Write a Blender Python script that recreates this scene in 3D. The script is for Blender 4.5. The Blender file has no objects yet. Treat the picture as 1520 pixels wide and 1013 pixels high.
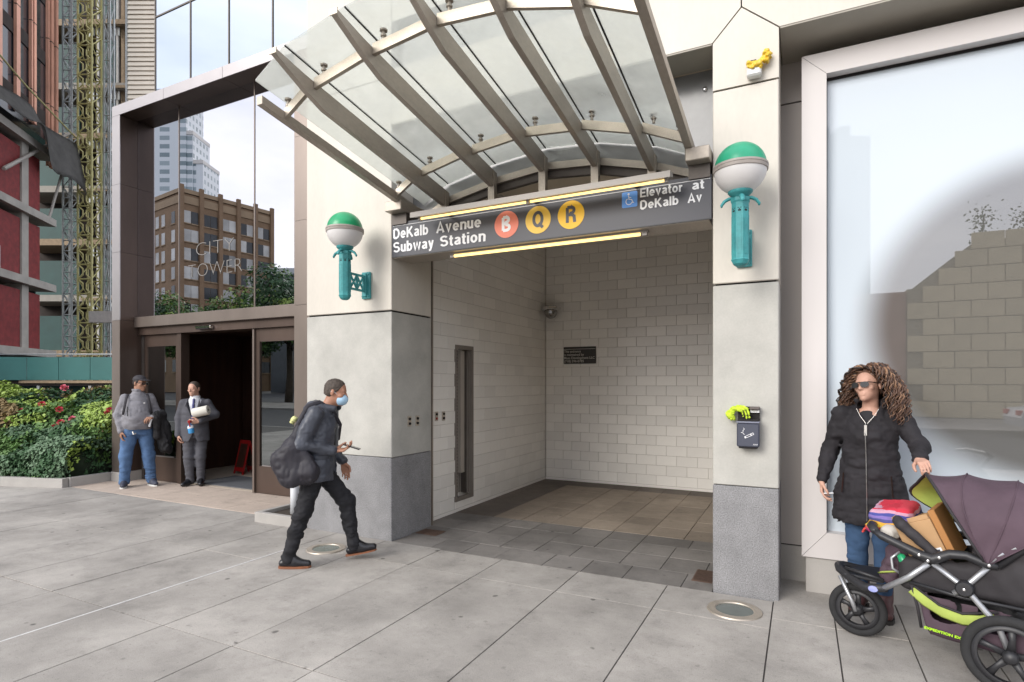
import bpy, bmesh, math, random
import numpy as np
from mathutils import Matrix, Vector
random.seed(7); RNG = np.random.default_rng(7)
SC = bpy.context.scene
COL = SC.collection
R = math.radians

# ------------------------------------------------------------------ camera, sky, sun, exposure
cam_d = bpy.data.cameras.new('camera'); cam = bpy.data.objects.new('camera', cam_d); COL.objects.link(cam)
cam_d.sensor_width = 36.0; cam_d.lens = 36.0 * 855.0 / 1520.0
cam_d.shift_y = (569.0 - 506.5) / 1520.0
cam_d.clip_end = 2000.0; cam_d.clip_start = 0.05
cam.location = (0, -4.66, 1.6); cam.rotation_euler = (R(90), 0, R(26.7))
SC.camera = cam
W = bpy.data.worlds.new('World'); SC.world = W; W.use_nodes = True
wn = W.node_tree.nodes; wl = W.node_tree.links; wn.clear()
SUN_EL, SUN_AZ = R(25), R(202)          # azimuth measured clockwise from +Y
sky = wn.new('ShaderNodeTexSky'); sky.sky_type = 'NISHITA'; sky.sun_disc = False
sky.sun_elevation = SUN_EL; sky.sun_rotation = SUN_AZ; sky.air_density = 1.0; sky.dust_density = 2.0
tc = wn.new('ShaderNodeTexCoord'); mp = wn.new('ShaderNodeMapping'); mp.inputs['Scale'].default_value = (1, 1, 3.2)
nz = wn.new('ShaderNodeTexNoise'); nz.inputs['Scale'].default_value = 2.3; nz.inputs['Detail'].default_value = 6; nz.inputs['Roughness'].default_value = 0.55
cr = wn.new('ShaderNodeValToRGB'); cr.color_ramp.elements[0].position = 0.32; cr.color_ramp.elements[0].color = (7.0, 7.4, 8.6, 1)
cr.color_ramp.elements[1].position = 0.68; cr.color_ramp.elements[1].color = (10.5, 10.5, 10.9, 1)
mx = wn.new('ShaderNodeMixRGB'); mx.inputs[0].default_value = 0.88
bg = wn.new('ShaderNodeBackground'); bg.inputs['Strength'].default_value = 0.10
wo = wn.new('ShaderNodeOutputWorld')
wl.new(tc.outputs['Generated'], mp.inputs[0]); wl.new(mp.outputs[0], nz.inputs['Vector']); wl.new(nz.outputs['Fac'], cr.inputs[0])
wl.new(sky.outputs[0], mx.inputs[1]); wl.new(cr.outputs[0], mx.inputs[2]); wl.new(mx.outputs[0], bg.inputs[0]); wl.new(bg.outputs[0], wo.inputs[0])
sun_d = bpy.data.lights.new('sun', 'SUN'); sun_d.energy = 1.5; sun_d.angle = R(32); sun_d.color = (1.0, 0.96, 0.9)
sun = bpy.data.objects.new('sun', sun_d); COL.objects.link(sun)
sd = Vector((math.sin(SUN_AZ) * math.cos(SUN_EL), math.cos(SUN_AZ) * math.cos(SUN_EL), math.sin(SUN_EL)))
sun.rotation_euler = sd.to_track_quat('Z', 'Y').to_euler(); sun.location = (0, -10, 20)
SC.view_settings.view_transform = 'Standard'; SC.view_settings.look = 'None'; SC.view_settings.gamma = 1
SC.view_settings.exposure = 0.9
SC.cycles.max_bounces = 8; SC.cycles.transparent_max_bounces = 16; SC.cycles.caustics_reflective = False; SC.cycles.caustics_refractive = False

# ------------------------------------------------------------------ materials
MATS = {}
def nodes(name):
    m = bpy.data.materials.new(name); m.use_nodes = True; nt = m.node_tree
    return m, nt, nt.nodes, nt.links, nt.nodes['Principled BSDF']
def mat(name, col, rough=0.6, var=0.12, scale=6.0, bump=0.0, bscale=80.0, metal=0.0, spec=0.5, rnd=0.0, fine=0.0, fscale=120.0, stretch=None, emis=None, estr=0.0, coord='Object', hue=None):
    """plain colour broken up by two noises, optional fine speckle, bump and per-object variation"""
    if name in MATS: return MATS[name]
    m, nt, N, L, B = nodes(name)
    B.inputs['Roughness'].default_value = rough; B.inputs['Metallic'].default_value = metal
    B.inputs['Specular IOR Level'].default_value = spec
    tcn = N.new('ShaderNodeTexCoord'); src = tcn.outputs[coord]
    if stretch:
        mpn = N.new('ShaderNodeMapping'); mpn.inputs['Scale'].default_value = stretch; L.new(src, mpn.inputs[0]); src = mpn.outputs[0]
    n1 = N.new('ShaderNodeTexNoise'); n1.inputs['Scale'].default_value = scale; n1.inputs['Detail'].default_value = 5; n1.inputs['Roughness'].default_value = 0.6
    L.new(src, n1.inputs['Vector'])
    c2 = hue if hue else col
    rp = N.new('ShaderNodeValToRGB'); e = rp.color_ramp.elements
    e[0].position = 0.3; e[0].color = tuple(max(0, c * (1 - var)) for c in col) + (1,)
    e[1].position = 0.7; e[1].color = tuple(min(1, c * (1 + var)) for c in c2) + (1,)
    L.new(n1.outputs['Fac'], rp.inputs[0]); out = rp.outputs[0]
    if fine > 0:
        n2 = N.new('ShaderNodeTexNoise'); n2.inputs['Scale'].default_value = fscale; n2.inputs['Detail'].default_value = 2; L.new(src, n2.inputs['Vector'])
        mr = N.new('ShaderNodeMapRange'); mr.inputs[1].default_value = 0.3; mr.inputs[2].default_value = 0.7; mr.inputs[3].default_value = 1 - fine; mr.inputs[4].default_value = 1 + fine
        L.new(n2.outputs['Fac'], mr.inputs[0])
        mu = N.new('ShaderNodeMixRGB'); mu.blend_type = 'MULTIPLY'; mu.inputs[0].default_value = 1; L.new(out, mu.inputs[1]); L.new(mr.outputs[0], mu.inputs[2]); out = mu.outputs[0]
    if rnd > 0:
        oi = N.new('ShaderNodeObjectInfo'); mr = N.new('ShaderNodeMapRange'); mr.inputs[3].default_value = 1 - rnd; mr.inputs[4].default_value = 1 + rnd
        L.new(oi.outputs['Random'], mr.inputs[0])
        mu = N.new('ShaderNodeMixRGB'); mu.blend_type = 'MULTIPLY'; mu.inputs[0].default_value = 1; L.new(out, mu.inputs[1]); L.new(mr.outputs[0], mu.inputs[2]); out = mu.outputs[0]
    L.new(out, B.inputs['Base Color'])
    if bump > 0:
        n3 = N.new('ShaderNodeTexNoise'); n3.inputs['Scale'].default_value = bscale; n3.inputs['Detail'].default_value = 4; L.new(src, n3.inputs['Vector'])
        bp = N.new('ShaderNodeBump'); bp.inputs['Strength'].default_value = bump; bp.inputs['Distance'].default_value = 0.01; L.new(n3.outputs['Fac'], bp.inputs['Height']); L.new(bp.outputs[0], B.inputs['Normal'])
    if emis:
        B.inputs['Emission Color'].default_value = tuple(emis) + (1,); B.inputs['Emission Strength'].default_value = estr
    MATS[name] = m
    return m
def glass(name, tint=(1, 1, 1), refl=0.1, rough=0.0, haze=0.0, hazecol=(0.9, 0.93, 0.92), reflcol=(1, 1, 1)):
    m = bpy.data.materials.new(name); m.use_nodes = True; nt = m.node_tree; N = nt.nodes; L = nt.links; N.clear()
    o = N.new('ShaderNodeOutputMaterial'); t = N.new('ShaderNodeBsdfTransparent'); t.inputs[0].default_value = tuple(tint) + (1,)
    g = N.new('ShaderNodeBsdfGlossy'); g.inputs['Roughness'].default_value = rough; g.inputs[0].default_value = tuple(reflcol) + (1,)
    cur = t
    if haze > 0:
        d = N.new('ShaderNodeBsdfDiffuse'); d.inputs[0].default_value = tuple(hazecol) + (1,)
        tr = N.new('ShaderNodeBsdfTranslucent'); tr.inputs[0].default_value = tuple(hazecol) + (1,)
        md = N.new('ShaderNodeMixShader'); md.inputs[0].default_value = 0.75; L.new(d.outputs[0], md.inputs[1]); L.new(tr.outputs[0], md.inputs[2])
        mh = N.new('ShaderNodeMixShader'); mh.inputs[0].default_value = haze
        tn = N.new('ShaderNodeTexCoord'); nn = N.new('ShaderNodeTexNoise'); nn.inputs['Scale'].default_value = 2.0; nn.inputs['Detail'].default_value = 5
        mr = N.new('ShaderNodeMapRange'); mr.inputs[1].default_value = 0.3; mr.inputs[2].default_value = 0.7; mr.inputs[3].default_value = haze * 0.6; mr.inputs[4].default_value = haze * 1.4
        L.new(tn.outputs['Object'], nn.inputs['Vector']); L.new(nn.outputs['Fac'], mr.inputs[0]); L.new(mr.outputs[0], mh.inputs[0])
        L.new(t.outputs[0], mh.inputs[1]); L.new(md.outputs[0], mh.inputs[2]); cur = mh
    f = N.new('ShaderNodeLayerWeight'); f.inputs[0].default_value = 0.5
    pw = N.new('ShaderNodeMath'); pw.operation = 'POWER'; pw.inputs[1].default_value = 4.5; L.new(f.outputs['Facing'], pw.inputs[0])
    ad = N.new('ShaderNodeMath'); ad.operation = 'MULTIPLY_ADD'; ad.inputs[1].default_value = 1 - refl; ad.inputs[2].default_value = refl; L.new(pw.outputs[0], ad.inputs[0])
    mxs = N.new('ShaderNodeMixShader'); L.new(ad.outputs[0], mxs.inputs[0]); L.new(cur.outputs[0], mxs.inputs[1]); L.new(g.outputs[0], mxs.inputs[2]); L.new(mxs.outputs[0], o.inputs[0])
    MATS[name] = m
    return m

# ------------------------------------------------------------------ mesh helpers
def box(bm, x0, x1, y0, y1, z0, z1, M=None, bev=0.0):
    vs = [bm.verts.new(Vector(p)) for p in ((x0, y0, z0), (x1, y0, z0), (x1, y1, z0), (x0, y1, z0), (x0, y0, z1), (x1, y0, z1), (x1, y1, z1), (x0, y1, z1))]
    if M is not None:
        for v in vs: v.co = M @ v.co
    fs = [bm.faces.new([vs[i] for i in f]) for f in ((0, 3, 2, 1), (4, 5, 6, 7), (0, 1, 5, 4), (1, 2, 6, 5), (2, 3, 7, 6), (3, 0, 4, 7))]
    if bev > 0:
        es = list({e for f in fs for e in f.edges})
        bmesh.ops.bevel(bm, geom=es, offset=bev, segments=1, affect='EDGES', profile=0.5)
    return bm
def prism(bm, poly, M, h):
    """poly in the local xy plane, extruded h along local z, placed with matrix M"""
    a = [bm.verts.new(M @ Vector((p[0], p[1], 0))) for p in poly]; b = [bm.verts.new(M @ Vector((p[0], p[1], h))) for p in poly]
    n = len(poly)
    bm.faces.new(a[::-1]); bm.faces.new(b)
    for i in range(n): bm.faces.new((a[i], a[(i + 1) % n], b[(i + 1) % n], b[i]))
    return bm
XZ = Matrix(((1, 0, 0, 0), (0, 0, -1, 0), (0, 1, 0, 0), (0, 0, 0, 1)))   # local (x,y,z) -> world (x,-z,y): poly drawn on the facade, h toward -y
def facade(bm, poly, y_front, depth):
    """polygon in (x,z), front face at y_front, going depth into the wall"""
    return prism(bm, poly, Matrix.Translation((0, y_front + depth, 0)) @ XZ, depth)
def tube(bm, pts, r, seg=8, caps=True, r1=None, flat=1.0, up=None):
    pts = [Vector(p) for p in pts]; n = len(pts); rings = []
    prev = None
    for i, p in enumerate(pts):
        d = (pts[min(i + 1, n - 1)] - pts[max(i - 1, 0)]).normalized()
        ref = Vector(up) if up else (prev if prev is not None else (Vector((0, 0, 1)) if abs(d.z) < 0.9 else Vector((1, 0, 0))))
        s = d.cross(ref)
        if s.length < 1e-5: s = d.orthogonal()
        s.normalize(); t = s.cross(d).normalized(); prev = t
        rr = r if not isinstance(r, (list, tuple)) else r[i]
        if r1 is not None: rr = r + (r1 - r) * i / max(1, n - 1)
        rings.append([bm.verts.new(p + (s * math.cos(2 * math.pi * k / seg) + t * (flat * math.sin(2 * math.pi * k / seg))) * rr) for k in range(seg)])
    for a, b in zip(rings, rings[1:]):
        for k in range(seg): bm.faces.new((a[k], a[(k + 1) % seg], b[(k + 1) % seg], b[k]))
    if caps: bm.faces.new(rings[0][::-1]); bm.faces.new(rings[-1])
    return bm
def lathe(bm, prof, M=None, seg=24, a0=0.0):
    """prof: list of (radius, z); closed at ends when radius 0"""
    M = M or Matrix(); rings = []
    for r, z in prof:
        if r < 1e-6: rings.append([bm.verts.new(M @ Vector((0, 0, z)))])
        else: rings.append([bm.verts.new(M @ Vector((r * math.cos(a0 + 2 * math.pi * k / seg), r * math.sin(a0 + 2 * math.pi * k / seg), z))) for k in range(seg)])
    for a, b in zip(rings, rings[1:]):
        for k in range(seg):
            q = [a[k % len(a)], a[(k + 1) % len(a)], b[(k + 1) % len(b)], b[k % len(b)]]
            q = list(dict.fromkeys(q))
            if len(q) > 2: bm.faces.new(q)
    return bm
def arc(cx, cy, r, a0, a1, n):
    return [(cx + r * math.cos(a0 + (a1 - a0) * i / n), cy + r * math.sin(a0 + (a1 - a0) * i / n)) for i in range(n + 1)]
def tmesh(me, smooth):
    if smooth:
        me.polygons.foreach_set('use_smooth', [True] * len(me.polygons))
        if smooth != True and smooth > 1:
            try: me.set_sharp_from_angle(angle=R(smooth))
            except Exception: pass
def obj(name, bm, m, parent=None, smooth=False, local=False):
    """one mesh object; coordinates are world coordinates unless local=True (then local to the parent)"""
    if isinstance(bm, bpy.types.Mesh): me = bm
    else:
        bmesh.ops.recalc_face_normals(bm, faces=bm.faces); me = bpy.data.meshes.new(name); bm.to_mesh(me); bm.free(); tmesh(me, smooth)
    if m is not None and not me.materials: me.materials.append(MATS[m] if isinstance(m, str) else m)
    o = bpy.data.objects.new(name, me); COL.objects.link(o)
    if parent is not None:
        o.parent = parent
        if not local and parent.type == 'EMPTY': o.matrix_parent_inverse = parent.matrix_basis.inverted()
    return o
def tag(o, label, cat, group=None):
    o['label'] = label; o['category'] = cat
    if group: o['group'] = group
    return o
def thing(name, label, cat, loc=(0, 0, 0), rz=0.0, group=None):
    o = bpy.data.objects.new(name, None); COL.objects.link(o); o.empty_display_size = 0.1
    o.matrix_basis = Matrix.Translation(loc) @ Matrix.Rotation(rz, 4, 'Z')
    return tag(o, label, cat, group)
def struct(name, bm, m, smooth=False):
    o = obj(name, bm, m, smooth=smooth); o['kind'] = 'structure'; return o
def B(): return bmesh.new()
def boxo(name, x0, x1, y0, y1, z0, z1, m, parent=None, bev=0.0): return obj(name, box(B(), x0, x1, y0, y1, z0, z1, bev=bev), m, parent)
def inst(name, me, parent, loc, rot=None):
    o = bpy.data.objects.new(name, me); COL.objects.link(o); o.parent = parent
    if parent is not None and parent.type == 'EMPTY': o.matrix_parent_inverse = parent.matrix_basis.inverted()
    o.location = loc
    if rot is not None: o.rotation_euler = rot
    return o
def bmmesh(name, bm, m, smooth=False):
    bmesh.ops.recalc_face_normals(bm, faces=bm.faces); me = bpy.data.meshes.new(name); bm.to_mesh(me); bm.free(); tmesh(me, smooth); me.materials.append(MATS[m]); return me
def lettering(name, body, size, m, parent, M, bold=0.0, align='LEFT', ext=0.0015, width=None, shear=0.0, spacing=1.0, wspace=1.0):
    """writing as raised geometry: text in the local xy plane of M; width squeezes or stretches it to that length"""
    c = bpy.data.curves.new('text', 'FONT'); c.body = body; c.size = size; c.extrude = ext; c.offset = bold; c.align_x = align; c.resolution_u = 3
    c.shear = shear; c.space_character = spacing; c.space_word = wspace
    t = bpy.data.objects.new('text', c); COL.objects.link(t)
    dg = bpy.context.evaluated_depsgraph_get(); me = bpy.data.meshes.new_from_object(t.evaluated_get(dg))
    bpy.data.objects.remove(t); bpy.data.curves.remove(c); me.name = name; me.materials.clear(); me.materials.append(MATS[m])
    S = Matrix()
    if width:
        co = np.empty(len(me.vertices) * 3); me.vertices.foreach_get('co', co); w = co[0::3].max() - co[0::3].min(); S = Matrix.Diagonal((width / w, 1, 1, 1))
    me.transform(M @ S)
    return obj(name, me, None, parent)
GLY = None
def sans(name, body, cap, weight, m, parent, M, width=None, thick=0.0016):
    """grotesque sign lettering drawn as constant-weight strokes; cap = capital height"""
    def A(cx, cy, rx, ry, a0, a1, n=12): return [(cx + rx * math.cos(R(a0 + (a1 - a0) * i / n)), cy + ry * math.sin(R(a0 + (a1 - a0) * i / n))) for i in range(n + 1)]
    w = weight; h = w / 2; X = 0.73; r = 0.255
    ob = A(r, X / 2, r - h, X / 2 - h, 0, 360, 24)
    g = {'l': ([[(h, 0), (h, 1)]], w), 'i': ([[(h, 0), (h, X)], [(h, 0.87), (h, 1)]], w),
         'D': ([[(h, h), (h, 1 - h)], [(h, 1 - h), (0.30, 1 - h)] + A(0.30, 0.5, 0.33 - h, 0.5 - h, 90, -90) + [(0.30, h), (h, h)]], 0.63),
         'E': ([[(h, 0), (h, 1)], [(h, 1 - h), (0.52, 1 - h)], [(h, 0.5), (0.49, 0.5)], [(h, h), (0.53, h)]], 0.53),
         'K': ([[(h, 0), (h, 1)], [(h, 0.34), (0.60 - h, 1.0)], [(0.25, 0.55), (0.66 - h, 0.0)]], 0.64),
         'A': ([[(h * 0.9, 0), (0.34, 1 - h * 0.4), (0.68 - h * 0.9, 0)], [(0.15, 0.28), (0.53, 0.28)]], 0.68),
         'S': ([A(0.30, 1 - (0.27), 0.30 - h, 0.27 - h, 20, 180) + A(0.30, 0.73, 0.30 - h, 0.22, 180, 262, 6)[1:] + A(0.31, 0.28, 0.31 - h, 0.25, 78, 0, 6) + A(0.31, 0.28, 0.31 - h, 0.28 - h, 0, -165)[1:]], 0.62),
         'B': ([[(h, h), (h, 1 - h)], [(h, 1 - h), (0.33, 1 - h)] + A(0.33, 0.755, 0.25 - h, 0.245 - h, 90, -90) + [(0.33, 0.52), (h, 0.52)], [(0.33, 0.52)] + A(0.34, 0.265, 0.29 - h, 0.265 - h, 90, -90) + [(0.33, h), (h, h)]], 0.63),
         'R': ([[(h, 0), (h, 1 - h)], [(h, 1 - h), (0.34, 1 - h)] + A(0.34, 0.73, 0.27 - h, 0.27 - h, 90, -90) + [(0.34, 0.47), (h, 0.47)], [(0.38, 0.47), (0.52, 0.36), (0.56, 0.0)]], 0.63),
         'Q': ([A(0.37, 0.5, 0.37 - h, 0.5 - h, 0, 360, 28), [(0.42, 0.24), (0.70, -0.04)]], 0.74),
         'o': ([ob], 2 * r), 'e': ([[(h, X / 2 - 0.01), (2 * r - h, X / 2 - 0.01)] + A(r, X / 2, r - h, X / 2 - h, 2, 318, 22)], 2 * r),
         'b': ([[(h, 0), (h, 1)], A(r + 0.01, X / 2, r - h, X / 2 - h, 0, 360, 24)], 2 * r + 0.01),
         'a': ([A(0.235, X - 0.2, 0.2 - h * 0.6, 0.2 - h, 165, 0, 8) + [(0.435 - h * 0.6, 0.12), (0.47, h * 0.8)], A(0.20, 0.215, 0.20 - h, 0.215 - h, 0, 360, 18)[0:1] and A(0.21, 0.21, 0.21 - h, 0.21 - h, 60, 330, 14), [(0.25, 0.40), (0.36, 0.46)]], 0.48),
         'n': ([[(h, 0), (h, X)], [(h, 0.40)] + A(0.255, X - 0.24, 0.22 - h + 0.03, 0.24 - h, 175, 0, 10) + [(0.485 - h, 0)]], 0.47), 'u': ([[(h, X), (h, 0.24)] + A(0.225, 0.24, 0.225 - h, 0.24 - h, 180, 350, 10), [(0.46 - h, X), (0.46 - h, 0)]], 0.46),
         'v': ([[(h * 0.9, X), (0.245, h * 0.5), (0.49 - h * 0.9, X)]], 0.49), 'w': ([[(h * 0.9, X), (0.19, h * 0.4), (0.355, X - 0.02), (0.52, h * 0.4), (0.71 - h * 0.9, X)]], 0.71),
         'y': ([[(0.49 - h * 0.9, X), (0.26, 0.06), (0.19, -0.16), (0.07, -0.19)], [(h * 0.9, X), (0.25, 0.06)]], 0.49), 't': ([[(0.13, 0.93), (0.13, 0.15), (0.18, h * 0.8), (0.29, h * 0.8)], [(0.0, X - h), (0.29, X - h)]], 0.29),
         'r': ([[(h, 0), (h, X)], [(h, 0.38), (0.16, X - 0.12), (0.31, X - h)]], 0.31)}
    bm = bmesh.new(); x = 0.0; sp = 0.085; strokes = []
    for c in body:
        if c == ' ': x += 0.42; continue
        st, adv = g[c]; strokes += [[(x + p[0], p[1]) for p in s] for s in st]; x += adv + sp
    k = (width / (x - sp)) if width else cap
    for i, s in enumerate(strokes):
        s2 = [Vector((p[0] * k, p[1] * cap, 0.00006 * (i % 7))) for p in s]
        sn = len(s2); L_, R_ = [], []
        closed = (s2[0] - s2[-1]).length < 1e-6 and sn > 3
        for j, p in enumerate(s2):
            d0 = (p - s2[j - 1]) if j > 0 else ((p - s2[-2]) if closed else (s2[1] - p)); d1 = (s2[j + 1] - p) if j < sn - 1 else ((s2[1] - p) if closed else d0)
            d0 = Vector((d0.x, d0.y)).normalized(); d1 = Vector((d1.x, d1.y)).normalized(); t = (d0 + d1)
            t = t.normalized() if t.length > 1e-4 else d0; nrm = Vector((-t.y, t.x)); f = min(1.7, 1 / max(0.3, nrm.dot(Vector((-d0.y, d0.x)))))
            ox, oy = nrm.x * h * f * (k if width else cap) * 1.0, nrm.y * h * f * cap
            L_.append(p + Vector((ox, oy, 0))); R_.append(p - Vector((ox, oy, 0)))
        up = Vector((0, 0, thick)); a = [[bm.verts.new(M @ (q + z)) for q in qs] for qs, z in ((L_, up), (R_, up), (L_, Vector()), (R_, Vector()))]
        for j in range(sn - 1):
            bm.faces.new((a[0][j], a[1][j], a[1][j + 1], a[0][j + 1])); bm.faces.new((a[0][j], a[0][j + 1], a[2][j + 1], a[2][j])); bm.faces.new((a[1][j], a[3][j], a[3][j + 1], a[1][j + 1]))
    return obj(name, bm, m, parent)
# ------------------------------------------------------------------ signed-distance sculpting (people, bags, cloth)
class SDF:
    def __init__(s, lo, hi, h):
        s.lo = np.array(lo, float); s.h = h; s.n = np.ceil((np.array(hi) - s.lo) / h).astype(int) + 1
        s.d = np.full(tuple(s.n), 0.3, np.float32)
    def _reg(s, lo, hi):
        a = np.maximum(np.floor((np.array(lo) - s.lo) / s.h).astype(int), 0); b = np.minimum(np.ceil((np.array(hi) - s.lo) / s.h).astype(int) + 1, s.n)
        if np.any(b <= a): return None, None
        sl = tuple(slice(i, j) for i, j in zip(a, b))
        ax = [(s.lo[i] + s.h * np.arange(a[i], b[i])).astype(np.float32) for i in range(3)]
        return sl, np.meshgrid(*ax, indexing='ij', sparse=True)
    def mix(s, sl, d, k, op):
        c = s.d[sl]
        if op == 'sub': d = -d
        sg = 1 if op == 'add' else -1
        if k <= 0: r = np.minimum(c, d) if sg > 0 else np.maximum(c, d)
        else:
            h = np.maximum(k - np.abs(c - d), 0) / k
            r = (np.minimum(c, d) - h * h * k * 0.25) if sg > 0 else (np.maximum(c, d) + h * h * k * 0.25)
        s.d[sl] = r
    def cone(s, a, b, ra, rb, k=0.02, op='add'):
        a = np.array(a, float); b = np.array(b, float); m = max(ra, rb) + k + 4 * s.h
        sl, g = s._reg(np.minimum(a, b) - m, np.maximum(a, b) + m)
        if sl is None: return s
        ab = b - a; L = max(float(ab @ ab), 1e-9)
        t = np.clip(((g[0] - a[0]) * ab[0] + (g[1] - a[1]) * ab[1] + (g[2] - a[2]) * ab[2]) / L, 0, 1)
        d = np.sqrt((g[0] - a[0] - t * ab[0]) ** 2 + (g[1] - a[1] - t * ab[1]) ** 2 + (g[2] - a[2] - t * ab[2]) ** 2) - (ra + (rb - ra) * t)
        s.mix(sl, d, k, op); return s
    def ell(s, c, r, k=0.02, rot=None, op='add'):
        c = np.array(c, float); r = np.array(r, float); m = r.max() + k + 4 * s.h
        sl, g = s._reg(c - m, c + m)
        if sl is None: return s
        q = [g[i] - c[i] for i in range(3)]
        if rot is not None:
            A = np.array(rot)[:3, :3].T; q = [A[i, 0] * q[0] + A[i, 1] * q[1] + A[i, 2] * q[2] for i in range(3)]
        k0 = np.sqrt(sum((q[i] / r[i]) ** 2 for i in range(3))); k1 = np.sqrt(sum((q[i] / r[i] ** 2) ** 2 for i in range(3))) + 1e-6
        s.mix(sl, k0 * (k0 - 1) / k1, k, op); return s
    def rbox(s, c, hs, rad=0.01, k=0.0, rot=None, op='add'):
        c = np.array(c, float); m = float(np.linalg.norm(hs)) + k + 4 * s.h
        sl, g = s._reg(c - m, c + m)
        if sl is None: return s
        q = [g[i] - c[i] for i in range(3)]
        if rot is not None:
            A = np.array(rot)[:3, :3].T; q = [A[i, 0] * q[0] + A[i, 1] * q[1] + A[i, 2] * q[2] for i in range(3)]
        w = [np.abs(q[i]) - (hs[i] - rad) for i in range(3)]
        d = np.sqrt(sum(np.maximum(x, 0) ** 2 for x in w)) + np.minimum(np.maximum(np.maximum(w[0], w[1]), w[2]), 0) - rad
        s.mix(sl, d, k, op); return s
    def loft(s, secs, k=0.02, op='add', pw=2.0):
        """secs: (z, cx, cy, rx, ry) from bottom to top: a body of elliptical sections"""
        a = np.array(secs, float); z0, z1 = a[0, 0], a[-1, 0]; R_ = a[:, 3:].max() + 0.06
        sl, g = s._reg((a[:, 1].min() - R_, a[:, 2].min() - R_, z0 - k - 4 * s.h), (a[:, 1].max() + R_, a[:, 2].max() + R_, z1 + k + 4 * s.h))
        zz = g[2].ravel(); zf = np.linspace(z0, z1, 160); cols = []
        for j in range(1, 5):
            v = np.interp(zf, a[:, 0], a[:, j]); ker = np.ones(17) / 17; v = np.convolve(np.pad(v, 8, 'edge'), ker, 'valid'); cols.append(np.interp(zz, zf, v).reshape(1, 1, -1))
        cx, cy, rx, ry = cols
        u = np.abs((g[0] - cx) / rx); v = np.abs((g[1] - cy) / ry)
        rr = np.sqrt(u * u + v * v) if pw == 2.0 else (u ** pw + v ** pw) ** (1 / pw)
        d = (rr - 1) * np.minimum(rx, ry); dz = np.abs(g[2] - (z0 + z1) / 2) - (z1 - z0) / 2
        d = np.maximum(d, dz); s.mix(sl, d.astype(np.float32), k, op); return s
    def half(s, p, n, k=0.0, lo=None, hi=None):
        """cut away everything on the side of the plane that n points to"""
        n = np.array(n, float); n /= np.linalg.norm(n)
        sl, g = s._reg(s.lo if lo is None else lo, s.lo + s.h * s.n if hi is None else hi)
        d = (g[0] - p[0]) * n[0] + (g[1] - p[1]) * n[1] + (g[2] - p[2]) * n[2]
        s.mix(sl, -d, k, 'sub'); return s
    def wedge(s, planes, lo, hi):
        """subtract the convex region where all (p,n) planes have d<0"""
        sl, g = s._reg(lo, hi); D = None
        for p, n in planes:
            n = np.array(n, float); n /= np.linalg.norm(n)
            d = (g[0] - p[0]) * n[0] + (g[1] - p[1]) * n[1] + (g[2] - p[2]) * n[2]
            D = d if D is None else np.maximum(D, d)
        s.mix(sl, D, 0, 'sub'); return s
    def shell(s, t): s.d = np.abs(s.d) - t; return s
    def wrinkle(s, amp, freq, seed=0, ridged=True, lo=None, hi=None):
        rg = np.random.default_rng(seed)
        sl, g = s._reg(s.lo if lo is None else lo, s.lo + s.h * s.n if hi is None else hi)
        lat = rg.random((32, 32, 32)).astype(np.float32)
        def vn(f):
            I = []; Fr = []
            for i in range(3):
                v = g[i] * f[i] + 40.3; b = np.floor(v).astype(int); t = v - b; I.append(b); Fr.append(t * t * (3 - 2 * t))
            o = 0
            for dx in (0, 1):
                for dy in (0, 1):
                    for dz in (0, 1):
                        w = (Fr[0] if dx else 1 - Fr[0]) * (Fr[1] if dy else 1 - Fr[1]) * (Fr[2] if dz else 1 - Fr[2])
                        o = o + w * lat[(I[0] + dx) % 32, (I[1] + dy) % 32, (I[2] + dz) % 32]
            return o
        n = vn(freq)
        if ridged: n = 1 - np.abs(2 * n - 1)
        n2 = vn([f * 2.1 for f in freq])
        s.d[sl] += (amp * ((n - 0.5) + 0.4 * (n2 - 0.5)) * 2).astype(np.float32); return s
    def mesh(s, name, m, smooth_it=1):
        D = s.d; D[0] = D[-1] = 0.3; D[:, 0] = D[:, -1] = 0.3; D[:, :, 0] = D[:, :, -1] = 0.3
        sg = D < 0; c = np.zeros(tuple(np.array(D.shape) - 1), np.int8)
        for i in (0, 1):
            for j in (0, 1):
                for k in (0, 1): c += sg[i:D.shape[0] - 1 + i, j:D.shape[1] - 1 + j, k:D.shape[2] - 1 + k]
        act = np.argwhere((c > 0) & (c < 8)); vid = np.full(c.shape, -1, np.int32); vid[tuple(act.T)] = np.arange(len(act))
        P = np.zeros((len(act), 3)); cnt = np.zeros(len(act))
        for ax in range(3):
            o1, o2 = [(1, 2), (0, 2), (0, 1)][ax]
            for i in (0, 1):
                for j in (0, 1):
                    off = np.zeros(3, int); off[o1] = i; off[o2] = j; e = off.copy(); e[ax] = 1
                    A = D[tuple((act + off).T)]; Bv = D[tuple((act + e).T)]; x = (A < 0) != (Bv < 0)
                    t = np.where(x, A / np.where(np.abs(A - Bv) < 1e-9, 1, A - Bv), 0)
                    q = (act + off).astype(float); q[:, ax] += t; P[x] += q[x]; cnt[x] += 1
        P = s.lo + s.h * P / np.maximum(cnt, 1)[:, None]
        quads = []
        for ax in range(3):
            o1, o2 = [(1, 2), (2, 0), (0, 1)][ax]
            s0 = [slice(1, n - 1) for n in D.shape]; s0[ax] = slice(0, D.shape[ax] - 1); s1 = list(s0); s1[ax] = slice(1, D.shape[ax])
            a, b = sg[tuple(s0)], sg[tuple(s1)]
            for flip in (False, True):
                e = np.argwhere(a & ~b if not flip else ~a & b)
                if not len(e): continue
                st = np.ones(3, int); st[ax] = 0; e = e + st
                u = np.zeros(3, int); u[o1] = 1; v = np.zeros(3, int); v[o2] = 1
                q = np.stack([vid[tuple((e - u - v).T)], vid[tuple((e - v).T)], vid[tuple(e.T)], vid[tuple((e - u).T)]], 1)
                quads.append(q[:, ::-1] if flip else q)
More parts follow.
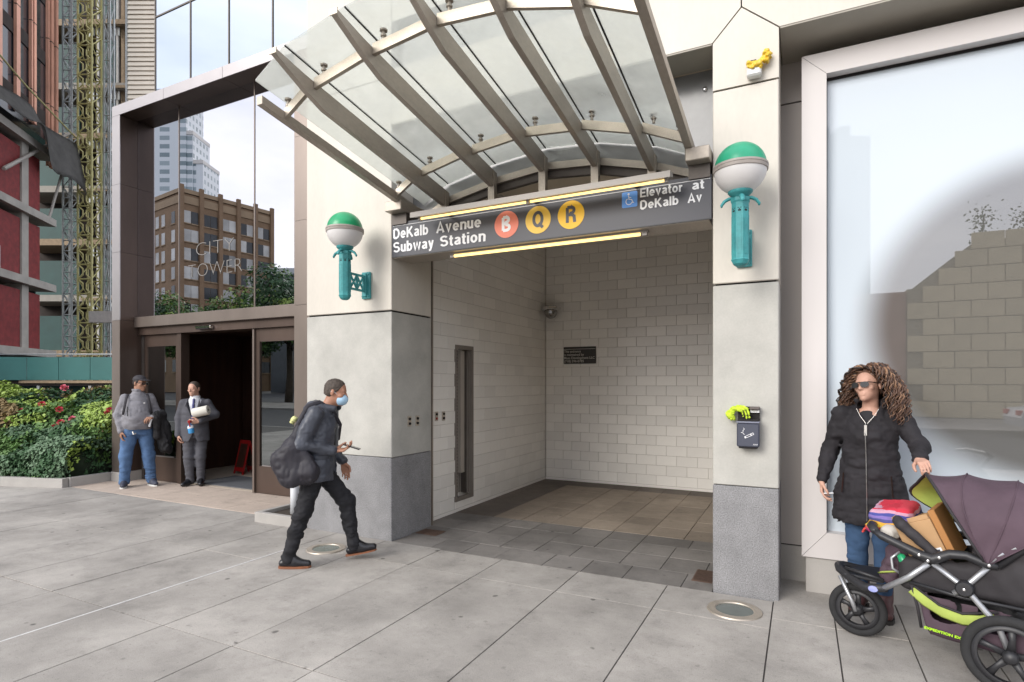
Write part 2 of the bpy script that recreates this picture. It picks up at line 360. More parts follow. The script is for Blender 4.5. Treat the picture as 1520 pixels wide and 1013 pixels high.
        Q = np.concatenate(quads); Q = Q[(Q >= 0).all(1)]
        for _ in range(smooth_it):
            acc = np.zeros_like(P); n = np.zeros(len(P))
            for i, j in ((0, 1), (1, 2), (2, 3), (3, 0)):
                np.add.at(acc, Q[:, i], P[Q[:, j]]); np.add.at(n, Q[:, i], 1); np.add.at(acc, Q[:, j], P[Q[:, i]]); np.add.at(n, Q[:, j], 1)
            P = 0.5 * P + 0.5 * acc / np.maximum(n, 1)[:, None]
        return fastmesh(name, P, Q, m, True)
def fastmesh(name, P, Q, m, smooth=True):
    me = bpy.data.meshes.new(name); P = np.asarray(P, np.float32); Q = np.asarray(Q, np.int32); n = Q.shape[1]
    me.vertices.add(len(P)); me.vertices.foreach_set('co', P.ravel()); me.loops.add(Q.size); me.loops.foreach_set('vertex_index', Q.ravel())
    me.polygons.add(len(Q)); me.polygons.foreach_set('loop_start', np.arange(0, Q.size, n, dtype=np.int32)); me.polygons.foreach_set('loop_total', np.full(len(Q), n, np.int32))
    me.update(calc_edges=True)
    if smooth: me.polygons.foreach_set('use_smooth', np.ones(len(Q), bool))
    if m: me.materials.append(MATS[m])
    return me
# ------------------------------------------------------------------ palette
mat('asphalt', (0.055, 0.055, 0.058), 0.85, 0.2, 3, 0.4, 150)
def concrete(name, col, dirt, rnd=0.05):
    """slab concrete: mottled, aggregate speckle, darker gum spots and stains of their own shape"""
    m, nt, N, L, Bs = nodes(name); MATS[name] = m; Bs.inputs['Roughness'].default_value = 0.82; Bs.inputs['Specular IOR Level'].default_value = 0.3
    g = N.new('ShaderNodeNewGeometry'); src = g.outputs['Position']
    def noise(sc, det=4, ro=0.6):
        n = N.new('ShaderNodeTexNoise'); n.inputs['Scale'].default_value = sc; n.inputs['Detail'].default_value = det; n.inputs['Roughness'].default_value = ro; L.new(src, n.inputs['Vector']); return n.outputs['Fac']
    def rng(f, a, b, c, d):
        r = N.new('ShaderNodeMapRange'); r.inputs[1].default_value = a; r.inputs[2].default_value = b; r.inputs[3].default_value = c; r.inputs[4].default_value = d; L.new(f, r.inputs[0]); return r.outputs[0]
    def mul(a, f):
        x = N.new('ShaderNodeMixRGB'); x.blend_type = 'MULTIPLY'; x.inputs[0].default_value = 1; L.new(a, x.inputs[1]); L.new(f, x.inputs[2]); return x.outputs[0]
    c = N.new('ShaderNodeRGB'); c.outputs[0].default_value = tuple(col) + (1,)
    o = mul(c.outputs[0], rng(noise(1.1, 6), 0.3, 0.7, 1 - dirt, 1 + dirt * 0.6))
    o = mul(o, rng(noise(7, 5, 0.7), 0.3, 0.7, 0.92, 1.06)); o = mul(o, rng(noise(160, 2), 0.3, 0.7, 0.86, 1.1))
    v = N.new('ShaderNodeTexVoronoi'); v.inputs['Scale'].default_value = 3.3; v.inputs['Randomness'].default_value = 1
    wv = N.new('ShaderNodeTexNoise'); wv.inputs['Scale'].default_value = 9; L.new(src, wv.inputs['Vector'])
    va = N.new('ShaderNodeVectorMath'); va.operation = 'MULTIPLY_ADD'; va.inputs[1].default_value = (0.05, 0.05, 0.05); L.new(wv.outputs['Color'], va.inputs[0]); L.new(src, va.inputs[2]); L.new(va.outputs[0], v.inputs['Vector'])
    o = mul(o, rng(v.outputs['Distance'], 0.045, 0.075, 0.42, 1.0))
    v2 = N.new('ShaderNodeTexVoronoi'); v2.inputs['Scale'].default_value = 5.3; L.new(va.outputs[0], v2.inputs['Vector']); o = mul(o, rng(v2.outputs['Distance'], 0.03, 0.10, 0.70, 1.0)); o = mul(o, rng(noise(3.1, 8, 0.75), 0.52, 0.72, 1.0, 0.74)); o = mul(o, rng(noise(38, 3, 0.7), 0.28, 0.40, 0.72, 1.0))
    oi = N.new('ShaderNodeObjectInfo'); o = mul(o, rng(oi.outputs['Random'], 0, 1, 1 - rnd, 1 + rnd))
    L.new(o, Bs.inputs['Base Color'])
    bp = N.new('ShaderNodeBump'); bp.inputs['Strength'].default_value = 0.25; bp.inputs['Distance'].default_value = 0.004; L.new(noise(120, 3), bp.inputs['Height']); L.new(bp.outputs[0], Bs.inputs['Normal'])
concrete('sidewalk', (0.385, 0.36, 0.33), 0.32, 0.08)
concrete('bluestone', (0.21, 0.195, 0.18), 0.34, 0.14)
concrete('brown_tile', (0.30, 0.25, 0.20), 0.26, 0.12)
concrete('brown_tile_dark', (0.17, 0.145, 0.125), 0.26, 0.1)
concrete('entry_stone', (0.52, 0.43, 0.36), 0.16, 0.05)
mat('joint', (0.10, 0.094, 0.087), 0.95, 0.25, 8)
mat('grout', (0.60, 0.565, 0.51), 0.9, 0.15, 8)
mat('white_line', (0.62, 0.61, 0.6), 0.8, 0.15, 20)
mat('cream', (0.60, 0.548, 0.468), 0.5, 0.035, 0.7, 0.02, 60, fine=0.015, fscale=30, coord='Generated')
mat('cream_panel', (0.595, 0.553, 0.485), 0.45, 0.07, 2.0, stretch=(1, 1, 0.35), fine=0.02, fscale=40)
mat('mauve_panel', (0.42, 0.385, 0.36), 0.5, 0.05, 1.5, stretch=(1, 1, 0.3))
mat('frame_metal', (0.60, 0.565, 0.55), 0.38, 0.03, 1.2, spec=0.5, stretch=(1, 1, 0.3))
mat('soffit', (0.36, 0.33, 0.28), 0.6, 0.08, 1.5)
mat('gap', (0.012, 0.009, 0.009), 0.9, 0.1)
mat('limestone', (0.43, 0.42, 0.385), 0.7, 0.13, 3.0, 0.06, 90, fine=0.035, fscale=70)
mat('granite', (0.225, 0.223, 0.228), 0.6, 0.16, 5.0, 0.1, 200, fine=0.36, fscale=120)
mat('plinth_stone', (0.38, 0.36, 0.335), 0.75, 0.09, 3, 0.05, 120, fine=0.05, fscale=150)
mat('tile', (0.90, 0.87, 0.815), 0.22, 0.05, 1.5, rnd=0.05, spec=0.5)
mat('ceiling', (0.70, 0.62, 0.50), 0.8, 0.08, 2)
mat('steel', (0.42, 0.37, 0.315), 0.42, 0.14, 3.5, metal=0.45, stretch=(1, 0.4, 1), fine=0.06, fscale=60)
mat('steel_brushed', (0.48, 0.425, 0.355), 0.42, 0.10, 9, metal=0.65, bump=0.05, bscale=300, fine=0.1, fscale=150)
mat('pocket_frame', (0.21, 0.185, 0.16), 0.5, 0.06, 4, spec=0.4); mat('pocket_back', (0.46, 0.415, 0.36), 0.5, 0.06, 4, spec=0.4)
mat('steel_dark', (0.10, 0.085, 0.075), 0.5, 0.2, 5, metal=0.4)
mat('chrome', (0.75, 0.75, 0.76), 0.12, 0.05, 5, metal=1.0)
mat('bronze', (0.095, 0.066, 0.053), 0.36, 0.22, 1.6, metal=0.55, stretch=(1, 1, 0.25), rnd=0.06)
mat('bronze_light', (0.235, 0.195, 0.17), 0.34, 0.1, 2.0, metal=0.7, stretch=(1, 1, 0.3))
mat('bronze_edge', (0.42, 0.39, 0.385), 0.3, 0.06, 2.0, metal=0.8)
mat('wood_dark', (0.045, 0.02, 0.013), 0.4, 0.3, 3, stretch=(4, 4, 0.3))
mat('lobby_floor', (0.55, 0.47, 0.38), 0.4, 0.06, 3)
mat('mat_grey', (0.10, 0.105, 0.115), 0.95, 0.15, 30, 0.3, 300)
glass('canopy_glass', (0.90, 0.925, 0.905), 0.06, 0.0, 0.42, (0.92, 0.93, 0.89))
glass('portal_glass', (0.16, 0.17, 0.18), 0.58, 0.0, reflcol=(0.95, 0.95, 1.0))
glass('curtain_glass', (0.1, 0.1, 0.1), 0.62, 0.01, reflcol=(0.84, 0.92, 1.0))
glass('spandrel_glass', (0.3, 0.3, 0.3), 0.05, 0.25, 0.95, (0.50, 0.51, 0.525))
def doorglass():
    m = glass('door_glass', (0.22, 0.23, 0.24), 0.30, 0.0, reflcol=(0.9, 0.95, 0.95)); return m
doorglass()

# ------------------------------------------------------------------ ground
g = B(); box(g, -400, 400, -400, 400, -0.5, -0.09); struct('ground', g, 'asphalt')
g = B(); box(g, -60, 60, -19.0, -8.0, -0.088, -0.075); struct('road', g, 'asphalt')
bmS = B(); box(bmS, -60, 60, -8.0, 1.9, -0.4, -0.013); sidewalk = struct('sidewalk', bmS, 'joint')
boxo('kerb', -60, 60, -8.12, -8.0, -0.2, 0.0, 'plinth_stone', sidewalk)
g = B(); box(g, -60, 60, -26.0, -19.0, -0.4, 0.02); struct('far_pavement', g, 'sidewalk')
def slab(x0, x1, y0, y1, m, parent, name='slab', j=0.0042, z1=0.0, z0=-0.03):
    dz = random.uniform(-0.0015, 0.0015)
    return boxo(name, x0 + j, x1 - j, y0 + j, y1 - j, z0, z1 + dz, m, parent, bev=0.0012)
XS = [-4.43, -3.77, -3.1, -2.43, -1.695, -0.95, -0.185]
YS = [-8.0, -5.8, -4.05, -2.295, -0.555, -0.03]
for i in range(len(XS) - 1):
    for j in range(len(YS) - 1):
        y1 = YS[j + 1]
        if XS[i] < -3.72 and j == len(YS) - 2: y1 = 0.0
        slab(XS[i], XS[i + 1], YS[j], y1, 'sidewalk', sidewalk)
for a, b in ((-0.185, 0.2), (0.2, 0.6), (0.6, 1.0), (1.0, 1.45), (1.45, 2.0), (2.0, 2.6), (2.6, 3.4), (3.4, 4.6)):
    ys = [-8.0, -5.6, -3.2, -1.55, -0.36, 0.56] if a < 0.3 else [-8.0, -5.6, -3.4, -1.3, 0.31]
    for y0, y1 in zip(ys, ys[1:]): slab(a, b, y0, min(y1, 0.55 if b < 0.05 else 0.56), 'sidewalk', sidewalk)
XL = [-15.5, -14.0, -12.6, -11.2, -9.9, -8.8, -7.7, -6.6, -5.9, -5.15, -4.43]
for a, b in zip(XL, XL[1:]):
    for y0, y1 in zip([-8.0, -6.0, -4.2, -2.9, -2.295, -1.04, 0.215 if b < -5.3 else 0.8], [-6.0, -4.2, -2.9, -2.295, -1.04, 0.215 if b < -5.3 else 0.8]): slab(a, b, y0, y1, 'sidewalk', sidewalk)
boxo('expansion_joint', -4.437, -4.423, -8.0, -0.6, -0.03, 0.0016, 'white_line', sidewalk)
# pale stone pad in front of the doors
for a, b in ((-10.1, -8.9), (-8.9, -7.7), (-7.7, -6.6), (-6.6, -5.66)):
    for y0, y1 in ((0.22, 0.72), (0.72, 1.2)): slab(a, b, y0, y1, 'entry_stone', sidewalk, 'paving_stone', 0.002, 0.003)

# ------------------------------------------------------------------ subway vestibule: floor, tiled walls, ceiling
bmF = B(); box(bmF, -3.84, 3.0, -0.03, 4.2, -0.3, -0.012); vfloor = struct('vestibule_floor', bmF, 'joint')
rows = [-0.03, 0.33, 0.72, 1.08, 1.40]
for r_, (y0, y1) in enumerate(zip(rows, rows[1:])):
    x = -3.83 if r_ else -3.70; k = 0
    edges = [x]
    while edges[-1] < -0.62: edges.append(edges[-1] + (0.36 if (r_ + k) % 3 else 0.47)); k += 1
    edges[-1] = -0.615 if r_ < 2 else edges[-1]
    for a, b in zip(edges, edges[1:]):
        if b > a + 0.05 and not (r_ == 1 and False): slab(a, b, y0, y1, 'bluestone', vfloor, 'paver', 0.003)
xs = [-3.83, -3.30] + [-3.30 + 0.37 * i for i in range(1, 13)]
for a, b in zip(xs, xs[1:]):
    ys = [1.40, 1.80, 2.20, 2.60, 3.00, 3.40, 3.80, 4.19]
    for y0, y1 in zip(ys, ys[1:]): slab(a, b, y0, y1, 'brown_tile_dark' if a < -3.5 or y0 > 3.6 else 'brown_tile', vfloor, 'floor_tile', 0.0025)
boxo('threshold_strip', 1.15, 2.9, 1.4, 4.19, -0.03, 0.0, 'brown_tile', vfloor)
# back wall and left wall with every tile
TH, TW = 0.152, 0.305
tb = B(); box(tb, 0.0016, TW - 0.0016, 0, 0.01, 0.0016, TH - 0.0016, bev=0.002); tfull = bmmesh('tile', tb, 'tile')
tcache = {}
def tile_mesh(w):
    w = round(w, 3)
    if abs(w - TW) < 1e-3: return tfull
    if w not in tcache:
        q = B(); box(q, 0.0016, w - 0.0016, 0, 0.01, 0.0016, TH - 0.0016, bev=0.002); tcache[w] = bmmesh('tile', q, 'tile')
    return tcache[w]
bw = struct('vestibule_back_wall', box(B(), -4.0, 3.0, 4.21, 4.5, -0.3, 4.4), 'grout')
for r_ in range(27):
    x = -3.818 - (0.1525 if r_ % 2 else 0)
    while x < -0.7:
        a, b = max(x, -3.818), x + TW
        if b - a > 0.03: inst('tile', tile_mesh(b - a), bw, (a, 4.2, 0.04 + r_ * TH))
        x += TW
rest = B()
for r_ in range(27):
    x = -0.6155 if r_ % 2 else -0.463
    while x < 2.9: box(rest, x + 0.0016, min(x + TW, 2.98) - 0.0016, 4.2, 4.21, 0.0416 + r_ * TH, 0.0384 + (r_ + 1) * TH); x += TW
o = obj('far_tiles', rest, 'tile', bw); o['kind'] = 'stuff'
boxo('cove_base', -3.82, 2.98, 4.196, 4.209, 0.0, 0.038, 'tile', bw)
SLOT = (1.39, 1.825, 0.125, 2.075)
lw = struct('vestibule_side_wall', prism(B(), [(0.72, -0.3), (1.392, -0.3), (1.392, 2.073), (1.823, 2.073), (1.823, -0.3), (4.2, -0.3), (4.2, 4.4), (0.72, 4.4)], Matrix(((0, 0, 1, -4.1), (1, 0, 0, 0), (0, 1, 0, 0), (0, 0, 0, 1))), 0.258), 'grout')
boxo('slot_sill', -4.1, -3.8425, 1.3925, 1.8225, -0.3, 0.124, 'grout', lw)
for r_ in range(27):
    z = 0.04 + r_ * TH; y = 0.765 - (0.1525 if r_ % 2 else 0)
    while y < 4.2:
        a, b = max(y, 0.765), min(y + TW, 4.198); y += TW
        segs = [(a, b)]
        if z + TH > SLOT[2] and z < SLOT[3]:
            segs = [s for s in ((a, min(b, SLOT[0])), (max(a, SLOT[1]), b)) if s[1] > s[0]]
        for s0, s1 in segs:
            if s1 - s0 > 0.025: inst('tile', tile_mesh(s1 - s0), lw, (-3.83, s0, z), (0, 0, R(90)))
for z0, z1 in ((0.0416, 0.1235), (2.0765, 2.1664)): boxo('tile', -3.84, -3.83, 1.3916, 1.8234, z0, z1, 'tile', lw, 0.002)
boxo('cove_base', -3.842, -3.826, 0.765, 4.19, 0.0, 0.038, 'tile', lw)
struct('vestibule_ceiling', box(B(), -4.0, 3.0, 0.36, 4.4, 4.30, 4.5), 'ceiling')
struct('light_stop_wall', box(B(), 2.9, 3.1, 0.6, 4.3, -0.3, 4.4), 'tile')  # unseen wall, added to stop light leaking into the vestibule
struct('vestibule_front_wall', box(B(), -0.3, 3.0, 0.62, 0.75, -0.3, 4.4), 'tile')
# steel corner channel at the start of the tiles
t = thing('corner_channel', 'tall thin steel channel where the stone pillar meets the tiled wall', 'trim', (-3.78, 0.73, 0))
boxo('channel', -3.85, -3.722, 0.703, 0.763, 0.0, 4.25, 'steel', t, 0.004); boxo('groove', -3.7225, -3.719, 0.722, 0.738, 0.0, 4.25, 'steel_dark', t)

# ------------------------------------------------------------------ facade: stone pillars
def pillar_box(name, x0, x1, y0, y1, z0, z1, m, parent): return boxo(name, x0, x1, y0, y1, z0, z1, m, parent, 0.006)
pl = thing('stone_pillar', 'wide pillar left of the station entrance, granite base under pale stone', 'pillar', (-4.3, 0.35, 0), 0, 'pillars beside the entrance')
boxo('core', -4.86, -3.73, 0.02, 0.68, -0.2, 8.9, 'gap', pl)
pillar_box('granite_base', -4.88, -3.71, 0, 0.70, -0.15, 0.838, 'granite', pl)
pillar_box('stone_slab', -4.88, -3.71, 0.002, 0.70, 0.843, 2.325, 'limestone', pl)
pillar_box('cream_panel', -4.88, -3.71, 0.0, 0.70, 2.342, 4.70, 'cream_panel', pl)
pillar_box('cream_panel', -4.88, -3.71, 0.0, 0.70, 4.705, 8.9, 'cream_panel', pl)
pr = thing('stone_pillar', 'narrow pillar right of the station entrance, grey granite base below', 'pillar', (-0.38, 0.25, 0), 0, 'pillars beside the entrance')
boxo('core', -0.595, -0.17, 0.02, 0.48, -0.2, 4.4, 'gap', pr)
pillar_box('granite_base', -0.612, -0.15, 0, 0.50, -0.15, 0.818, 'granite', pr)
pillar_box('stone_slab', -0.612, -0.15, 0.002, 0.50, 0.823, 2.348, 'limestone', pr)
pillar_box('cream_panel', -0.612, -0.15, 0.0, 0.50, 2.362, 3.838, 'cream_panel', pr)
obj('cream_panel', facade(B(), [(-0.612, 3.850), (-0.15, 3.850), (-0.15, 4.212), (-0.405, 4.432), (-0.612, 4.212)], 0.0, 0.5), 'cream_panel', pr)
# upper wall of the station building
ub = thing('station_building', 'cream panelled building front above the station entrance and canopy', 'building', (-1, 0.4, 0))
boxo('backing', -3.70, 6.0, 0.34, 0.6, 4.31, 8.9, 'gap', ub)
obj('fascia_panel', facade(B(), [(-3.705, 4.22), (-0.618, 4.22), (-0.412, 4.441), (-0.412, 4.78), (-3.705, 4.78)], 0.0, 0.34), 'cream_panel', ub)
obj('fascia_panel', facade(B(), [(-0.144, 4.22), (6.0, 4.22), (6.0, 8.9), (-0.402, 8.9), (-0.402, 4.443)], 0.0, 0.34), 'cream_panel', ub)
boxo('soffit', -0.14, 6.0, 0.003, 0.56, 4.206, 4.217, 'soffit', ub); boxo('soffit', -3.7, -0.62, 0.003, 0.34, 4.206, 4.217, 'soffit', ub)
boxo('spandrel_band', -3.70, -0.416, 0.10, 0.3, 4.785, 5.25, 'spandrel_glass', ub)
boxo('upper_panel', -3.70, -0.416, 0.0, 0.3, 5.255, 8.9, 'cream_panel', ub)
boxo('roof_slab', -3.7, 6.0, 0.3, 6.0, 8.6, 8.9, 'soffit', ub); boxo('side_wall', 5.7, 6.0, 0.7, 6.0, -0.2, 8.6, 'cream_panel', ub)
# grey recessed panel above the opening, its lower edge following the arch
RX = [-3.55, -3.245, -2.693, -2.155, -1.645, -1.14, -0.775]
RZ = [3.41, 3.57, 3.68, 3.735, 3.695, 3.57, 3.43]
def arch(x): return float(np.interp(x, RX, RZ))
def archpoly(d): return [(x, arch(x) + d) for x in RX]
obj('recess_panel', facade(B(), [(-0.615, 4.205), (-3.705, 4.205), (-3.705, 3.34)] + archpoly(-0.06) + [(-0.615, 3.34)], 0.36, 0.05), 'spandrel_glass', ub)
for x, z in ((-0.72, 4.05), (-1.5, 4.05), (-1.75, 4.05), (-3.1, 4.05), (-2.5, 4.05), (-0.72, 3.55)):
    obj('bolt_disc', lathe(B(), [(0, 0.022), (0.014, 0.02), (0.021, 0.008), (0.022, 0)], Matrix.Translation((x, 0.36, z)) @ Matrix.Rotation(R(90), 4, 'X'), 16), 'chrome', ub, True)

# ------------------------------------------------------------------ right-hand display window
dw = thing('display_window', 'large framed shop window with frosted glass behind the woman', 'window', (2, 0.35, 0))
boxo('recess_panel', -0.16, 0.02, 0.55, 0.62, 0.29, 3.872, 'mauve_panel', dw); boxo('recess_panel', -0.16, 0.02, 0.55, 0.62, 3.885, 4.205, 'mauve_panel', dw)
boxo('recess_base', -0.16, 0.04, 0.552, 0.64, -0.1, 0.278, 'plinth_stone', dw); boxo('shadow_gap', -0.16, 0.02, 0.57, 0.63, 0.2, 4.2, 'gap', dw)
X1 = 3.9
def mitred(poly, name): return obj(name, facade(B(), poly, 0.30, 0.22), 'frame_metal', dw)
mitred([(0.0, 0.272), (0.168, 0.468), (0.168, 3.941), (0.0, 4.106)], 'frame_jamb')
mitred([(0.002, 4.108), (0.170, 3.943), (X1 - 0.17, 3.943), (X1 - 0.002, 4.108)], 'frame_head')
mitred([(0.002, 0.270), (0.170, 0.466), (X1 - 0.17, 0.466), (X1 - 0.002, 0.270)], 'frame_sill')
mitred([(X1, 0.272), (X1 - 0.168, 0.468), (X1 - 0.168, 3.941), (X1, 4.106)], 'frame_jamb')
boxo('plinth', 0.028, 4.4, 0.32, 0.62, -0.15, 0.262, 'plinth_stone', dw, 0.004)
boxo('gasket', 0.166, X1 - 0.166, 0.385, 0.41, 3.925, 3.943, 'gap', dw); boxo('gasket', 0.166, 0.176, 0.385, 0.41, 0.466, 3.925, 'gap', dw)
def film():
    """printed window film: pale frosted dots that fade out around a large clear round field; clear glass mirrors the street"""
    m = bpy.data.materials.new('window_film'); m.use_nodes = True; nt = m.node_tree; N = nt.nodes; L = nt.links; N.clear(); MATS['window_film'] = m
    o = N.new('ShaderNodeOutputMaterial'); tcn = N.new('ShaderNodeTexCoord')
    mpn = N.new('ShaderNodeMapping'); mpn.inputs['Location'].default_value = (-1.62 / 1.28, 0, -2.02 / 1.22); mpn.inputs['Scale'].default_value = (1 / 1.28, 0, 1 / 1.22)
    L.new(tcn.outputs['Object'], mpn.inputs[0])
    ln = N.new('ShaderNodeVectorMath'); ln.operation = 'LENGTH'; L.new(mpn.outputs[0], ln.inputs[0])
    mr = N.new('ShaderNodeMapRange'); mr.interpolation_type = 'SMOOTHSTEP'; mr.inputs[1].default_value = 0.80; mr.inputs[2].default_value = 1.04; mr.inputs[3].default_value = 0.03; mr.inputs[4].default_value = 0.82; L.new(ln.outputs['Value'], mr.inputs[0])
    d = N.new('ShaderNodeBsdfDiffuse'); d.inputs[0].default_value = (0.64, 0.71, 0.77, 1)
    k = N.new('ShaderNodeBsdfDiffuse'); k.inputs[0].default_value = (0.095, 0.09, 0.08, 1)
    gl = N.new('ShaderNodeBsdfGlossy'); gl.inputs['Roughness'].default_value = 0.004; gl.inputs[0].default_value = (0.95, 0.95, 0.98, 1)
    ms = N.new('ShaderNodeMixShader'); ms.inputs[0].default_value = 0.16; L.new(k.outputs[0], ms.inputs[1]); L.new(gl.outputs[0], ms.inputs[2])
    m2 = N.new('ShaderNodeMixShader'); L.new(mr.outputs[0], m2.inputs[0]); L.new(ms.outputs[0], m2.inputs[1]); L.new(d.outputs[0], m2.inputs[2])
    m3 = N.new('ShaderNodeMixShader'); m3.inputs[0].default_value = 0.045; L.new(m2.outputs[0], m3.inputs[1]); L.new(gl.outputs[0], m3.inputs[2])
    L.new(m3.outputs[0], o.inputs[0])
film()
po = obj('pane', box(B(), 0.165, X1 - 0.165, 0.40, 0.412, 0.464, 3.945), 'window_film', dw)

# ------------------------------------------------------------------ entrance portal of the tower next door
tw = thing('office_tower', 'glass office tower with bronze portal left of the station entrance', 'building', (-8, 1.3, 0))
zj = [0.16, 1.05, 2.62, 3.72, 4.82, 5.935]
boxo('base_stone', -10.06, -9.825, 0.795, 1.36, -0.1, 0.158, 'plinth_stone', tw)
for a, b in zip(zj, zj[1:]):
    boxo('jamb_panel', -10.02, -9.83, 0.812, 1.078, a + 0.002, b - 0.002, 'bronze', tw); boxo('jamb_panel', -10.02, -9.835, 1.081, 1.36, a + 0.002, b - 0.002, 'bronze', tw)
    boxo('jamb_edge', -10.05, -9.832, 0.80, 0.811, a + 0.002, b - 0.002, 'bronze_edge' if a > 2.6 else 'bronze_light', tw); boxo('jamb_side', -10.05, -10.021, 0.812, 1.36, a + 0.002, b - 0.002, 'bronze', tw)
    boxo('jamb_panel', -5.94, -5.60, 0.80, 1.36, a + 0.002, b - 0.002, 'bronze_light', tw)
boxo('base_stone', -5.95, -5.6, 0.79, 1.36, -0.1, 0.158, 'plinth_stone', tw)
for a, b in zip([-10.05, -8.7, -7.35, -5.6], [-8.7, -7.35, -5.6]):
    boxo('header_panel', a + 0.003, b - 0.003, 0.80, 0.811, 5.937, 6.10, 'bronze_edge', tw); boxo('header_soffit', a + 0.003, b - 0.003, 0.812, 1.36, 5.937, 6.10, 'bronze', tw)
# upper panes, with thin mullions between
for a, b in ((-9.83, -8.755), (-8.735, -7.04), (-7.02, -5.94)): boxo('pane', a, b, 1.08, 1.092, 2.685, 5.937, 'portal_glass', tw)
for x in (-8.745, -7.03): boxo('mullion', x - 0.008, x + 0.008, 1.072, 1.11, 2.685, 5.935, 'bronze_light', tw)
boxo('transom', -9.828, -5.942, 1.02, 1.38, 2.515, 2.684, 'bronze_light', tw, 0.004); boxo('door_header', -9.828, -5.942, 1.09, 1.38, 2.392, 2.513, 'bronze', tw)
# curtain wall above the portal
cx = [-9.79, -8.862, -7.935, -6.974, -6.03, -4.95]; cz = [6.10, 7.80, 9.6, 11.4]
for a, b in zip(cx, cx[1:]):
    for c, d in zip(cz, cz[1:]): boxo('curtain_pane', a + 0.012, b - 0.012, 1.35, 1.362, c + 0.012, d - 0.012, 'curtain_glass', tw)
for x in cx[:-1]: boxo('curtain_mullion', x - 0.012, x + 0.012, 1.34, 1.38, 6.1, 11.4, 'steel_dark', tw)
for z in cz[1:]: boxo('curtain_rail', -9.80, -4.95, 1.339, 1.38, z - 0.012, z + 0.012, 'steel_dark', tw)
boxo('dark_interior', -9.78, -4.95, 1.5, 7.0, 2.7, 11.3, 'gap', tw)  # interior darkness painted as a near-black block behind the glass
# doors
def door(x0, x1, name, slide):
    y0 = 1.15 + slide
    d = obj(name, facade(B(), [(x0, 0.01), (x1, 0.01), (x1, 0.40), (x0, 0.40)], y0, 0.05), 'bronze', tw)
    for a, b, c, e, nm in ((x0, x0 + 0.075, 0.402, 2.39, 'stile'), (x1 - 0.075, x1, 0.402, 2.39, 'stile'), (x0 + 0.076, x1 - 0.076, 2.20, 2.39, 'rail')): boxo(nm, a, b, y0, y0 + 0.05, c, e, 'bronze', d)
    boxo('pane', x0 + 0.075, x1 - 0.075, y0 + 0.02, y0 + 0.03, 0.4, 2.20, 'door_glass', d)
    boxo('glazing_bead', x0 + 0.131, x1 - 0.131, y0 - 0.004, y0 + 0.006, 0.402, 0.417, 'bronze_edge', d)
    return d
door(-9.76, -8.86, 'side_light', 0.0); door(-7.09, -5.96, 'sliding_door', 0.0)
boxo('door_post', -9.83, -9.765, 1.14, 1.24, 0.01, 2.39, 'steel_dark', tw); boxo('door_post', -8.855, -8.76, 1.12, 1.26, 0.01, 2.39, 'bronze', tw); boxo('door_post', -7.13, -7.094, 1.12, 1.26, 0.01, 2.39, 'bronze_light', tw)
# lobby behind the open door
lb = struct('lobby_floor', box(B(), -10.0, -5.6, 1.22, 6.0, -0.3, 0.0), 'lobby_floor')
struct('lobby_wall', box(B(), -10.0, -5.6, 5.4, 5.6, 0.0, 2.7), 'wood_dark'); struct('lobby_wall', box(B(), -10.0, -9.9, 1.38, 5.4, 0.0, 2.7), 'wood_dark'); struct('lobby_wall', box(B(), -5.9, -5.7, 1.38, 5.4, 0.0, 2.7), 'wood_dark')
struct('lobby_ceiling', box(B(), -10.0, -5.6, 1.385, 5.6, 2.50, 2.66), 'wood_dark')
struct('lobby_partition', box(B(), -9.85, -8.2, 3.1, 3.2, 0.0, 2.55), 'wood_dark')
tag(boxo('door_mat', -8.7, -7.1, 1.3, 2.05, 0.002, 0.014, 'mat_grey'), 'dark grey walk-off mat lying inside the open bronze doorway', 'mat')
sn = thing('door_sensor', 'small silver motion sensor mounted above the open bronze doors', 'sensor', (-8.15, 1.1, 2.45))
obj('housing', box(B(), -8.28, -7.93, 1.02, 1.092, 2.425, 2.475, bev=0.012), 'chrome', sn); boxo('lens', -8.25, -7.96, 1.015, 1.035, 2.418, 2.43, 'gap', sn)
mat('etched', (0.24, 0.225, 0.21), 0.5, 0.1, 10)
lettering('lettering', 'CITY', 0.30, 'etched', tw, Matrix.Translation((-8.36, 1.076, 3.55)) @ Matrix.Rotation(R(90), 4, 'X'), -0.009, width=0.86, ext=0.001)
lettering('lettering', 'TOWER', 0.30, 'etched', tw, Matrix.Translation((-8.53, 1.076, 3.23)) @ Matrix.Rotation(R(90), 4, 'X'), -0.009, width=1.22, ext=0.001)
# ------------------------------------------------------------------ canopy
cp = thing('glass_canopy', 'arched glass and steel canopy over the subway entrance', 'canopy', (-2.15, 0, 3.4))
SL = 0.155
def zr(i, y): return RZ[i] + SL * (-0.15 - y)
for i, x in enumerate(RX):
    edge = i in (0, 6); w = 0.022 if not edge else 0.028
    if edge:
        prof = [(0.30, zr(i, 0.30) - 0.03), (-1.72, zr(i, -1.72) - 0.01), (-1.72, zr(i, -1.72) + 0.05), (0.30, zr(i, 0.30) + 0.05)]
    else:
        prof = [(0.30, zr(i, 0.30) - 0.11), (0.05, zr(i, 0.05) - 0.11), (-1.40, zr(i, -1.40) - 0.10), (-1.58, zr(i, -1.58) - 0.06), (-1.86, zr(i, -1.86) + 0.03), (-1.86, zr(i, -1.86) + 0.065), (-1.60, zr(i, -1.60) + 0.05), (0.30, zr(i, 0.30) + 0.05)]
    M = Matrix(((0, 0, 1, x - w), (1, 0, 0, 0), (0, 1, 0, 0), (0, 0, 0, 1)))
    rb = obj('rib', prism(B(), prof, M, 2 * w), 'steel', cp)
    if not edge: boxo('end_plate', x - 0.034, x + 0.034, -1.868, -1.861, zr(i, -1.86) + 0.028, zr(i, -1.86) + 0.067, 'steel_brushed', rb)
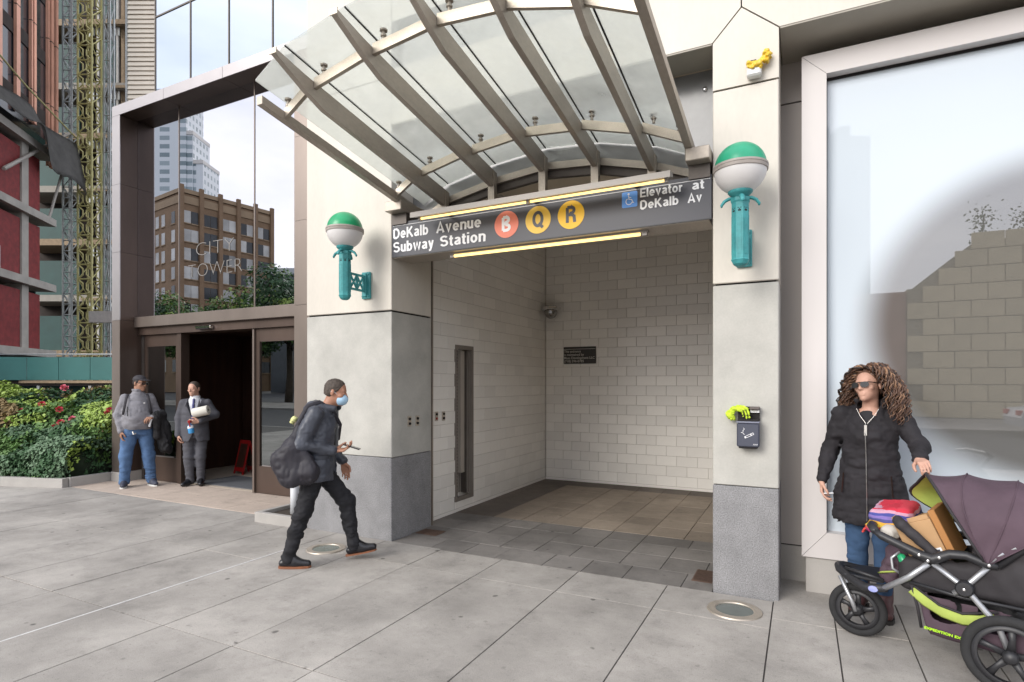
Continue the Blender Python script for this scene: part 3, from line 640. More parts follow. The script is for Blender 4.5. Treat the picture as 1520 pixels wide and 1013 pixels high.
for i in range(6):
    for y, nm in ((-0.15, 'purlin'), (-1.5, 'purlin')):
        a, b = Vector((RX[i] + 0.024, y, zr(i, y))), Vector((RX[i + 1] - 0.024, y, zr(i + 1, y)))
        bm = B(); h = 0.075; t = 0.016
        vs = [bm.verts.new(p) for p in (a + Vector((0, -t, 0)), b + Vector((0, -t, 0)), b + Vector((0, t, 0)), a + Vector((0, t, 0)), a + Vector((0, -t, h)), b + Vector((0, -t, h)), b + Vector((0, t, h)), a + Vector((0, t, h)))]
        for f in ((0, 3, 2, 1), (4, 5, 6, 7), (0, 1, 5, 4), (1, 2, 6, 5), (2, 3, 7, 6), (3, 0, 4, 7)): bm.faces.new([vs[k] for k in f])
        obj(nm, bm, 'steel_brushed', cp)
def knob(x, y, z, h):
    k = obj('glass_bolt', lathe(B(), [(0, 0), (0.012, 0), (0.012, h * 0.35), (0.021, h * 0.4), (0.021, h * 0.55), (0.012, h * 0.6), (0.012, h * 0.82), (0.027, h * 0.86), (0.027, h), (0, h)], Matrix.Translation((x, y, z)), 12), 'steel', cp, 40)
    return k
G = 0.15                                    # glass above the purlins
for i in range(7):
    for y in (-1.5, -0.15):
        if 0 < i < 6: knob(RX[i] + 0.11, y, zr(i, y) + 0.07 + 0.1 * (zr(i + 1, y) - zr(i, y)) , G - 0.07)
        else: knob(RX[i] + (0.05 if i == 0 else -0.06), y, zr(i, y) + 0.05, 0.1)
def gz(i, y): return zr(i, y) + (G if 0 < i < 6 else 0.135)
for i in range(6):
    x0, x1 = RX[i], RX[i + 1]; ya, yb = 0.33, -1.76
    g0 = 0.006; bm = B(); t = Vector((0, 0, 0.012))
    c = [Vector((x0 + g0, ya, gz(i, ya))), Vector((x1 - g0, ya, gz(i + 1, ya))), Vector((x1 - g0, yb, gz(i + 1, yb))), Vector((x0 + g0, yb, gz(i, yb)))]
    lo = [bm.verts.new(p) for p in c]; hi = [bm.verts.new(p + t) for p in c]
    bm.faces.new(lo[::-1]); bm.faces.new(hi)
    for k in range(4): bm.faces.new((lo[k], lo[(k + 1) % 4], hi[(k + 1) % 4], hi[k]))
    obj('glass_panel', bm, 'canopy_glass', cp)
for i in range(1, 6): obj('silicone_joint', tube(B(), [(RX[i], 0.33, gz(i, 0.33) + 0.004), (RX[i], -1.76, gz(i, -1.76) + 0.004)], 0.0075, 6), 'gap', cp)
# arched steel flashing at the wall, hangers, springer blocks
for i in range(6):
    bm = B(); facade(bm, [(RX[i], RZ[i] - 0.13), (RX[i + 1], RZ[i + 1] - 0.13), (RX[i + 1], RZ[i + 1] - 0.065), (RX[i], RZ[i] - 0.065)], 0.31, 0.04); obj('flashing', bm, 'steel', cp)
    bm = B(); facade(bm, [(RX[i], RZ[i] - 0.20), (RX[i + 1], RZ[i + 1] - 0.20), (RX[i + 1], RZ[i + 1] - 0.132), (RX[i], RZ[i] - 0.132)], 0.34, 0.05); obj('flashing', bm, 'steel_dark', cp)
for i in range(1, 6): boxo('hanger', RX[i] - 0.034, RX[i] + 0.034, 0.24, 0.30, zr(i, 0.3) - 0.42, zr(i, 0.3) + 0.04, 'steel', cp)
for x0, x1 in ((-3.70, -3.50), (-0.80, -0.62)):
    boxo('springer_block', x0, x1, -0.12, 0.32, 3.30, 3.40, 'steel', cp, 0.006); boxo('springer_bracket', x0 + 0.01, x1 - 0.01, -0.02, 0.30, 3.19, 3.298, 'steel_dark', cp)

# ------------------------------------------------------------------ station sign and its two tube lights
mat('sign_face', (0.052, 0.053, 0.066), 0.45, 0.06, 1.5, spec=0.5); mat('sign_white', (0.82, 0.82, 0.83), 0.5, 0.02); mat('sign_edge', (0.03, 0.03, 0.032), 0.5, 0.1)
mat('bullet_orange', (0.80, 0.22, 0.14), 0.5, 0.04); mat('bullet_yellow', (0.83, 0.53, 0.07), 0.5, 0.03); mat('bullet_gold', (0.86, 0.50, 0.015), 0.5, 0.03); mat('sign_blue', (0.10, 0.30, 0.75), 0.5, 0.03)
mat('tube_lamp', (0.9, 0.75, 0.3), 0.4, 0.02, emis=(1.0, 0.68, 0.24), estr=1.15); mat('fixture', (0.36, 0.33, 0.30), 0.5, 0.06, 3, metal=0.1, stretch=(0.2, 1, 1))
sg = thing('station_sign', 'long dark grey sign reading DeKalb Avenue Subway Station above the entrance', 'sign', (-2.16, 0, 2.87))
boxo('box', -3.700, -0.622, 0.0, 0.30, 2.875, 3.215, 'sign_face', sg); boxo('underside', -3.69, -0.64, 0.008, 0.295, 2.862, 2.874, 'steel', sg); boxo('rim', -3.702, -0.620, -0.003, 0.003, 2.866, 2.874, 'sign_edge', sg)
boxo('top_line', -3.69, -0.63, -0.0025, 0.001, 3.180, 3.1845, 'sign_white', sg)
def on_sign(x, z, y=-0.002): return Matrix.Translation((x, y, z)) @ Matrix.Rotation(R(90), 4, 'X')
sans('lettering', 'DeKalb', 0.104, 0.165, 'sign_white', sg, on_sign(-3.683, 3.052), 0.425); sans('lettering', 'Avenue', 0.104, 0.165, 'sign_white', sg, on_sign(-3.165, 3.052), 0.50)
sans('lettering', 'Subway', 0.104, 0.165, 'sign_white', sg, on_sign(-3.683, 2.915), 0.49); sans('lettering', 'Station', 0.104, 0.165, 'sign_white', sg, on_sign(-3.12, 2.915), 0.50)
for x, z, m, ch, mc in ((-2.40, 3.044, 'bullet_orange', 'B', 'sign_white'), (-2.085, 3.046, 'bullet_yellow', 'Q', 'sign_face'), (-1.775, 3.050, 'bullet_gold', 'R', 'sign_face')):
    b_ = obj('route_bullet', lathe(B(), [(0, 0.002), (0.122, 0.002), (0.122, 0), (0, 0)], on_sign(x, z, -0.001), 40), m, sg)
    sans('lettering', ch, 0.145, 0.19, mc, b_, on_sign(x - 0.046 - (0.008 if ch == 'Q' else 0), z - 0.0675, -0.0035))
pb = obj('access_symbol', prism(B(), arc(0.052, 0.052, 0.012, 0, R(90), 4) + arc(-0.052, 0.052, 0.012, R(90), R(180), 4) + arc(-0.052, -0.052, 0.012, R(180), R(270), 4) + arc(0.052, -0.052, 0.012, R(270), R(360), 4), on_sign(-1.262, 3.107, -0.001), 0.002), 'sign_blue', sg)
bm = B(); M = on_sign(-1.262, 3.107, -0.004)
def stroke(pts, r): tube(bm, [M @ Vector((p[0], p[1], 0)) for p in pts], r, 6)
lathe(bm, [(0, 0.001), (0.0085, 0.001), (0.0085, 0), (0, 0)], M @ Matrix.Translation((-0.008, 0.043, 0)), 14)
stroke([(-0.008, 0.03), (-0.004, 0.0), (0.018, -0.002), (0.028, -0.03), (0.037, -0.027)], 0.0042); stroke([(-0.006, 0.016), (0.014, 0.014)], 0.0034); stroke(arc(-0.004, -0.016, 0.026, R(120), R(340), 16), 0.0036)
obj('wheelchair_figure', bm, 'sign_white', pb)
sans('lettering', 'Elevator', 0.073, 0.165, 'sign_white', sg, on_sign(-1.175, 3.110), 0.335); sans('lettering', 'at', 0.073, 0.165, 'sign_white', sg, on_sign(-0.765, 3.110), 0.09)
sans('lettering', 'DeKalb', 0.073, 0.165, 'sign_white', sg, on_sign(-1.175, 3.012), 0.305); sans('lettering', 'Av', 0.073, 0.165, 'sign_white', sg, on_sign(-0.80, 3.012), 0.108)
fx = thing('tube_light', 'long metal light fixture with yellow tubes projecting over the sign', 'light', (-2.07, -0.25, 3.2), 0, 'yellow tube lights of the sign')
bm = B(); prism(bm, [(-0.06, 0.0), (0.05, 0.028), (0.05, 0.06), (-0.06, 0.048)], Matrix(((0, 0, 1, -3.27), (1, 0, 0, -0.22), (0, 1, 0, 3.145), (0, 0, 0, 1))), 2.39); obj('housing', bm, 'fixture', fx)
for a, b in ((-3.19, -2.10), (-2.06, -0.93)): obj('tube', tube(B(), [(a, -0.215, 3.143), (b, -0.215, 3.143)], 0.010, 10), 'tube_lamp', fx, True)
for x in (-3.2, -2.08, -0.92): boxo('socket', x - 0.012, x + 0.012, -0.235, -0.195, 3.125, 3.16, 'fixture', fx)
for x in (-3.0, -2.1, -1.2): boxo('arm', x - 0.015, x + 0.015, -0.17, 0.02, 3.192, 3.216, 'steel_dark', fx)
fx = thing('tube_light', 'yellow tube light hung under the bottom edge of the sign', 'light', (-2.1, 0.1, 2.86), 0, 'yellow tube lights of the sign')
obj('tube', tube(B(), [(-3.02, 0.10, 2.838), (-1.20, 0.10, 2.838)], 0.014, 10), 'tube_lamp', fx, True); boxo('housing', -3.06, -1.13, 0.07, 0.13, 2.85, 2.861, 'fixture', fx)
for x in (-3.04, -1.16): boxo('socket', x - 0.02, x + 0.02, 0.08, 0.12, 2.822, 2.85, 'fixture', fx)

# ------------------------------------------------------------------ globe lamps
mat('lamp_green', (0.015, 0.32, 0.13), 0.3, 0.12, 6, spec=0.5); mat('lamp_green_r', (0.02, 0.33, 0.18), 0.35, 0.12, 6); mat('lamp_white', (0.70, 0.68, 0.67), 0.35, 0.03, 4); mat('lamp_ring', (0.36, 0.32, 0.29), 0.5, 0.12, 8)
mat('teal_paint', (0.045, 0.27, 0.28), 0.55, 0.22, 9, 0.08, 120, fine=0.08, fscale=60); mat('slot_black', (0.01, 0.012, 0.012), 0.8, 0.1)
def globe_lamp(x, label, gm, armdir):
    y, zc, r = -0.33, 3.10, 0.175
    t = thing('globe_lamp', label, 'lamp', (x, 0, 2.5), 0, 'globe lamps beside the entrance'); M = Matrix.Translation((x, y, 0))
    n = 12
    low = [(r * math.sin(R(180 - 148 * k / n * 0.5 - 16 + 16)), zc - r * math.cos(R(148 * k / n * 0.5 + 16))) for k in range(n + 1)]
    low = [(r * math.cos(R(a)), zc + r * math.sin(R(a))) for a in np.linspace(-68, -4, 14)]
    obj('globe', lathe(B(), low, M, 36), 'lamp_white', t, True)
    obj('green_dome', lathe(B(), [(r * 0.985 * math.cos(R(a)), zc + 0.012 + r * 0.97 * math.sin(R(a))) for a in np.linspace(2, 90, 14)], M, 36), gm, t, True)
    obj('ring', lathe(B(), [(r * 0.98, zc - 0.022), (r * 1.035, zc - 0.020), (r * 1.05, zc - 0.004), (r * 1.025, zc), (r * 1.05, zc + 0.006), (r * 1.04, zc + 0.02), (r * 0.97, zc + 0.024)], M, 40), 'lamp_ring', t, 40)
    obj('collar', lathe(B(), [(0.04, 2.895), (0.05, 2.90), (0.056, 2.912), (0.072, 2.922), (0.082, 2.935), (0.082, 2.948), (0.06, 2.952)], M, 28), 'teal_paint', t, 40)
    pole = obj('post', lathe(B(), [(0, 2.415), (0.03, 2.42), (0.05, 2.435), (0.060, 2.455), (0.064, 2.462), (0.060, 2.47), (0.060, 2.86), (0.066, 2.872), (0.066, 2.895), (0.03, 2.905)], M, 8, R(22.5)), 'teal_paint', t)
    for k in range(4):
        a = R(90 * k + 12); bm = B(); d = Vector((math.cos(a), math.sin(a), 0)); p0 = Vector((x, y, 2.892))
        tube(bm, [p0 + d * q + Vector((0, 0, h)) for q, h in ((0.04, 0.006), (0.075, 0.004), (0.105, -0.012), (0.125, -0.04), (0.122, -0.052))], [0.018, 0.018, 0.017, 0.014, 0.010], 8, flat=0.7); obj('leaf_hook', bm, 'teal_paint', pole, True)
    for k in range(8):
        a = R(45 * k); M2 = M @ Matrix.Rotation(a, 4, 'Z'); bm = B(); box(bm, 0.052, 0.0565, -0.010, 0.010, 2.795, 2.806, M2); box(bm, 0.052, 0.0565, -0.012, -0.006, 2.816, 2.822, M2); box(bm, 0.052, 0.0565, 0.006, 0.012, 2.816, 2.822, M2); box(bm, 0.052, 0.0565, -0.003, 0.003, 2.809, 2.814, M2); obj('vent_slot', bm, 'slot_black', pole)
        bm = B(); box(bm, 0.0545, 0.0575, -0.013, 0.013, 2.50, 2.77, M2); obj('flute', bm, 'teal_paint', pole)
    # lattice bracket back to the wall
    ys = (-0.275, -0.045)
    br = boxo('bracket', x - 0.012, x + 0.012, ys[0], ys[1], 2.685, 2.705, 'teal_paint', t); boxo('bracket_rail', x - 0.012, x + 0.012, ys[0], ys[1], 2.535, 2.555, 'teal_paint', br)
    for a, b in ((-0.255, -0.16), (-0.16, -0.065)):
        for z0, z1 in ((2.55, 2.69), (2.69, 2.55)): obj('lattice_bar', tube(B(), [(x, a, z0), (x, b, z1)], 0.011, 6), 'teal_paint', br)
    for yy in (-0.26, -0.16, -0.06): boxo('lattice_post', x - 0.010, x + 0.010, yy - 0.012, yy + 0.012, 2.55, 2.69, 'teal_paint', br)
    boxo('wall_plate', x - 0.055, x + 0.055, -0.03, -0.002, 2.47, 2.745, 'teal_paint', t, 0.006); boxo('plate_rib', x - 0.02, x + 0.02, -0.05, -0.031, 2.49, 2.73, 'teal_paint', t, 0.004)
    for zz in (2.495, 2.72):
        for sx in (-0.036, 0.036): obj('bolt', lathe(B(), [(0, 0.012), (0.009, 0.012), (0.009, 0), (0, 0)], on_sign(x + sx, zz, -0.03), 8), 'teal_paint', t)
globe_lamp(-4.02, 'green and white globe lamp on teal bracket, left of the station sign', 'lamp_green', 1)
globe_lamp(-0.385, 'green and white globe lamp on teal bracket, right of the station sign', 'lamp_green_r', 1)

# ------------------------------------------------------------------ small fittings
mat('plaque_black', (0.02, 0.016, 0.012), 0.4, 0.2); mat('plaque_text', (0.55, 0.52, 0.47), 0.5, 0.05)
pq = thing('wall_plaque', 'small black notice plaque with four text lines on tiled wall', 'plaque', (-3.22, 4.19, 2.05))
boxo('plate', -3.497, -2.945, 4.178, 4.196, 1.915, 2.19, 'plaque_black', pq, 0.003)
boxo('top_line', -3.49, -2.95, 4.175, 4.179, 2.150, 2.156, 'plaque_text', pq)
for k, (s, w) in enumerate((('This entrance', 0.29), ('is maintained by', 0.34), ('Muss Development LLC', 0.52), ('(718) 596-0785', 0.34))):
    lettering('lettering', s, 0.056, 'plaque_text', pq, Matrix.Translation((-3.487, 4.1765, 2.098 - 0.053 * k)) @ Matrix.Rotation(R(90), 4, 'X'), 0.0004, width=w)
dm = thing('dome_camera', 'mirrored dome camera in the corner of the tiled vestibule', 'camera', (-3.7, 4.1, 2.8))
glass('dome_clear', (0.35, 0.33, 0.3), 0.3, 0.02)
M = Matrix.Translation((-3.665, 4.04, 2.78)) @ Matrix.Diagonal((1.15, 1.15, 1.3, 1))
obj('mount', lathe(B(), [(0, 0.07), (0.08, 0.065), (0.135, 0.045), (0.14, 0.02), (0.1, 0.0), (0, 0)], M, 24), 'chrome', dm, 40); obj('dome', lathe(B(), [(0.098 * math.cos(R(a)), 0.098 * math.sin(R(a))) for a in np.linspace(0, -90, 10)], M, 24), 'dome_clear', dm, True)
obj('lens', lathe(B(), [(0, -0.05), (0.03, -0.045), (0.04, -0.01), (0, 0.0)], M, 16), 'plaque_black', dm, True); boxo('wall_arm', -3.70, -3.66, 4.06, 4.195, 2.84, 2.868, 'steel', dm)
# recessed stainless slot (roller gate pocket) in the left wall
sl = thing('gate_pocket', 'tall narrow stainless steel recess in the white tiled side wall', 'cabinet', (-3.85, 1.6, 0.1))
y0, y1, z0, z1 = SLOT
for a, b, c, d in ((y0, y0 + 0.045, z0, z1), (y1 - 0.045, y1, z0, z1)): boxo('frame', -3.86, -3.822, a, b, c, d, 'pocket_frame', sl)
boxo('frame', -3.86, -3.822, y0 + 0.0455, y1 - 0.0455, z1 - 0.05, z1, 'pocket_frame', sl); boxo('frame', -3.86, -3.822, y0 + 0.0455, y1 - 0.0455, z0, z0 + 0.05, 'pocket_frame', sl)
boxo('back_plate', -4.02, -3.995, y0 + 0.046, y1 - 0.046, z0 + 0.051, z1 - 0.051, 'pocket_back', sl); boxo('inner_cheek', -3.96, -3.861, y1 - 0.075, y1 - 0.046, z0 + 0.051, z1 - 0.051, 'pocket_frame', sl); boxo('inner_cheek', -3.96, -3.861, y0 + 0.046, y0 + 0.07, z0 + 0.051, z1 - 0.051, 'pocket_frame', sl)
boxo('gate_edge', -3.955, -3.90, y1 - 0.19, y1 - 0.10, 0.45, z1 - 0.06, 'pocket_back', sl); boxo('gate_rail', -3.955, -3.88, y1 - 0.10, y1 - 0.085, z0 + 0.06, z1 - 0.06, 'steel_dark', sl)
for k in range(46): boxo('slot_perforation', -3.8225, -3.8205, y0 + 0.030, y0 + 0.037, z0 + 0.06 + k * 0.04, z0 + 0.08 + k * 0.04, 'gap', sl)
# switch plates
mat('key_red', (0.35, 0.05, 0.04), 0.4, 0.1)
def plate(loc, face, label, red=False):
    t = thing('key_switch', label, 'switch', loc, 0, 'small steel key switches'); x, y, z = loc
    boxo('plate', x, x + 0.006, y - 0.033, y + 0.033, z - 0.055, z + 0.055, 'steel_brushed', t, 0.002)
    for dz in (-0.025, 0.025): obj('key_barrel', lathe(B(), [(0, 0.012), (0.013, 0.012), (0.015, 0), (0, 0)], Matrix.Translation((x + 0.006, y, z + dz)) @ Matrix.Rotation(R(90), 4, 'Y'), 12), 'key_red' if red and dz < 0 else 'gap', t)
plate((-3.709, 0.295, 1.197), 0, 'key switch plate nearest the street on the stone pillar side'); plate((-3.709, 0.435, 1.195), 0, 'key switch plate deeper in on the stone pillar side')
plate((-3.829, 0.975, 1.21), 0, 'key switch plate with red key on the white tiles', True); plate((-3.829, 1.125, 1.207), 0, 'key switch plate on white tiles beside the tall steel recess')
# ashtray and glove
mat('ash_grey', (0.055, 0.06, 0.085), 0.4, 0.08, 5); mat('ash_lip', (0.20, 0.21, 0.27), 0.4, 0.08); mat('dirt_black', (0.014, 0.012, 0.012), 0.85, 0.3, 40); mat('ash_brown', (0.12, 0.10, 0.09), 0.6, 0.2)
ax = thing('wall_ashtray', 'dark grey wall-mounted ashtray box with cigarette symbol on the pillar', 'ashtray', (-0.35, -0.08, 1.13))
boxo('bin', -0.430, -0.276, -0.105, -0.012, 1.13, 1.305, 'ash_grey', ax, 0.008); boxo('foot', -0.418, -0.288, -0.095, -0.012, 1.118, 1.131, 'dirt_black', ax, 0.004); boxo('lip', -0.432, -0.274, -0.108, -0.012, 1.306, 1.318, 'ash_lip', ax, 0.003)
boxo('back_plate', -0.428, -0.278, -0.03, -0.010, 1.319, 1.425, 'dirt_black', ax); boxo('grate', -0.424, -0.282, -0.10, -0.031, 1.319, 1.332, 'dirt_black', ax)
boxo('label_strip', -0.34, -0.279, -0.05, -0.032, 1.382, 1.402, 'sign_white', ax); boxo('hood', -0.345, -0.275, -0.085, -0.031, 1.404, 1.424, 'ash_brown', ax, 0.006)
cig = Matrix.Translation((-0.345, -0.107, 1.215)) @ Matrix.Rotation(R(-28), 4, 'Y')
bm = B(); box(bm, -0.03, 0.035, 0, 0.002, -0.008, -0.005, cig); box(bm, -0.03, 0.035, 0, 0.002, 0.005, 0.008, cig); box(bm, 0.032, 0.035, 0, 0.002, -0.005, 0.005, cig); box(bm, 0.012, 0.018, 0, 0.002, -0.005, 0.005, cig); box(bm, -0.034, -0.022, 0, 0.002, -0.008, 0.008, cig); obj('cigarette_symbol', bm, 'sign_white', ax)
bm = B(); tube(bm, [(-0.376, -0.107, 1.22), (-0.388, -0.107, 1.234), (-0.400, -0.107, 1.236)], 0.002, 5); tube(bm, [(-0.386, -0.107, 1.238), (-0.386, -0.107, 1.252), (-0.376, -0.107, 1.262), (-0.384, -0.107, 1.270)], 0.002, 5); obj('smoke_symbol', bm, 'sign_white', ax)
bm = B()
for k in range(4): tube(bm, [(-0.316 + k * 0.008, -0.1062, 1.146), (-0.313 + k * 0.008, -0.1062, 1.155)], 0.0018, 5)
obj('maker_mark', bm, 'sign_white', ax)
mat('glove_yellow', (0.50, 0.66, 0.04), 0.85, 0.28, 60, 0.3, 400); mat('glove_palm', (0.045, 0.035, 0.02), 0.9, 0.2)
S = SDF((-0.56, -0.16, 1.28), (-0.26, 0.0, 1.46), 0.0035)
S.cone((-0.452, -0.055, 1.408), (-0.40, -0.06, 1.41), 0.022, 0.026, 0.015).ell((-0.39, -0.065, 1.405), (0.045, 0.035, 0.02), 0.02)
S.cone((-0.452, -0.055, 1.408), (-0.482, -0.05, 1.365), 0.023, 0.03, 0.015).cone((-0.482, -0.05, 1.365), (-0.468, -0.05, 1.345), 0.026, 0.028, 0.01)
for dx, dy, L_ in ((0.0, 0.0, 0.05), (0.022, -0.004, 0.058), (0.042, 0.0, 0.056)): S.cone((-0.40 + dx, -0.085 + dy, 1.405), (-0.385 + dx, -0.092 + dy, 1.405 - L_), 0.0105, 0.009, 0.006)
S.wrinkle(0.006, (45, 45, 45), 3).wrinkle(0.003, (110, 110, 110), 4)
gl_ = tag(obj('work_glove', S.mesh('work_glove', 'glove_yellow'), None), 'bright yellow-green work glove draped over the wall ashtray', 'glove')
bm = B()
for dx in (0.010, 0.031): tube(bm, [(-0.398 + dx, -0.098, 1.402), (-0.383 + dx, -0.101, 1.355)], 0.005, 6, flat=0.6)
obj('palm_coating', bm, 'glove_palm', gl_)
# alarm device in torn yellow wrap high on the right pillar
mat('alarm_white', (0.72, 0.72, 0.70), 0.4, 0.06); mat('wrap_yellow', (0.70, 0.46, 0.03), 0.35, 0.22, 25)
al = thing('alarm_strobe', 'white alarm device half wrapped in torn yellow plastic on the pillar', 'alarm', (-0.3, 0, 3.9))
obj('housing', box(B(), -0.365, -0.265, -0.075, -0.002, 3.868, 3.945, bev=0.012), 'alarm_white', al)
S = SDF((-0.40, -0.14, 3.88), (-0.14, 0.02, 4.08), 0.004); S.rbox((-0.312, -0.045, 3.945), (0.056, 0.05, 0.03), 0.016).cone((-0.29, -0.05, 3.965), (-0.245, -0.045, 3.985), 0.022, 0.012, 0.01)
S.rbox((-0.232, -0.045, 4.0), (0.032, 0.030, 0.042), 0.01, 0.012, Matrix.Rotation(R(28), 3, 'Y')).wrinkle(0.010, (38, 38, 38), 5); obj('plastic_wrap', S.mesh('plastic_wrap', 'wrap_yellow'), None, al)
boxo('bracket', -0.36, -0.30, -0.05, -0.004, 3.978, 3.992, 'dirt_black', al)
# in-ground uplights and floor grates
glass('uplight_glass', (0.35, 0.45, 0.42), 0.14, 0.05, 0.5, (0.42, 0.50, 0.47)); mat('uplight_dirt', (0.40, 0.37, 0.2), 0.7, 0.4, 30)
for x, y, lab in ((-0.423, -0.335, 'round in-ground uplight with glass lens before the right pillar'), (-4.10, -0.50, 'round in-ground uplight with yellowish lens by the walking man')):
    t = thing('ground_light', lab, 'light', (x, y, 0), 0, 'lights set in the pavement'); M = Matrix.Translation((x, y, 0))
    obj('rim', lathe(B(), [(0.185, 0.0005), (0.18, 0.009), (0.13, 0.011), (0.125, 0.003)], M, 40), 'steel_brushed', t, 40); obj('lens', lathe(B(), [(0, 0.007), (0.08, 0.0065), (0.127, 0.004)], M, 40), 'uplight_glass', t, True)
    obj('reflector', lathe(B(), [(0.125, 0.0022), (0.06, 0.0021), (0, 0.002)], M, 24), 'uplight_dirt' if x < -1 else 'steel_brushed', t)
mat('rust', (0.12, 0.075, 0.055), 0.8, 0.25, 30, 0.2, 200)
for x0, x1, y0, y1, lab in ((-0.80, -0.64, 0.16, 0.47, 'rusty brown floor grate beside the right pillar base'), (-3.68, -3.42, 0.36, 0.56, 'rusty brown floor grate beside the left pillar base')):
    t = thing('floor_grate', lab, 'grate', ((x0 + x1) / 2, (y0 + y1) / 2, 0), 0, 'rusty floor grates'); boxo('frame', x0, x1, y0, y1, 0.001, 0.004, 'rust', t)
    n = 12
    for k in range(n): a = x0 + 0.008 + (x1 - x0 - 0.016) * k / n; boxo('bar', a, a + (x1 - x0) / n * 0.55, y0 + 0.01, y1 - 0.01, 0.0042, 0.009, 'rust', t)
# low kerb planter, standpipe by the doors
kb = thing('low_kerb_box', 'low grey stone kerb box on pavement behind the walking man', 'planter', (-5.2, 0.2, 0))
for a, b, c, d in ((-5.64, -4.90, -0.06, 0.0), (-5.64, -5.58, 0.001, 0.78)): boxo('kerb', a, b, c, d, -0.1, 0.115, 'plinth_stone', kb, 0.004)
mat('soil', (0.05, 0.038, 0.028), 0.95, 0.3, 25, 0.5, 60); boxo('soil', -5.58, -4.9, 0.0, 0.78, -0.1, 0.075, 'soil', kb)
mat('pipe_white', (0.62, 0.64, 0.67), 0.5, 0.05); sp = thing('standpipe', 'double-headed silver standpipe on a pale post near the pillar', 'standpipe', (-5.33, 0.22, 0))
obj('post', tube(B(), [(-5.30, 0.22, 0.07), (-5.30, 0.22, 0.50)], 0.05, 14), 'pipe_white', sp, True)
for dx, dy in ((-0.13, -0.06), (0.02, -0.12)):
    a = Vector((-5.30, 0.22, 0.52)); b = a + Vector((dx, dy, 0.0)); c_ = obj('inlet', tube(B(), [a, b], 0.04, 12), 'chrome', sp, True); d = (b - a).normalized()
    obj('cap', tube(B(), [b - d * 0.01, b + d * 0.03], 0.052, 12), 'chrome', c_); obj('cap_lug', tube(B(), [b + d * 0.03 + Vector((0, 0, 0.04)), b + d * 0.045 - Vector((0, 0, 0.04))], 0.009, 6), 'chrome', c_)
# red A-frame floor sign in the lobby
mat('sign_red', (0.32, 0.012, 0.012), 0.35, 0.1); af = thing('floor_sign', 'dark red folding floor sign standing inside the doorway', 'sign', (-8.9, 2.25, 0))
for s in (-1, 1):
    M = Matrix.Translation((-8.82, 2.35, 0)) @ Matrix.Rotation(R(82), 4, 'Z') @ Matrix.Rotation(R(13 * s), 4, 'Y')
    bm = B(); box(bm, -0.008, 0.008, -0.15, -0.115, 0.0, 0.60, M); box(bm, -0.008, 0.008, 0.115, 0.15, 0.0, 0.60, M); box(bm, -0.008, 0.008, -0.115, 0.115, 0.54, 0.60, M); box(bm, -0.008, 0.008, -0.115, 0.115, 0.05, 0.12, M)
    for v in bm.verts: v.co.x += -0.135 * s * math.cos(R(82)); v.co.y += -0.135 * s * math.sin(R(82))
    leaf = obj('leaf', bm, 'sign_red', af); bm = B(); box(bm, -0.004, 0.004, -0.115, 0.115, 0.12, 0.54, M)
    for v in bm.verts: v.co.x += -0.135 * s * math.cos(R(82)); v.co.y += -0.135 * s * math.sin(R(82))
    obj('insert', bm, 'wood_dark', leaf)
# ------------------------------------------------------------------ background to the left: building site, hoist, hoarding
_th = R(26.7); _a = Vector((-math.sin(_th), math.cos(_th), 0)); _r = Vector((math.cos(_th), math.sin(_th), 0)); _c = Vector((0, -4.66, 0))
def site(X, Z, z=0.0): return _c + _a * Z + _r * X + Vector((0, 0, z))          # site survey grid (metres right of / along the street axis)
def frame(o, ex):
    ex = Vector(ex).normalized(); ey = Vector((0, 0, 1)).cross(ex); M = Matrix.Identity(4)
    for i in range(3): M[i][0] = ex[i]; M[i][1] = ey[i]; M[i][2] = (0, 0, 1)[i]; M[i][3] = o[i]
    return M
def mbox(name, M, x0, x1, y0, y1, z0, z1, m, parent=None, bev=0.0): return obj(name, box(B(), x0, x1, y0, y1, z0, z1, M, bev), m, parent)
mat('raw_concrete', (0.40, 0.375, 0.335), 0.85, 0.14, 1.5, 0.1, 20); mat('netting_red', (0.21, 0.025, 0.025), 0.8, 0.25, 4, 0.3, 25); mat('hoarding_green', (0.02, 0.075, 0.07), 0.6, 0.14, 1.2)
mat('shed_green', (0.04, 0.17, 0.155), 0.55, 0.12, 0.9, rnd=0.1); mat('copper', (0.72, 0.38, 0.27), 0.45, 0.15, 0.6, metal=0.4, rnd=0.16); mat('tower_glass', (0.030, 0.036, 0.045), 0.15, 0.35, 0.5, spec=0.7)
mat('site_dark', (0.045, 0.035, 0.03), 0.9, 0.35, 1.2); mat('galvanised', (0.42, 0.44, 0.44), 0.5, 0.12, 3, metal=0.3); mat('hoist_yellow', (0.50, 0.46, 0.20), 0.55, 0.15, 3); mat('tarp', (0.17, 0.165, 0.155), 0.85, 0.25, 1.5, 0.4, 6)
mat('lap_siding', (0.80, 0.72, 0.60), 0.6, 0.05, 2); mat('site_white', (0.62, 0.60, 0.56), 0.6, 0.1); mat('site_tan', (0.33, 0.24, 0.15), 0.7, 0.2)
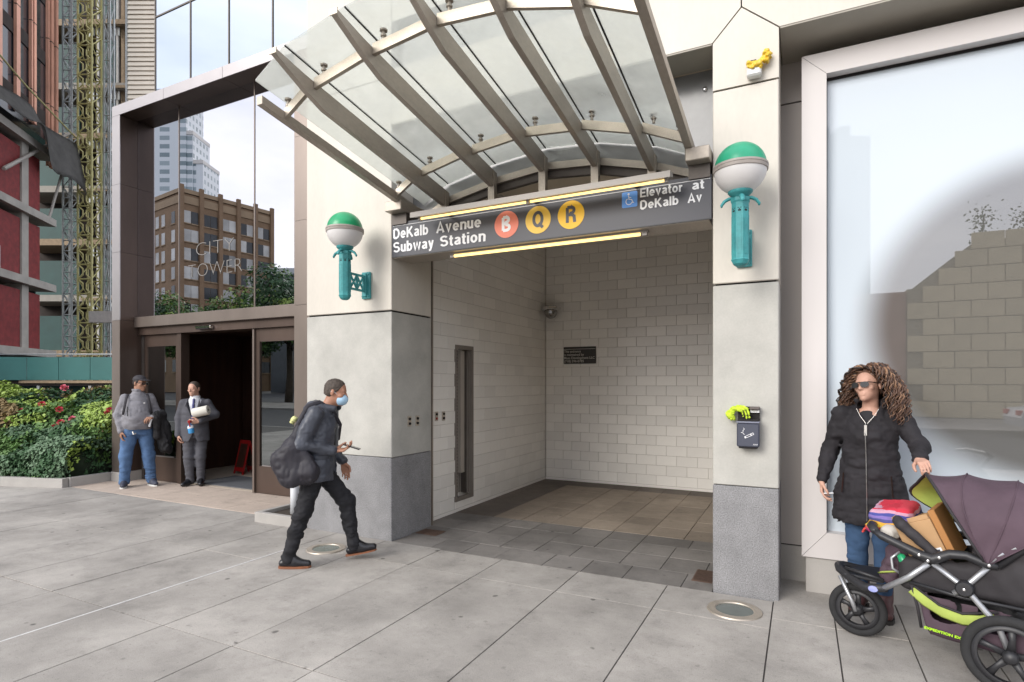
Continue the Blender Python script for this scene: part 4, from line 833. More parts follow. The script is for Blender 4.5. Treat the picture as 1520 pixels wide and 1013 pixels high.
# corner block with red debris netting, copper-finned tower above
M = frame(site(-25.4, 31.4), _a * -0.97 + _r * 0.25)          # x: along the face towards the street, y: out of the face? (right-handed)
cs = thing('concrete_frame', 'raw concrete floors with red debris netting at far left', 'building', tuple(site(-25.4, 31.4)))
for k, z in enumerate((3.0, 6.6, 10.2, 13.8)):
    mbox('floor_slab', M, -0.3, 14, -6, 0.35, z, z + 0.38, 'raw_concrete', cs)
    if k < 3:
        mbox('column', M, 1.9, 2.5, -0.75, 0.10, z + 0.38, z + 3.6, 'raw_concrete', cs); mbox('column', M, 7.4, 8.1, -0.75, 0.10, z + 0.38, z + 3.6, 'raw_concrete', cs)
        for a, b in ((0.7, 1.86), (2.54, 4.9), (4.95, 7.36), (8.14, 13.8)): mbox('debris_net', M, a, b, -0.02, 0.03, z + 0.38, z + 3.3, 'netting_red', cs)
    if k == 1:
        for x in (4.4, 4.8): mbox('rail_post', M, x, x + 0.06, 0.1, 0.16, z + 0.38, z + 1.5, 'site_white', cs)
mbox('back_wall', M, -0.2, 14, -6.2, -6.05, 0, 14, 'site_dark', cs); mbox('end_wall', M, -0.25, -0.15, -6, -0.6, 0, 13.8, 'hoarding_green', cs)
obj('prop', tube(B(), [M @ Vector((4.2, 0.2, 11.8)), M @ Vector((-2.4, 0.2, 16.3))], 0.09, 6), 'raw_concrete', cs); obj('prop', tube(B(), [M @ Vector((0.4, 0.3, 10.4)), M @ Vector((-1.1, 0.3, 13.6))], 0.07, 6), 'raw_concrete', cs)
ct = thing('copper_tower', 'dark glass tower with vertical copper fins at the top left', 'building', tuple(site(-26, 34)))
mbox('glass_wall', M, -1.6, 16, -8, -0.25, 15.0, 40, 'tower_glass', ct)
for k in range(8): mbox('spandrel', M, -1.6, 16, -0.26, -0.2, 15.8 + 3.3 * k, 16.5 + 3.3 * k, 'site_dark', ct)
for x, w in ((-1.35, 0.22), (-0.85, 0.26), (-0.45, 0.1), (0.9, 0.22), (1.2, 0.12), (2.45, 0.32), (3.9, 0.22), (5.6, 0.22), (7.4, 0.3), (9.2, 0.2)):
    f_ = mbox('fin', M, x - w / 2, x + w / 2, -0.2, -0.06, 13.6 if x < 0 else 15.3, 40, 'copper', ct)
    for k in range(6): mbox('fin_joint', M, x - w / 2 - 0.004, x + w / 2 + 0.004, -0.19, -0.056, 17 + 3.6 * k, 17.05 + 3.6 * k, 'site_dark', f_)
# loose tarp slung at the tower's foot
bm = B(); nx, ny = 26, 8; vs = []
for i in range(nx + 1):
    row = []
    for j in range(ny + 1):
        u, v = i / nx, j / ny; x = 9.5 - 11.3 * u; sag = 0.55 * math.sin(u * 9) * v + 0.3 * math.sin(u * 23 + v * 3) * v
        row.append(bm.verts.new(M @ Vector((x, 0.45 + 0.5 * v + 0.25 * math.sin(u * 14), 15.6 - 0.2 * u - v * (1.1 + 1.3 * u * u + sag)))))
    vs.append(row)
for i in range(nx):
    for j in range(ny): bm.faces.new((vs[i][j], vs[i + 1][j], vs[i + 1][j + 1], vs[i][j + 1]))
bmesh.ops.solidify(bm, geom=bm.faces, thickness=0.03)
tp = tag(obj('site_tarpaulin', bm, 'tarp', None, True), 'loose grey tarpaulin slung below the copper-finned tower', 'tarpaulin')
tag(obj('yellow_cable', tube(B(), [M @ Vector((9, 0.5, 17.4)), M @ Vector((3, 0.5, 16.4)), M @ Vector((-2.3, 0.5, 15.9))], 0.045, 6), 'hoist_yellow'), 'thin yellow cable sloping across the copper fins', 'cable')
# open floors further back: recessed green panels, dark storeys
of = thing('open_floors', 'unfinished storeys with green panels behind the yellow hoist', 'building', tuple(site(-28, 38)))
M2 = frame(site(-33.0, 38.0), _r); 
for k, z in enumerate((3.35, 7.0, 10.7, 14.2, 17.7, 21.0, 25.2)):
    mbox('floor_slab', M2, 0, 9.0, 0, 6, z, z + 0.42, 'raw_concrete' if k % 2 else 'site_tan', of); mbox('slab_edge', M2, 4.6, 9.0, -0.08, -0.005, z + 0.05, z + 0.22, 'site_tan', of)
    zt = (7.0, 10.7, 14.2, 17.7, 21.0, 25.2, 29)[k]
    mbox('green_panel', M2, 0.0, 4.0, 0.6, 0.75, z + 0.42, zt - 0.9, 'hoarding_green', of); mbox('green_panel', M2, 5.7, 6.65, 0.25, 0.4, z + 0.42, zt - 0.8, 'hoarding_green', of)
    mbox('post', M2, 5.45, 5.6, 0.2, 0.35, z + 0.42, zt, 'site_white', of); mbox('post', M2, 6.75, 6.85, 0.2, 0.35, z + 0.42, zt, 'site_white', of)
    if k > 3: mbox('white_opening', M2, 6.9, 7.5, 0.5, 0.6, z + 0.6, zt - 0.4, 'site_white', of); mbox('tan_post', M2, 7.0, 7.18, 0.3, 0.45, z + 0.42, zt, 'site_tan', of)  # openings filled with plain white panels
    obj('brace', tube(B(), [M2 @ Vector((5.2, 0.1, z + 1.1)), M2 @ Vector((6.4, 0.1, z + 0.45))], 0.05, 5), 'site_dark', of)
    bm = B()
    for q in range(9): x = 5.0 + 0.24 * q; box(bm, x, x + 0.07, 0.15, 0.22, zt - 0.75 + 0.2 * random.random(), zt - 0.02, M2)
    w_ = obj('shoring_clutter', bm, 'galvanised', of); w_['kind'] = 'stuff'
mbox('back_wall', M2, -6, 9.4, 2.4, 2.6, 0, 32, 'site_dark', of)
mbox('side_wall', M2, 8.7, 9.3, 0.7, 2.4, 0, 32, 'site_dark', of)
# hoist: grey lattice mast and yellow rack
def lattice(name, label, X, Z, w, m, bay, ring):
    t = thing(name, label, 'hoist', tuple(site(X, Z))); Ml = frame(site(X, Z), _r); top = 27.0; h = w / 2
    for sx in (-1, 1):
        for sy in (-1, 1): mbox('chord', Ml, sx * h - 0.04, sx * h + 0.04, sy * h - 0.04, sy * h + 0.04, 0, top, m, t)
    bm = B(); n = int(top / bay)
    for k in range(n):
        z = k * bay
        for sy in (-1, 1):
            if ring:
                tube(bm, [Ml @ Vector((-h, sy * h, z)), Ml @ Vector((-h * 0.25, sy * h, z + bay * 0.3)), Ml @ Vector((-h * 0.25, sy * h, z + bay * 0.7)), Ml @ Vector((-h, sy * h, z + bay))], 0.05, 4)
                tube(bm, [Ml @ Vector((h, sy * h, z)), Ml @ Vector((h * 0.25, sy * h, z + bay * 0.3)), Ml @ Vector((h * 0.25, sy * h, z + bay * 0.7)), Ml @ Vector((h, sy * h, z + bay))], 0.05, 4)
                tube(bm, [Ml @ Vector((-h, sy * h, z)), Ml @ Vector((h, sy * h, z))], 0.045, 4)
            else:
                tube(bm, [Ml @ Vector((-h, sy * h, z)), Ml @ Vector((h, sy * h, z))], 0.035, 4); tube(bm, [Ml @ Vector((-h if k % 2 else h, sy * h, z)), Ml @ Vector((h if k % 2 else -h, sy * h, z + bay))], 0.03, 4)
        for sx in (-1, 1): tube(bm, [Ml @ Vector((sx * h, -h if k % 2 else h, z)), Ml @ Vector((sx * h, h if k % 2 else -h, z + bay))], 0.03, 4)
    b_ = obj('bracing', bm, m, t); b_['kind'] = 'stuff'; return t
lattice('hoist_mast', 'grey steel lattice hoist mast left of the yellow one', -25.9, 33.8, 0.50, 'galvanised', 0.62, False)
lattice('hoist_mast', 'yellow steel lattice hoist mast rising in front of building site', -24.85, 33.9, 0.80, 'hoist_yellow', 0.85, True)
lattice('scaffold_tower', 'thin grey scaffold tower right of the yellow hoist mast', -24.2, 34.6, 0.35, 'galvanised', 1.1, False)
mbox('hoist_beam', frame(site(-24.4, 33.2), _r), 0.0, 4.0, 0, 0.4, 5.1, 5.75, 'site_white', None)
tag(bpy.data.objects['hoist_beam'], 'pale horizontal steel beam beside the bronze portal and hoist', 'beam')
# lap-sided building
ls = thing('lap_sided_building', 'beige building with horizontal lap siding above the bronze portal', 'building', tuple(site(-17, 25)))
M3 = frame(site(-16.35, 24.5), _r); mbox('wall', M3, 0, 2.4, 0.06, 5, 0, 24, 'site_dark', ls)
pme = B(); box(pme, 0, 2.4, -0.02, 0.055, 0.0, 0.178); 
for v in pme.verts:
    if v.co.z > 0.1 and v.co.y < 0: v.co.y += 0.05
pme = bmmesh('plank', pme, 'lap_siding')
for k in range(66):
    o = bpy.data.objects.new('plank', pme); COL.objects.link(o); o.parent = ls; o.matrix_parent_inverse = ls.matrix_basis.inverted(); o.matrix_basis = M3 @ Matrix.Translation((0, 0, 9.5 + 0.2 * k))
mbox('corner_trim', M3, -0.06, 0.0, -0.06, 0.2, 9, 23, 'galvanised', ls)
# green sidewalk shed
sh = thing('sidewalk_shed', 'dark green timber sidewalk shed behind the flowering hedge', 'shed', tuple(site(-18, 22)))
M4 = frame(site(-19.2, 22.2), _r); x = 0.5
while x < 6.0: mbox('fascia_panel', M4, x + 0.01, x + 1.21, 0, 0.06, 1.72, 2.6, 'shed_green', sh); x += 1.22
M5 = frame(site(-18.7, 22.2), _a * -0.35 - _r); x = 0.0
while x < 4: mbox('fascia_panel', M5, x + 0.01, x + 1.21, -0.06, 0, 1.72, 2.6, 'shed_green', sh); x += 1.22
mbox('deck', M4, -4, 6.5, 0.1, 3, 1.5, 1.7, 'site_dark', sh); mbox('hoarding', M4, -5, 7, 1.2, 1.3, 0, 1.5, 'hoarding_green', sh); mbox('deck_edge', M4, 0.2, 6.4, -0.02, 0.1, 1.60, 1.70, 'site_tan', sh)
for x in (0.8, 2.8, 4.9): mbox('post', M4, x, x + 0.1, 0.1, 0.2, 0, 1.5, 'galvanised', sh)
obj('rail', tube(B(), [M4 @ Vector((-3, 0.2, 2.72)), M4 @ Vector((6.4, 0.2, 2.72))], 0.03, 6), 'galvanised', sh)

# ------------------------------------------------------------------ kerbed planting bed with flowering hedge
pc = thing('planter_kerb', 'low grey stone kerb around the planting bed at left', 'kerb', (-10.1, 0.1, 0))
P0, P1, P2 = Vector((-10.06, 0.10, 0)), Vector((-16.5, -1.96, 0)), Vector((-10.10, 0.80, 0))
def kerbrun(a, b, n):
    d = (b - a) / n
    for i in range(n): q = frame(a + d * i, d); mbox('kerb_stone', q, 0.004 if i else 0.0, d.length - 0.002, -0.0 if d.x < 0 else 0, 0.10, -0.2, 0.14, 'plinth_stone', pc, 0.004)
kerbrun(P1, P0, 6); mbox('kerb_stone', frame(P0 + Vector((0.0, 0.105, 0)), (P2 - P0)), 0, 0.62, 0.0, 0.10, -0.2, 0.14, 'plinth_stone', pc, 0.004)
bm = B(); prism(bm, [(-10.12, 0.2), (-10.14, 4.2), (-17, 4.2), (-16.6, -1.85)], Matrix.Translation((0, 0, -0.3)), 0.40); obj('soil', bm, 'soil', pc)
for nm, c, rg in (('leaf_dark', (0.045, 0.10, 0.042), 0.55), ('leaf_mid', (0.095, 0.18, 0.05), 0.55), ('leaf_bright', (0.26, 0.36, 0.075), 0.5), ('leaf_brown', (0.19, 0.135, 0.06), 0.6), ('leaf_grey', (0.125, 0.20, 0.115), 0.55)): mat(nm, c, rg, 0.3, 12, spec=0.3)
def leaves(name, pos, nrm, size, mids, mats_, parent=None, seed=1, aspect=0.55):
    """many small folded leaves: 6 vertices, 4 triangles as 2 quads each"""
    rg = np.random.default_rng(seed); n = len(pos); nrm = nrm + rg.normal(0, 0.55, nrm.shape); nrm /= np.linalg.norm(nrm, axis=1, keepdims=True) + 1e-9
    t = rg.normal(0, 1, (n, 3)); t -= (t * nrm).sum(1, keepdims=True) * nrm; t /= np.linalg.norm(t, axis=1, keepdims=True) + 1e-9; b = np.cross(nrm, t)
    s = (size * rg.uniform(0.6, 1.3, n))[:, None]; w = s * aspect
    P = np.stack([pos - t * s * 0.5, pos + b * w * 0.5 - nrm * w * 0.12, pos + t * s * 0.5 - nrm * s * 0.12, pos - b * w * 0.5 - nrm * w * 0.12], 1).reshape(-1, 3)
    i = np.arange(n)[:, None] * 4; Q = np.concatenate([i + [0, 1, 2], i + [0, 2, 3]], 1).reshape(-1, 3)
    me = fastmesh(name, P, Q, None, False)
    for m in mats_: me.materials.append(MATS[m])
    me.polygons.foreach_set('material_index', np.repeat(mids, 2).astype(np.int32)); me.update(); return me
def vnoise(p, f, seed):
    rg = np.random.default_rng(seed); lat = rg.random((16, 16, 16)); q = p * f + 50; b = np.floor(q).astype(int); t = q - b; t = t * t * (3 - 2 * t); o = 0
    for dx in (0, 1):
        for dy in (0, 1):
            for dz in (0, 1): o = o + (t[:, 0] if dx else 1 - t[:, 0]) * (t[:, 1] if dy else 1 - t[:, 1]) * (t[:, 2] if dz else 1 - t[:, 2]) * lat[(b[:, 0] + dx) % 16, (b[:, 1] + dy) % 16, (b[:, 2] + dz) % 16]
    return o
def hedge_mass(n, seed, front, depth, h0, h1, x0, x1):
    """points through a lumpy bank: front(x) gives the y of its front foot"""
    rg = np.random.default_rng(seed); x = rg.uniform(x0, x1, n); v = rg.random(n); s = rg.random(n)
    lump = vnoise(np.stack([x * 1.7, v * 2.5, x * 0], 1), 1.0, seed); H = h0 + (h1 - h0) * lump
    ph = v * math.pi * 0.62                                     # from the foot of the front over the top
    bul = 0.22 * (vnoise(np.stack([x * 2.6, np.sin(ph) * 3, np.cos(ph) * 3], 1), 1.0, seed + 1) - 0.5)
    rr = 1 - 0.28 * s ** 2 + bul
    z = 0.10 + H * np.sin(np.minimum(ph * 1.0, 1.9)) ** 0.8 * rr; y = front(x) + depth * (1 - np.cos(ph) * rr) * 0.85
    nn = np.stack([0.3 * (rg.random(n) - 0.5), -np.cos(ph) - 0.1, np.sin(ph) + 0.2], 1); return np.stack([x, y, z], 1), nn
fr = lambda x: 0.10 + (x + 10.06) * 0.32 + 0.16
hd = thing('flowering_hedge', 'tall leafy rose hedge with red blossoms left of the bronze portal', 'hedge', (-12, 1.2, 0.1))
p, nn = hedge_mass(26000, 11, lambda x: fr(x) + 0.25, 1.55, 1.10, 1.55, -15.5, -10.16)
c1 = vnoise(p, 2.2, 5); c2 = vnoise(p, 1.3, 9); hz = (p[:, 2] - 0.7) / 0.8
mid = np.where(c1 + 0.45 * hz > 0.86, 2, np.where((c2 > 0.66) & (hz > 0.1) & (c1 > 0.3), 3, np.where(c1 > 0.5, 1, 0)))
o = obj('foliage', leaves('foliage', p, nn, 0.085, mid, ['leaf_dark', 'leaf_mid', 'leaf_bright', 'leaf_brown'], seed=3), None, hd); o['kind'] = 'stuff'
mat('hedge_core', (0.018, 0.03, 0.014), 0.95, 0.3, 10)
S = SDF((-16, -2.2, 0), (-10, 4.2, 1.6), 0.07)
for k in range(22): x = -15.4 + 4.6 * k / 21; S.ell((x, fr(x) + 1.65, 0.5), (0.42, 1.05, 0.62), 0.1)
obj('hedge_filler', S.mesh('hedge_filler', 'hedge_core'), None, hd)  # dark solid blobs added inside the leaves to block see-through
mat('rose', (0.55, 0.05, 0.08), 0.55, 0.25, 30); mat('rose_pink', (0.60, 0.14, 0.20), 0.55, 0.2, 30)
def blossom(): 
    bm = B()
    for ring, (rad, tilt, n) in enumerate(((0.012, 75, 4), (0.026, 50, 5), (0.038, 22, 6))):
        for k in range(n):
            a = 2 * math.pi * k / n + ring; Mq = Matrix.Rotation(a, 4, 'Z') @ Matrix.Translation((rad, 0, 0.012 * (2 - ring))) @ Matrix.Rotation(R(-tilt), 4, 'Y')
            v = [bm.verts.new(Mq @ Vector(q)) for q in ((-0.008, -0.012, 0), (0.012, -0.022, 0.004), (0.026, 0, 0), (0.012, 0.022, 0.004), (-0.008, 0.012, 0))]; bm.faces.new(v)
    return bm
bl = bmmesh('blossom', blossom(), 'rose', True); bl2 = bmmesh('blossom', blossom(), 'rose_pink', True)
def hpt(u, v, dist):
    d = _a + _r * ((u - 760) / 855); q = _c + d * dist; return Vector((q.x, q.y, 1.6 + (569 - v) / 855 * dist))
for k, (u, v, dd) in enumerate(((94, 575, 10.4), (98, 577, 10.4), (88, 608, 9.9), (86, 635, 9.65), (102, 632, 9.65), (82, 634, 9.65), (90, 627, 9.7), (107, 622, 9.75), (160, 613, 9.6), (163, 609, 9.6), (104, 631, 9.7), (147, 642, 9.5), (62, 600, 10.0), (30, 610, 9.9))):
    q = hpt(u, v, dd); o = inst('blossom', bl if k not in (0, 1, 7, 11) else bl2, hd, q, (R(random.uniform(30, 70)), R(random.uniform(-25, 25)), R(random.uniform(20, 60)))); o.scale = (1.0, 1.0, 1.0)
ivy = thing('low_shrub_row', 'low dense green shrubs along the kerb in front of hedge', 'shrub', (-12, 0.4, 0.1))
p, nn = hedge_mass(26000, 21, lambda x: fr(x) - 0.10, 0.75, 0.55, 0.85, -15.6, -10.15)
c1 = vnoise(p, 2.6, 15); c2 = vnoise(p, 1.9, 19)
mid = np.where(c1 > 0.66, 2, np.where((c2 > 0.78) & (p[:, 2] < 0.4), 3, np.where(c1 > 0.42, 4, np.where(c2 > 0.45, 1, 0))))
o = obj('foliage', leaves('foliage', p, nn, 0.062, mid, ['leaf_dark', 'leaf_mid', 'leaf_bright', 'leaf_brown', 'leaf_grey'], seed=4, aspect=0.75), None, ivy); o['kind'] = 'stuff'
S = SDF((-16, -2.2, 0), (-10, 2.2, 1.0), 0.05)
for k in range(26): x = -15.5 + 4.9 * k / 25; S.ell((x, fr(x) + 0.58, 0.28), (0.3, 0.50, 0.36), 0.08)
obj('shrub_filler', S.mesh('shrub_filler', 'hedge_core'), None, ivy)  # dark filler added under the shrub leaves, closes the gaps between them

# ------------------------------------------------------------------ across the street (seen in the glass of the portal and the shop window)
def over(X, Z, z, ym): q = site(X, Z, z); return Vector((q.x, 2 * ym - q.y, q.z))
mat('brown_brick', (0.26, 0.17, 0.10), 0.85, 0.12, 0.4, fine=0.1, fscale=6); mat('brown_trim', (0.36, 0.26, 0.16), 0.8, 0.1, 0.5); mat('win_dark', (0.035, 0.04, 0.042), 0.2, 0.5, 0.3); mat('win_pale', (0.50, 0.50, 0.47), 0.4, 0.25, 0.3, rnd=0.25); mat('roof_grey', (0.12, 0.12, 0.12), 0.9, 0.2)
A0, A1 = over(-57.1, 100, 0, 1.3), over(-47.3, 114, 0, 1.3); ex = (A1 - A0); LN = ex.length; ex.normalize()
q = over(-57.1 - 8.19, 105.74, 0, 1.3) - A0; q = (q - ex * q.dot(ex)).normalized()
MB = Matrix(((ex.x, q.x, 0, A0.x), (ex.y, q.y, 0, A0.y), (0, 0, 1, 0), (0, 0, 0, 1)))    # x along the long front, y back
bb = thing('brick_building', 'brown brick office block mirrored in the portal glass', 'building', tuple(A0))
mbox('wall', MB, 0, LN, 0, 24, 0, 34.6, 'brown_brick', bb); mbox('parapet', MB, -0.15, LN + 0.15, -0.15, 24, 32.9, 34.2, 'brown_trim', bb); mbox('parapet', MB, -0.2, LN + 0.2, -0.2, 24, 34.7, 35.4, 'brown_trim', bb)
npair = 5; pw = LN / npair
for i in range(npair + 1): mbox('pilaster', MB, i * pw - 0.35, i * pw + 0.35, -0.5, 0.0, 0, 36.0, 'brown_brick', bb)
for i in range(npair):
    for s in (0.31, 0.69):
        for k in range(9):
            xx = (i + s) * pw; zz = 29.6 - 3.25 * k; w_ = mbox('window', MB, xx - 0.62, xx + 0.62, -0.06, 0.05, zz, zz + 2.1, 'win_pale' if random.random() < 0.3 else 'win_dark', bb); mbox('sill', MB, xx - 0.75, xx + 0.75, -0.16, 0.02, zz - 0.2, zz - 0.02, 'brown_trim', w_)
for i in range(4):
    for k in range(9):
        yy = 2.6 + 3.0 * i + (0.7 if i % 2 else 0); zz = 29.6 - 3.25 * k; w_ = mbox('window', MB, -0.06, 0.05, yy - 0.62, yy + 0.62, zz, zz + 2.1, 'win_pale' if random.random() < 0.7 else 'win_dark', bb); mbox('sill', MB, -0.16, 0.02, yy - 0.75, yy + 0.75, zz - 0.2, zz - 0.02, 'brown_trim', w_)
def tower_mat():
    m, nt, N, L, Bs = nodes('tower_white'); MATS['tower_white'] = m; Bs.inputs['Roughness'].default_value = 0.5
    t = N.new('ShaderNodeTexCoord'); s = N.new('ShaderNodeSeparateXYZ'); L.new(t.outputs['Object'], s.inputs[0])
    ad = N.new('ShaderNodeMath'); ad.operation = 'ADD'; L.new(s.outputs[0], ad.inputs[0]); L.new(s.outputs[1], ad.inputs[1]); cb = N.new('ShaderNodeCombineXYZ'); L.new(ad.outputs[0], cb.inputs[0]); L.new(s.outputs[2], cb.inputs[1])
    b = N.new('ShaderNodeTexBrick'); b.offset = 0.0; b.inputs['Scale'].default_value = 0.3; b.inputs['Mortar Size'].default_value = 0.24; b.inputs['Brick Width'].default_value = 0.95; b.inputs['Row Height'].default_value = 0.95
    b.inputs['Color1'].default_value = (0.16, 0.22, 0.24, 1); b.inputs['Color2'].default_value = (0.38, 0.46, 0.48, 1); b.inputs['Mortar'].default_value = (0.66, 0.71, 0.73, 1); L.new(cb.outputs[0], b.inputs['Vector']); L.new(b.outputs['Color'], Bs.inputs['Base Color'])
tower_mat()
tt = thing('pale_tower', 'pale stepped high-rise mirrored at the top of the portal glass', 'building', tuple(over(-130, 220, 0, 1.3)))
for k, (ua, ub, zt, zz) in enumerate(((180, 278, 112, 0), (278, 288, 94.8, 0.4), (288, 303, 84.0, 0.8))):
    d0 = 216 + zz; a = over((ua - 760) / 855 * d0, d0, 0, 1.3); b = over((ub - 760) / 855 * d0, d0, 0, 1.3); e = (b - a); L_ = e.length; e.normalize(); bk = Vector((0, -1, 0)); bk = (bk - e * bk.dot(e)).normalized()
    Mt = Matrix(((e.x, bk.x, 0, a.x), (e.y, bk.y, 0, a.y), (0, 0, 1, 0), (0, 0, 0, 1))); mbox('setback', Mt, 0.02, L_ - 0.02, 0, 12, 0, zt, 'tower_white', tt)
    if k: mbox('crown', Mt, -0.1, L_ + 0.1, -0.3, 12.1, zt, zt + 1.4, 'site_white', tt)
dk = thing('dark_office_block', 'low dark glass block mirrored at the right of the portal glass', 'building', tuple(over(-40, 95, 0, 1.3)))
a = over((404 - 760) / 855 * 95, 95, 0, 1.3); b = over((470 - 760) / 855 * 95, 95, 0, 1.3); e = (b - a); L_ = e.length; e.normalize(); bk = Vector((0, -1, 0)); bk = (bk - e * bk.dot(e)).normalized()
Mt = Matrix(((e.x, bk.x, 0, a.x), (e.y, bk.y, 0, a.y), (0, 0, 1, 0), (0, 0, 0, 1))); mbox('wall', Mt, 0, L_ + 10, 0, 10, 0, 19.5, 'tower_glass', dk); mbox('roof_rail', Mt, 0, L_ + 10, 0, 0.3, 19.5, 20.5, 'galvanised', dk)
# street trees on the far side
mat('bark', (0.10, 0.08, 0.06), 0.9, 0.25, 10, 0.4, 40)
def tree_parts(seed):
    rg = np.random.default_rng(seed); bm = B(); tips = []
    tube(bm, [(0, 0, 0), (0.05, 0.02, 1.2), (0.0, 0.08, 2.6)], [0.17, 0.13, 0.11], 9)
    for k in range(8):
        a = k * 0.8 + rg.uniform(-0.3, 0.3); el = rg.uniform(0.5, 1.2); L_ = rg.uniform(1.4, 2.6); p0 = Vector((0, 0.06, 2.1 + 0.07 * k)); d = Vector((math.cos(a) * math.cos(el), math.sin(a) * math.cos(el), math.sin(el)))
        p1 = p0 + d * L_ * 0.55 + Vector((0, 0, 0.1)); p2 = p0 + d * L_ + Vector((0, 0, 0.45)); tube(bm, [p0, p1, p2], [0.07, 0.045, 0.02], 6); tips += [p1, p2, (p1 + p2) / 2]
    tips.append(Vector((0, 0.1, 4.6))); tk = bmmesh('trunk', bm, 'bark', True); P = []; Nn = []
    for t in tips:
        n = 330; v = rg.normal(0, 1, (n, 3)); v /= np.linalg.norm(v, axis=1, keepdims=True); r = rg.uniform(0.25, 1.0, n) ** 0.5 * rg.uniform(0.65, 1.0); P.append(np.array(t) + v * r[:, None] * (1, 1, 0.8)); Nn.append(v + (0, 0, 0.4))
    P = np.concatenate(P); Nn = np.concatenate(Nn); c = vnoise(P, 1.1, seed); cr_ = leaves('crown', P, Nn, 0.17, np.where(c > 0.62, 2, np.where(c > 0.4, 1, 0)), ['leaf_dark', 'leaf_mid', 'leaf_bright'], seed=seed)
    return tk, cr_
tps = [tree_parts(31), tree_parts(47)]
for k, (X, Z, sc_) in enumerate(((-30.5, 49, 1.45), (-26.5, 47, 1.25), (-24.0, 49, 1.3), (-20.2, 46, 1.25), (-18.4, 48, 1.75), (-15.6, 46, 1.4), (-9.5, 44, 1.3), (-33, 45, 1.3))):
    q = over(X, Z, 0, 1.3); t = thing('street_tree', ('leafy street tree across the road, first from the brick block', 'leafy street tree across the road, second from the brick block', 'leafy street tree across the road, third from the brick block', 'leafy street tree across the road, fourth from the brick block', 'tallest leafy street tree across the road', 'leafy street tree across the road near the dark block', 'leafy street tree across the road beyond the dark block', 'leafy street tree across the road at far end')[k], 'tree', (q.x, q.y, 0.0), k * 1.3, 'street trees across the road'); t.scale = (sc_ * 1.15,) * 3
    for nm, me in zip(('trunk', 'crown'), tps[k % 2]): o = bpy.data.objects.new(nm, me); COL.objects.link(o); o.parent = t
# rusticated block wall and red brick wall facing the shop window
mat('block_stone', (0.70, 0.585, 0.38), 0.85, 0.1, 1.2, 0.1, 10, rnd=0.07); mat('block_joint', (0.36, 0.31, 0.22), 0.95, 0.1); mat('red_brick', (0.42, 0.24, 0.19), 0.85, 0.15, 1.0)
wb = thing('block_wall', 'tall wall of large tan stone blocks mirrored in the shop window', 'wall', (9, -27, 0)); YW = -27.0
def topz(x): return 6.4 + 1.9 * max(0.0, min(1.0, (x - 4.6) / 2.2))
bmk = B(); box(bmk, 0.015, 1.185, 0, 0.1, 0.015, 0.745, bev=0.02); bk_ = bmmesh('block', bmk, 'block_stone')
for r_ in range(12):
    for c_ in range(14):
        x = 4.4 + 1.2 * c_ + (0.6 if r_ % 2 else 0); z = 0.76 * r_
        if z + 0.76 <= topz(x + 0.3) + 0.3: inst('block', bk_, wb, (x, YW, z))
obj('core', prism(B(), [(4.42, 0), (21, 0), (21, 8.0), (7.0, 8.0), (6.0, 7.2), (4.6, 6.0), (4.42, 6.0)], Matrix.Translation((0, YW - 0.02, 0)) @ XZ @ Matrix.Diagonal((1, 1, 1, 1)), 0.8), 'block_joint', wb)
obj('red_end', box(B(), 2.3, 4.4, YW - 0.9, YW - 0.1, 0, 5.9), 'red_brick', wb)
for x, h in ((7.3, 1.2), (8.8, 1.0), (9.4, 0.9)):
    rg = np.random.default_rng(int(x * 10)); n = 160; v = rg.normal(0, 1, (n, 3)) * (0.28, 0.2, 0.35 * h) + (x, YW - 0.4, 8.4 + 0.45 * h); t = thing('wall_plant', {7.3: 'slim plant growing on top of the block wall', 8.8: 'first bushy plant on top of the block wall', 9.4: 'second bushy plant on top of the block wall'}[x], 'plant', (x, YW - 0.4, 8.2), 0, 'plants on the block wall')
    o = obj('foliage', leaves('foliage', v, rg.normal(0, 1, (n, 3)), 0.16, np.zeros(n), ['leaf_dark'], seed=5), None, t); o['kind'] = 'stuff'; obj('stem', tube(B(), [(x, YW - 0.4, 8.0), (x + 0.05, YW - 0.4, 8.4 + 0.6 * h)], 0.03, 5), 'bark', t)
ft = thing('distant_tower', 'distant plain tower mirrored at the left of the shop window', 'building', tuple(over(85, 150, 0, 0.4)))
a = over((1215 - 760) / 855 * 150, 150, 0, 0.4); b = over((1292 - 760) / 855 * 150, 150, 0, 0.4); e = (b - a); L_ = e.length; e.normalize(); bk = Vector((0, -1, 0)); bk = (bk - e * bk.dot(e)).normalized(); Mt = Matrix(((e.x, bk.x, 0, a.x), (e.y, bk.y, 0, a.y), (0, 0, 1, 0), (0, 0, 0, 1)))
mbox('shaft', Mt, 0, L_, 0, 12, 0, 66, 'roof_grey', ft); mbox('plant_room', Mt, 1, 4, 2, 8, 66, 69, 'roof_grey', ft); mbox('plant_room', Mt, 7, 9.5, 2, 8, 66, 69.5, 'roof_grey', ft)
# parked car at the kerb
mat('car_paint', (0.55, 0.56, 0.58), 0.3, 0.03, 1, spec=0.6); mat('car_glass', (0.02, 0.025, 0.03), 0.08, 0.1, spec=0.8); mat('tyre', (0.02, 0.02, 0.021), 0.85, 0.2, 20, 0.2, 200); mat('tail_red', (0.55, 0.02, 0.02), 0.3, 0.1)
car = thing('parked_car', 'silver saloon car parked across the road, mirrored in glass', 'car', (8.1, -17.8, -0.075))
CM = Matrix.Translation((5.9, -16.95, -0.075)) @ XZ
bm = B(); prism(bm, [(0.05, 0.35), (0.0, 0.62), (0.12, 0.88), (0.75, 0.95), (3.2, 0.93), (4.35, 0.80), (4.52, 0.55), (4.45, 0.3), (3.95, 0.26)] + arc(3.6, 0.3, 0.34, 0, R(180), 8) + arc(0.95, 0.3, 0.34, 0, R(180), 8) + [(0.5, 0.26)], CM, 1.75); body = obj('body', bm, 'car_paint', car)
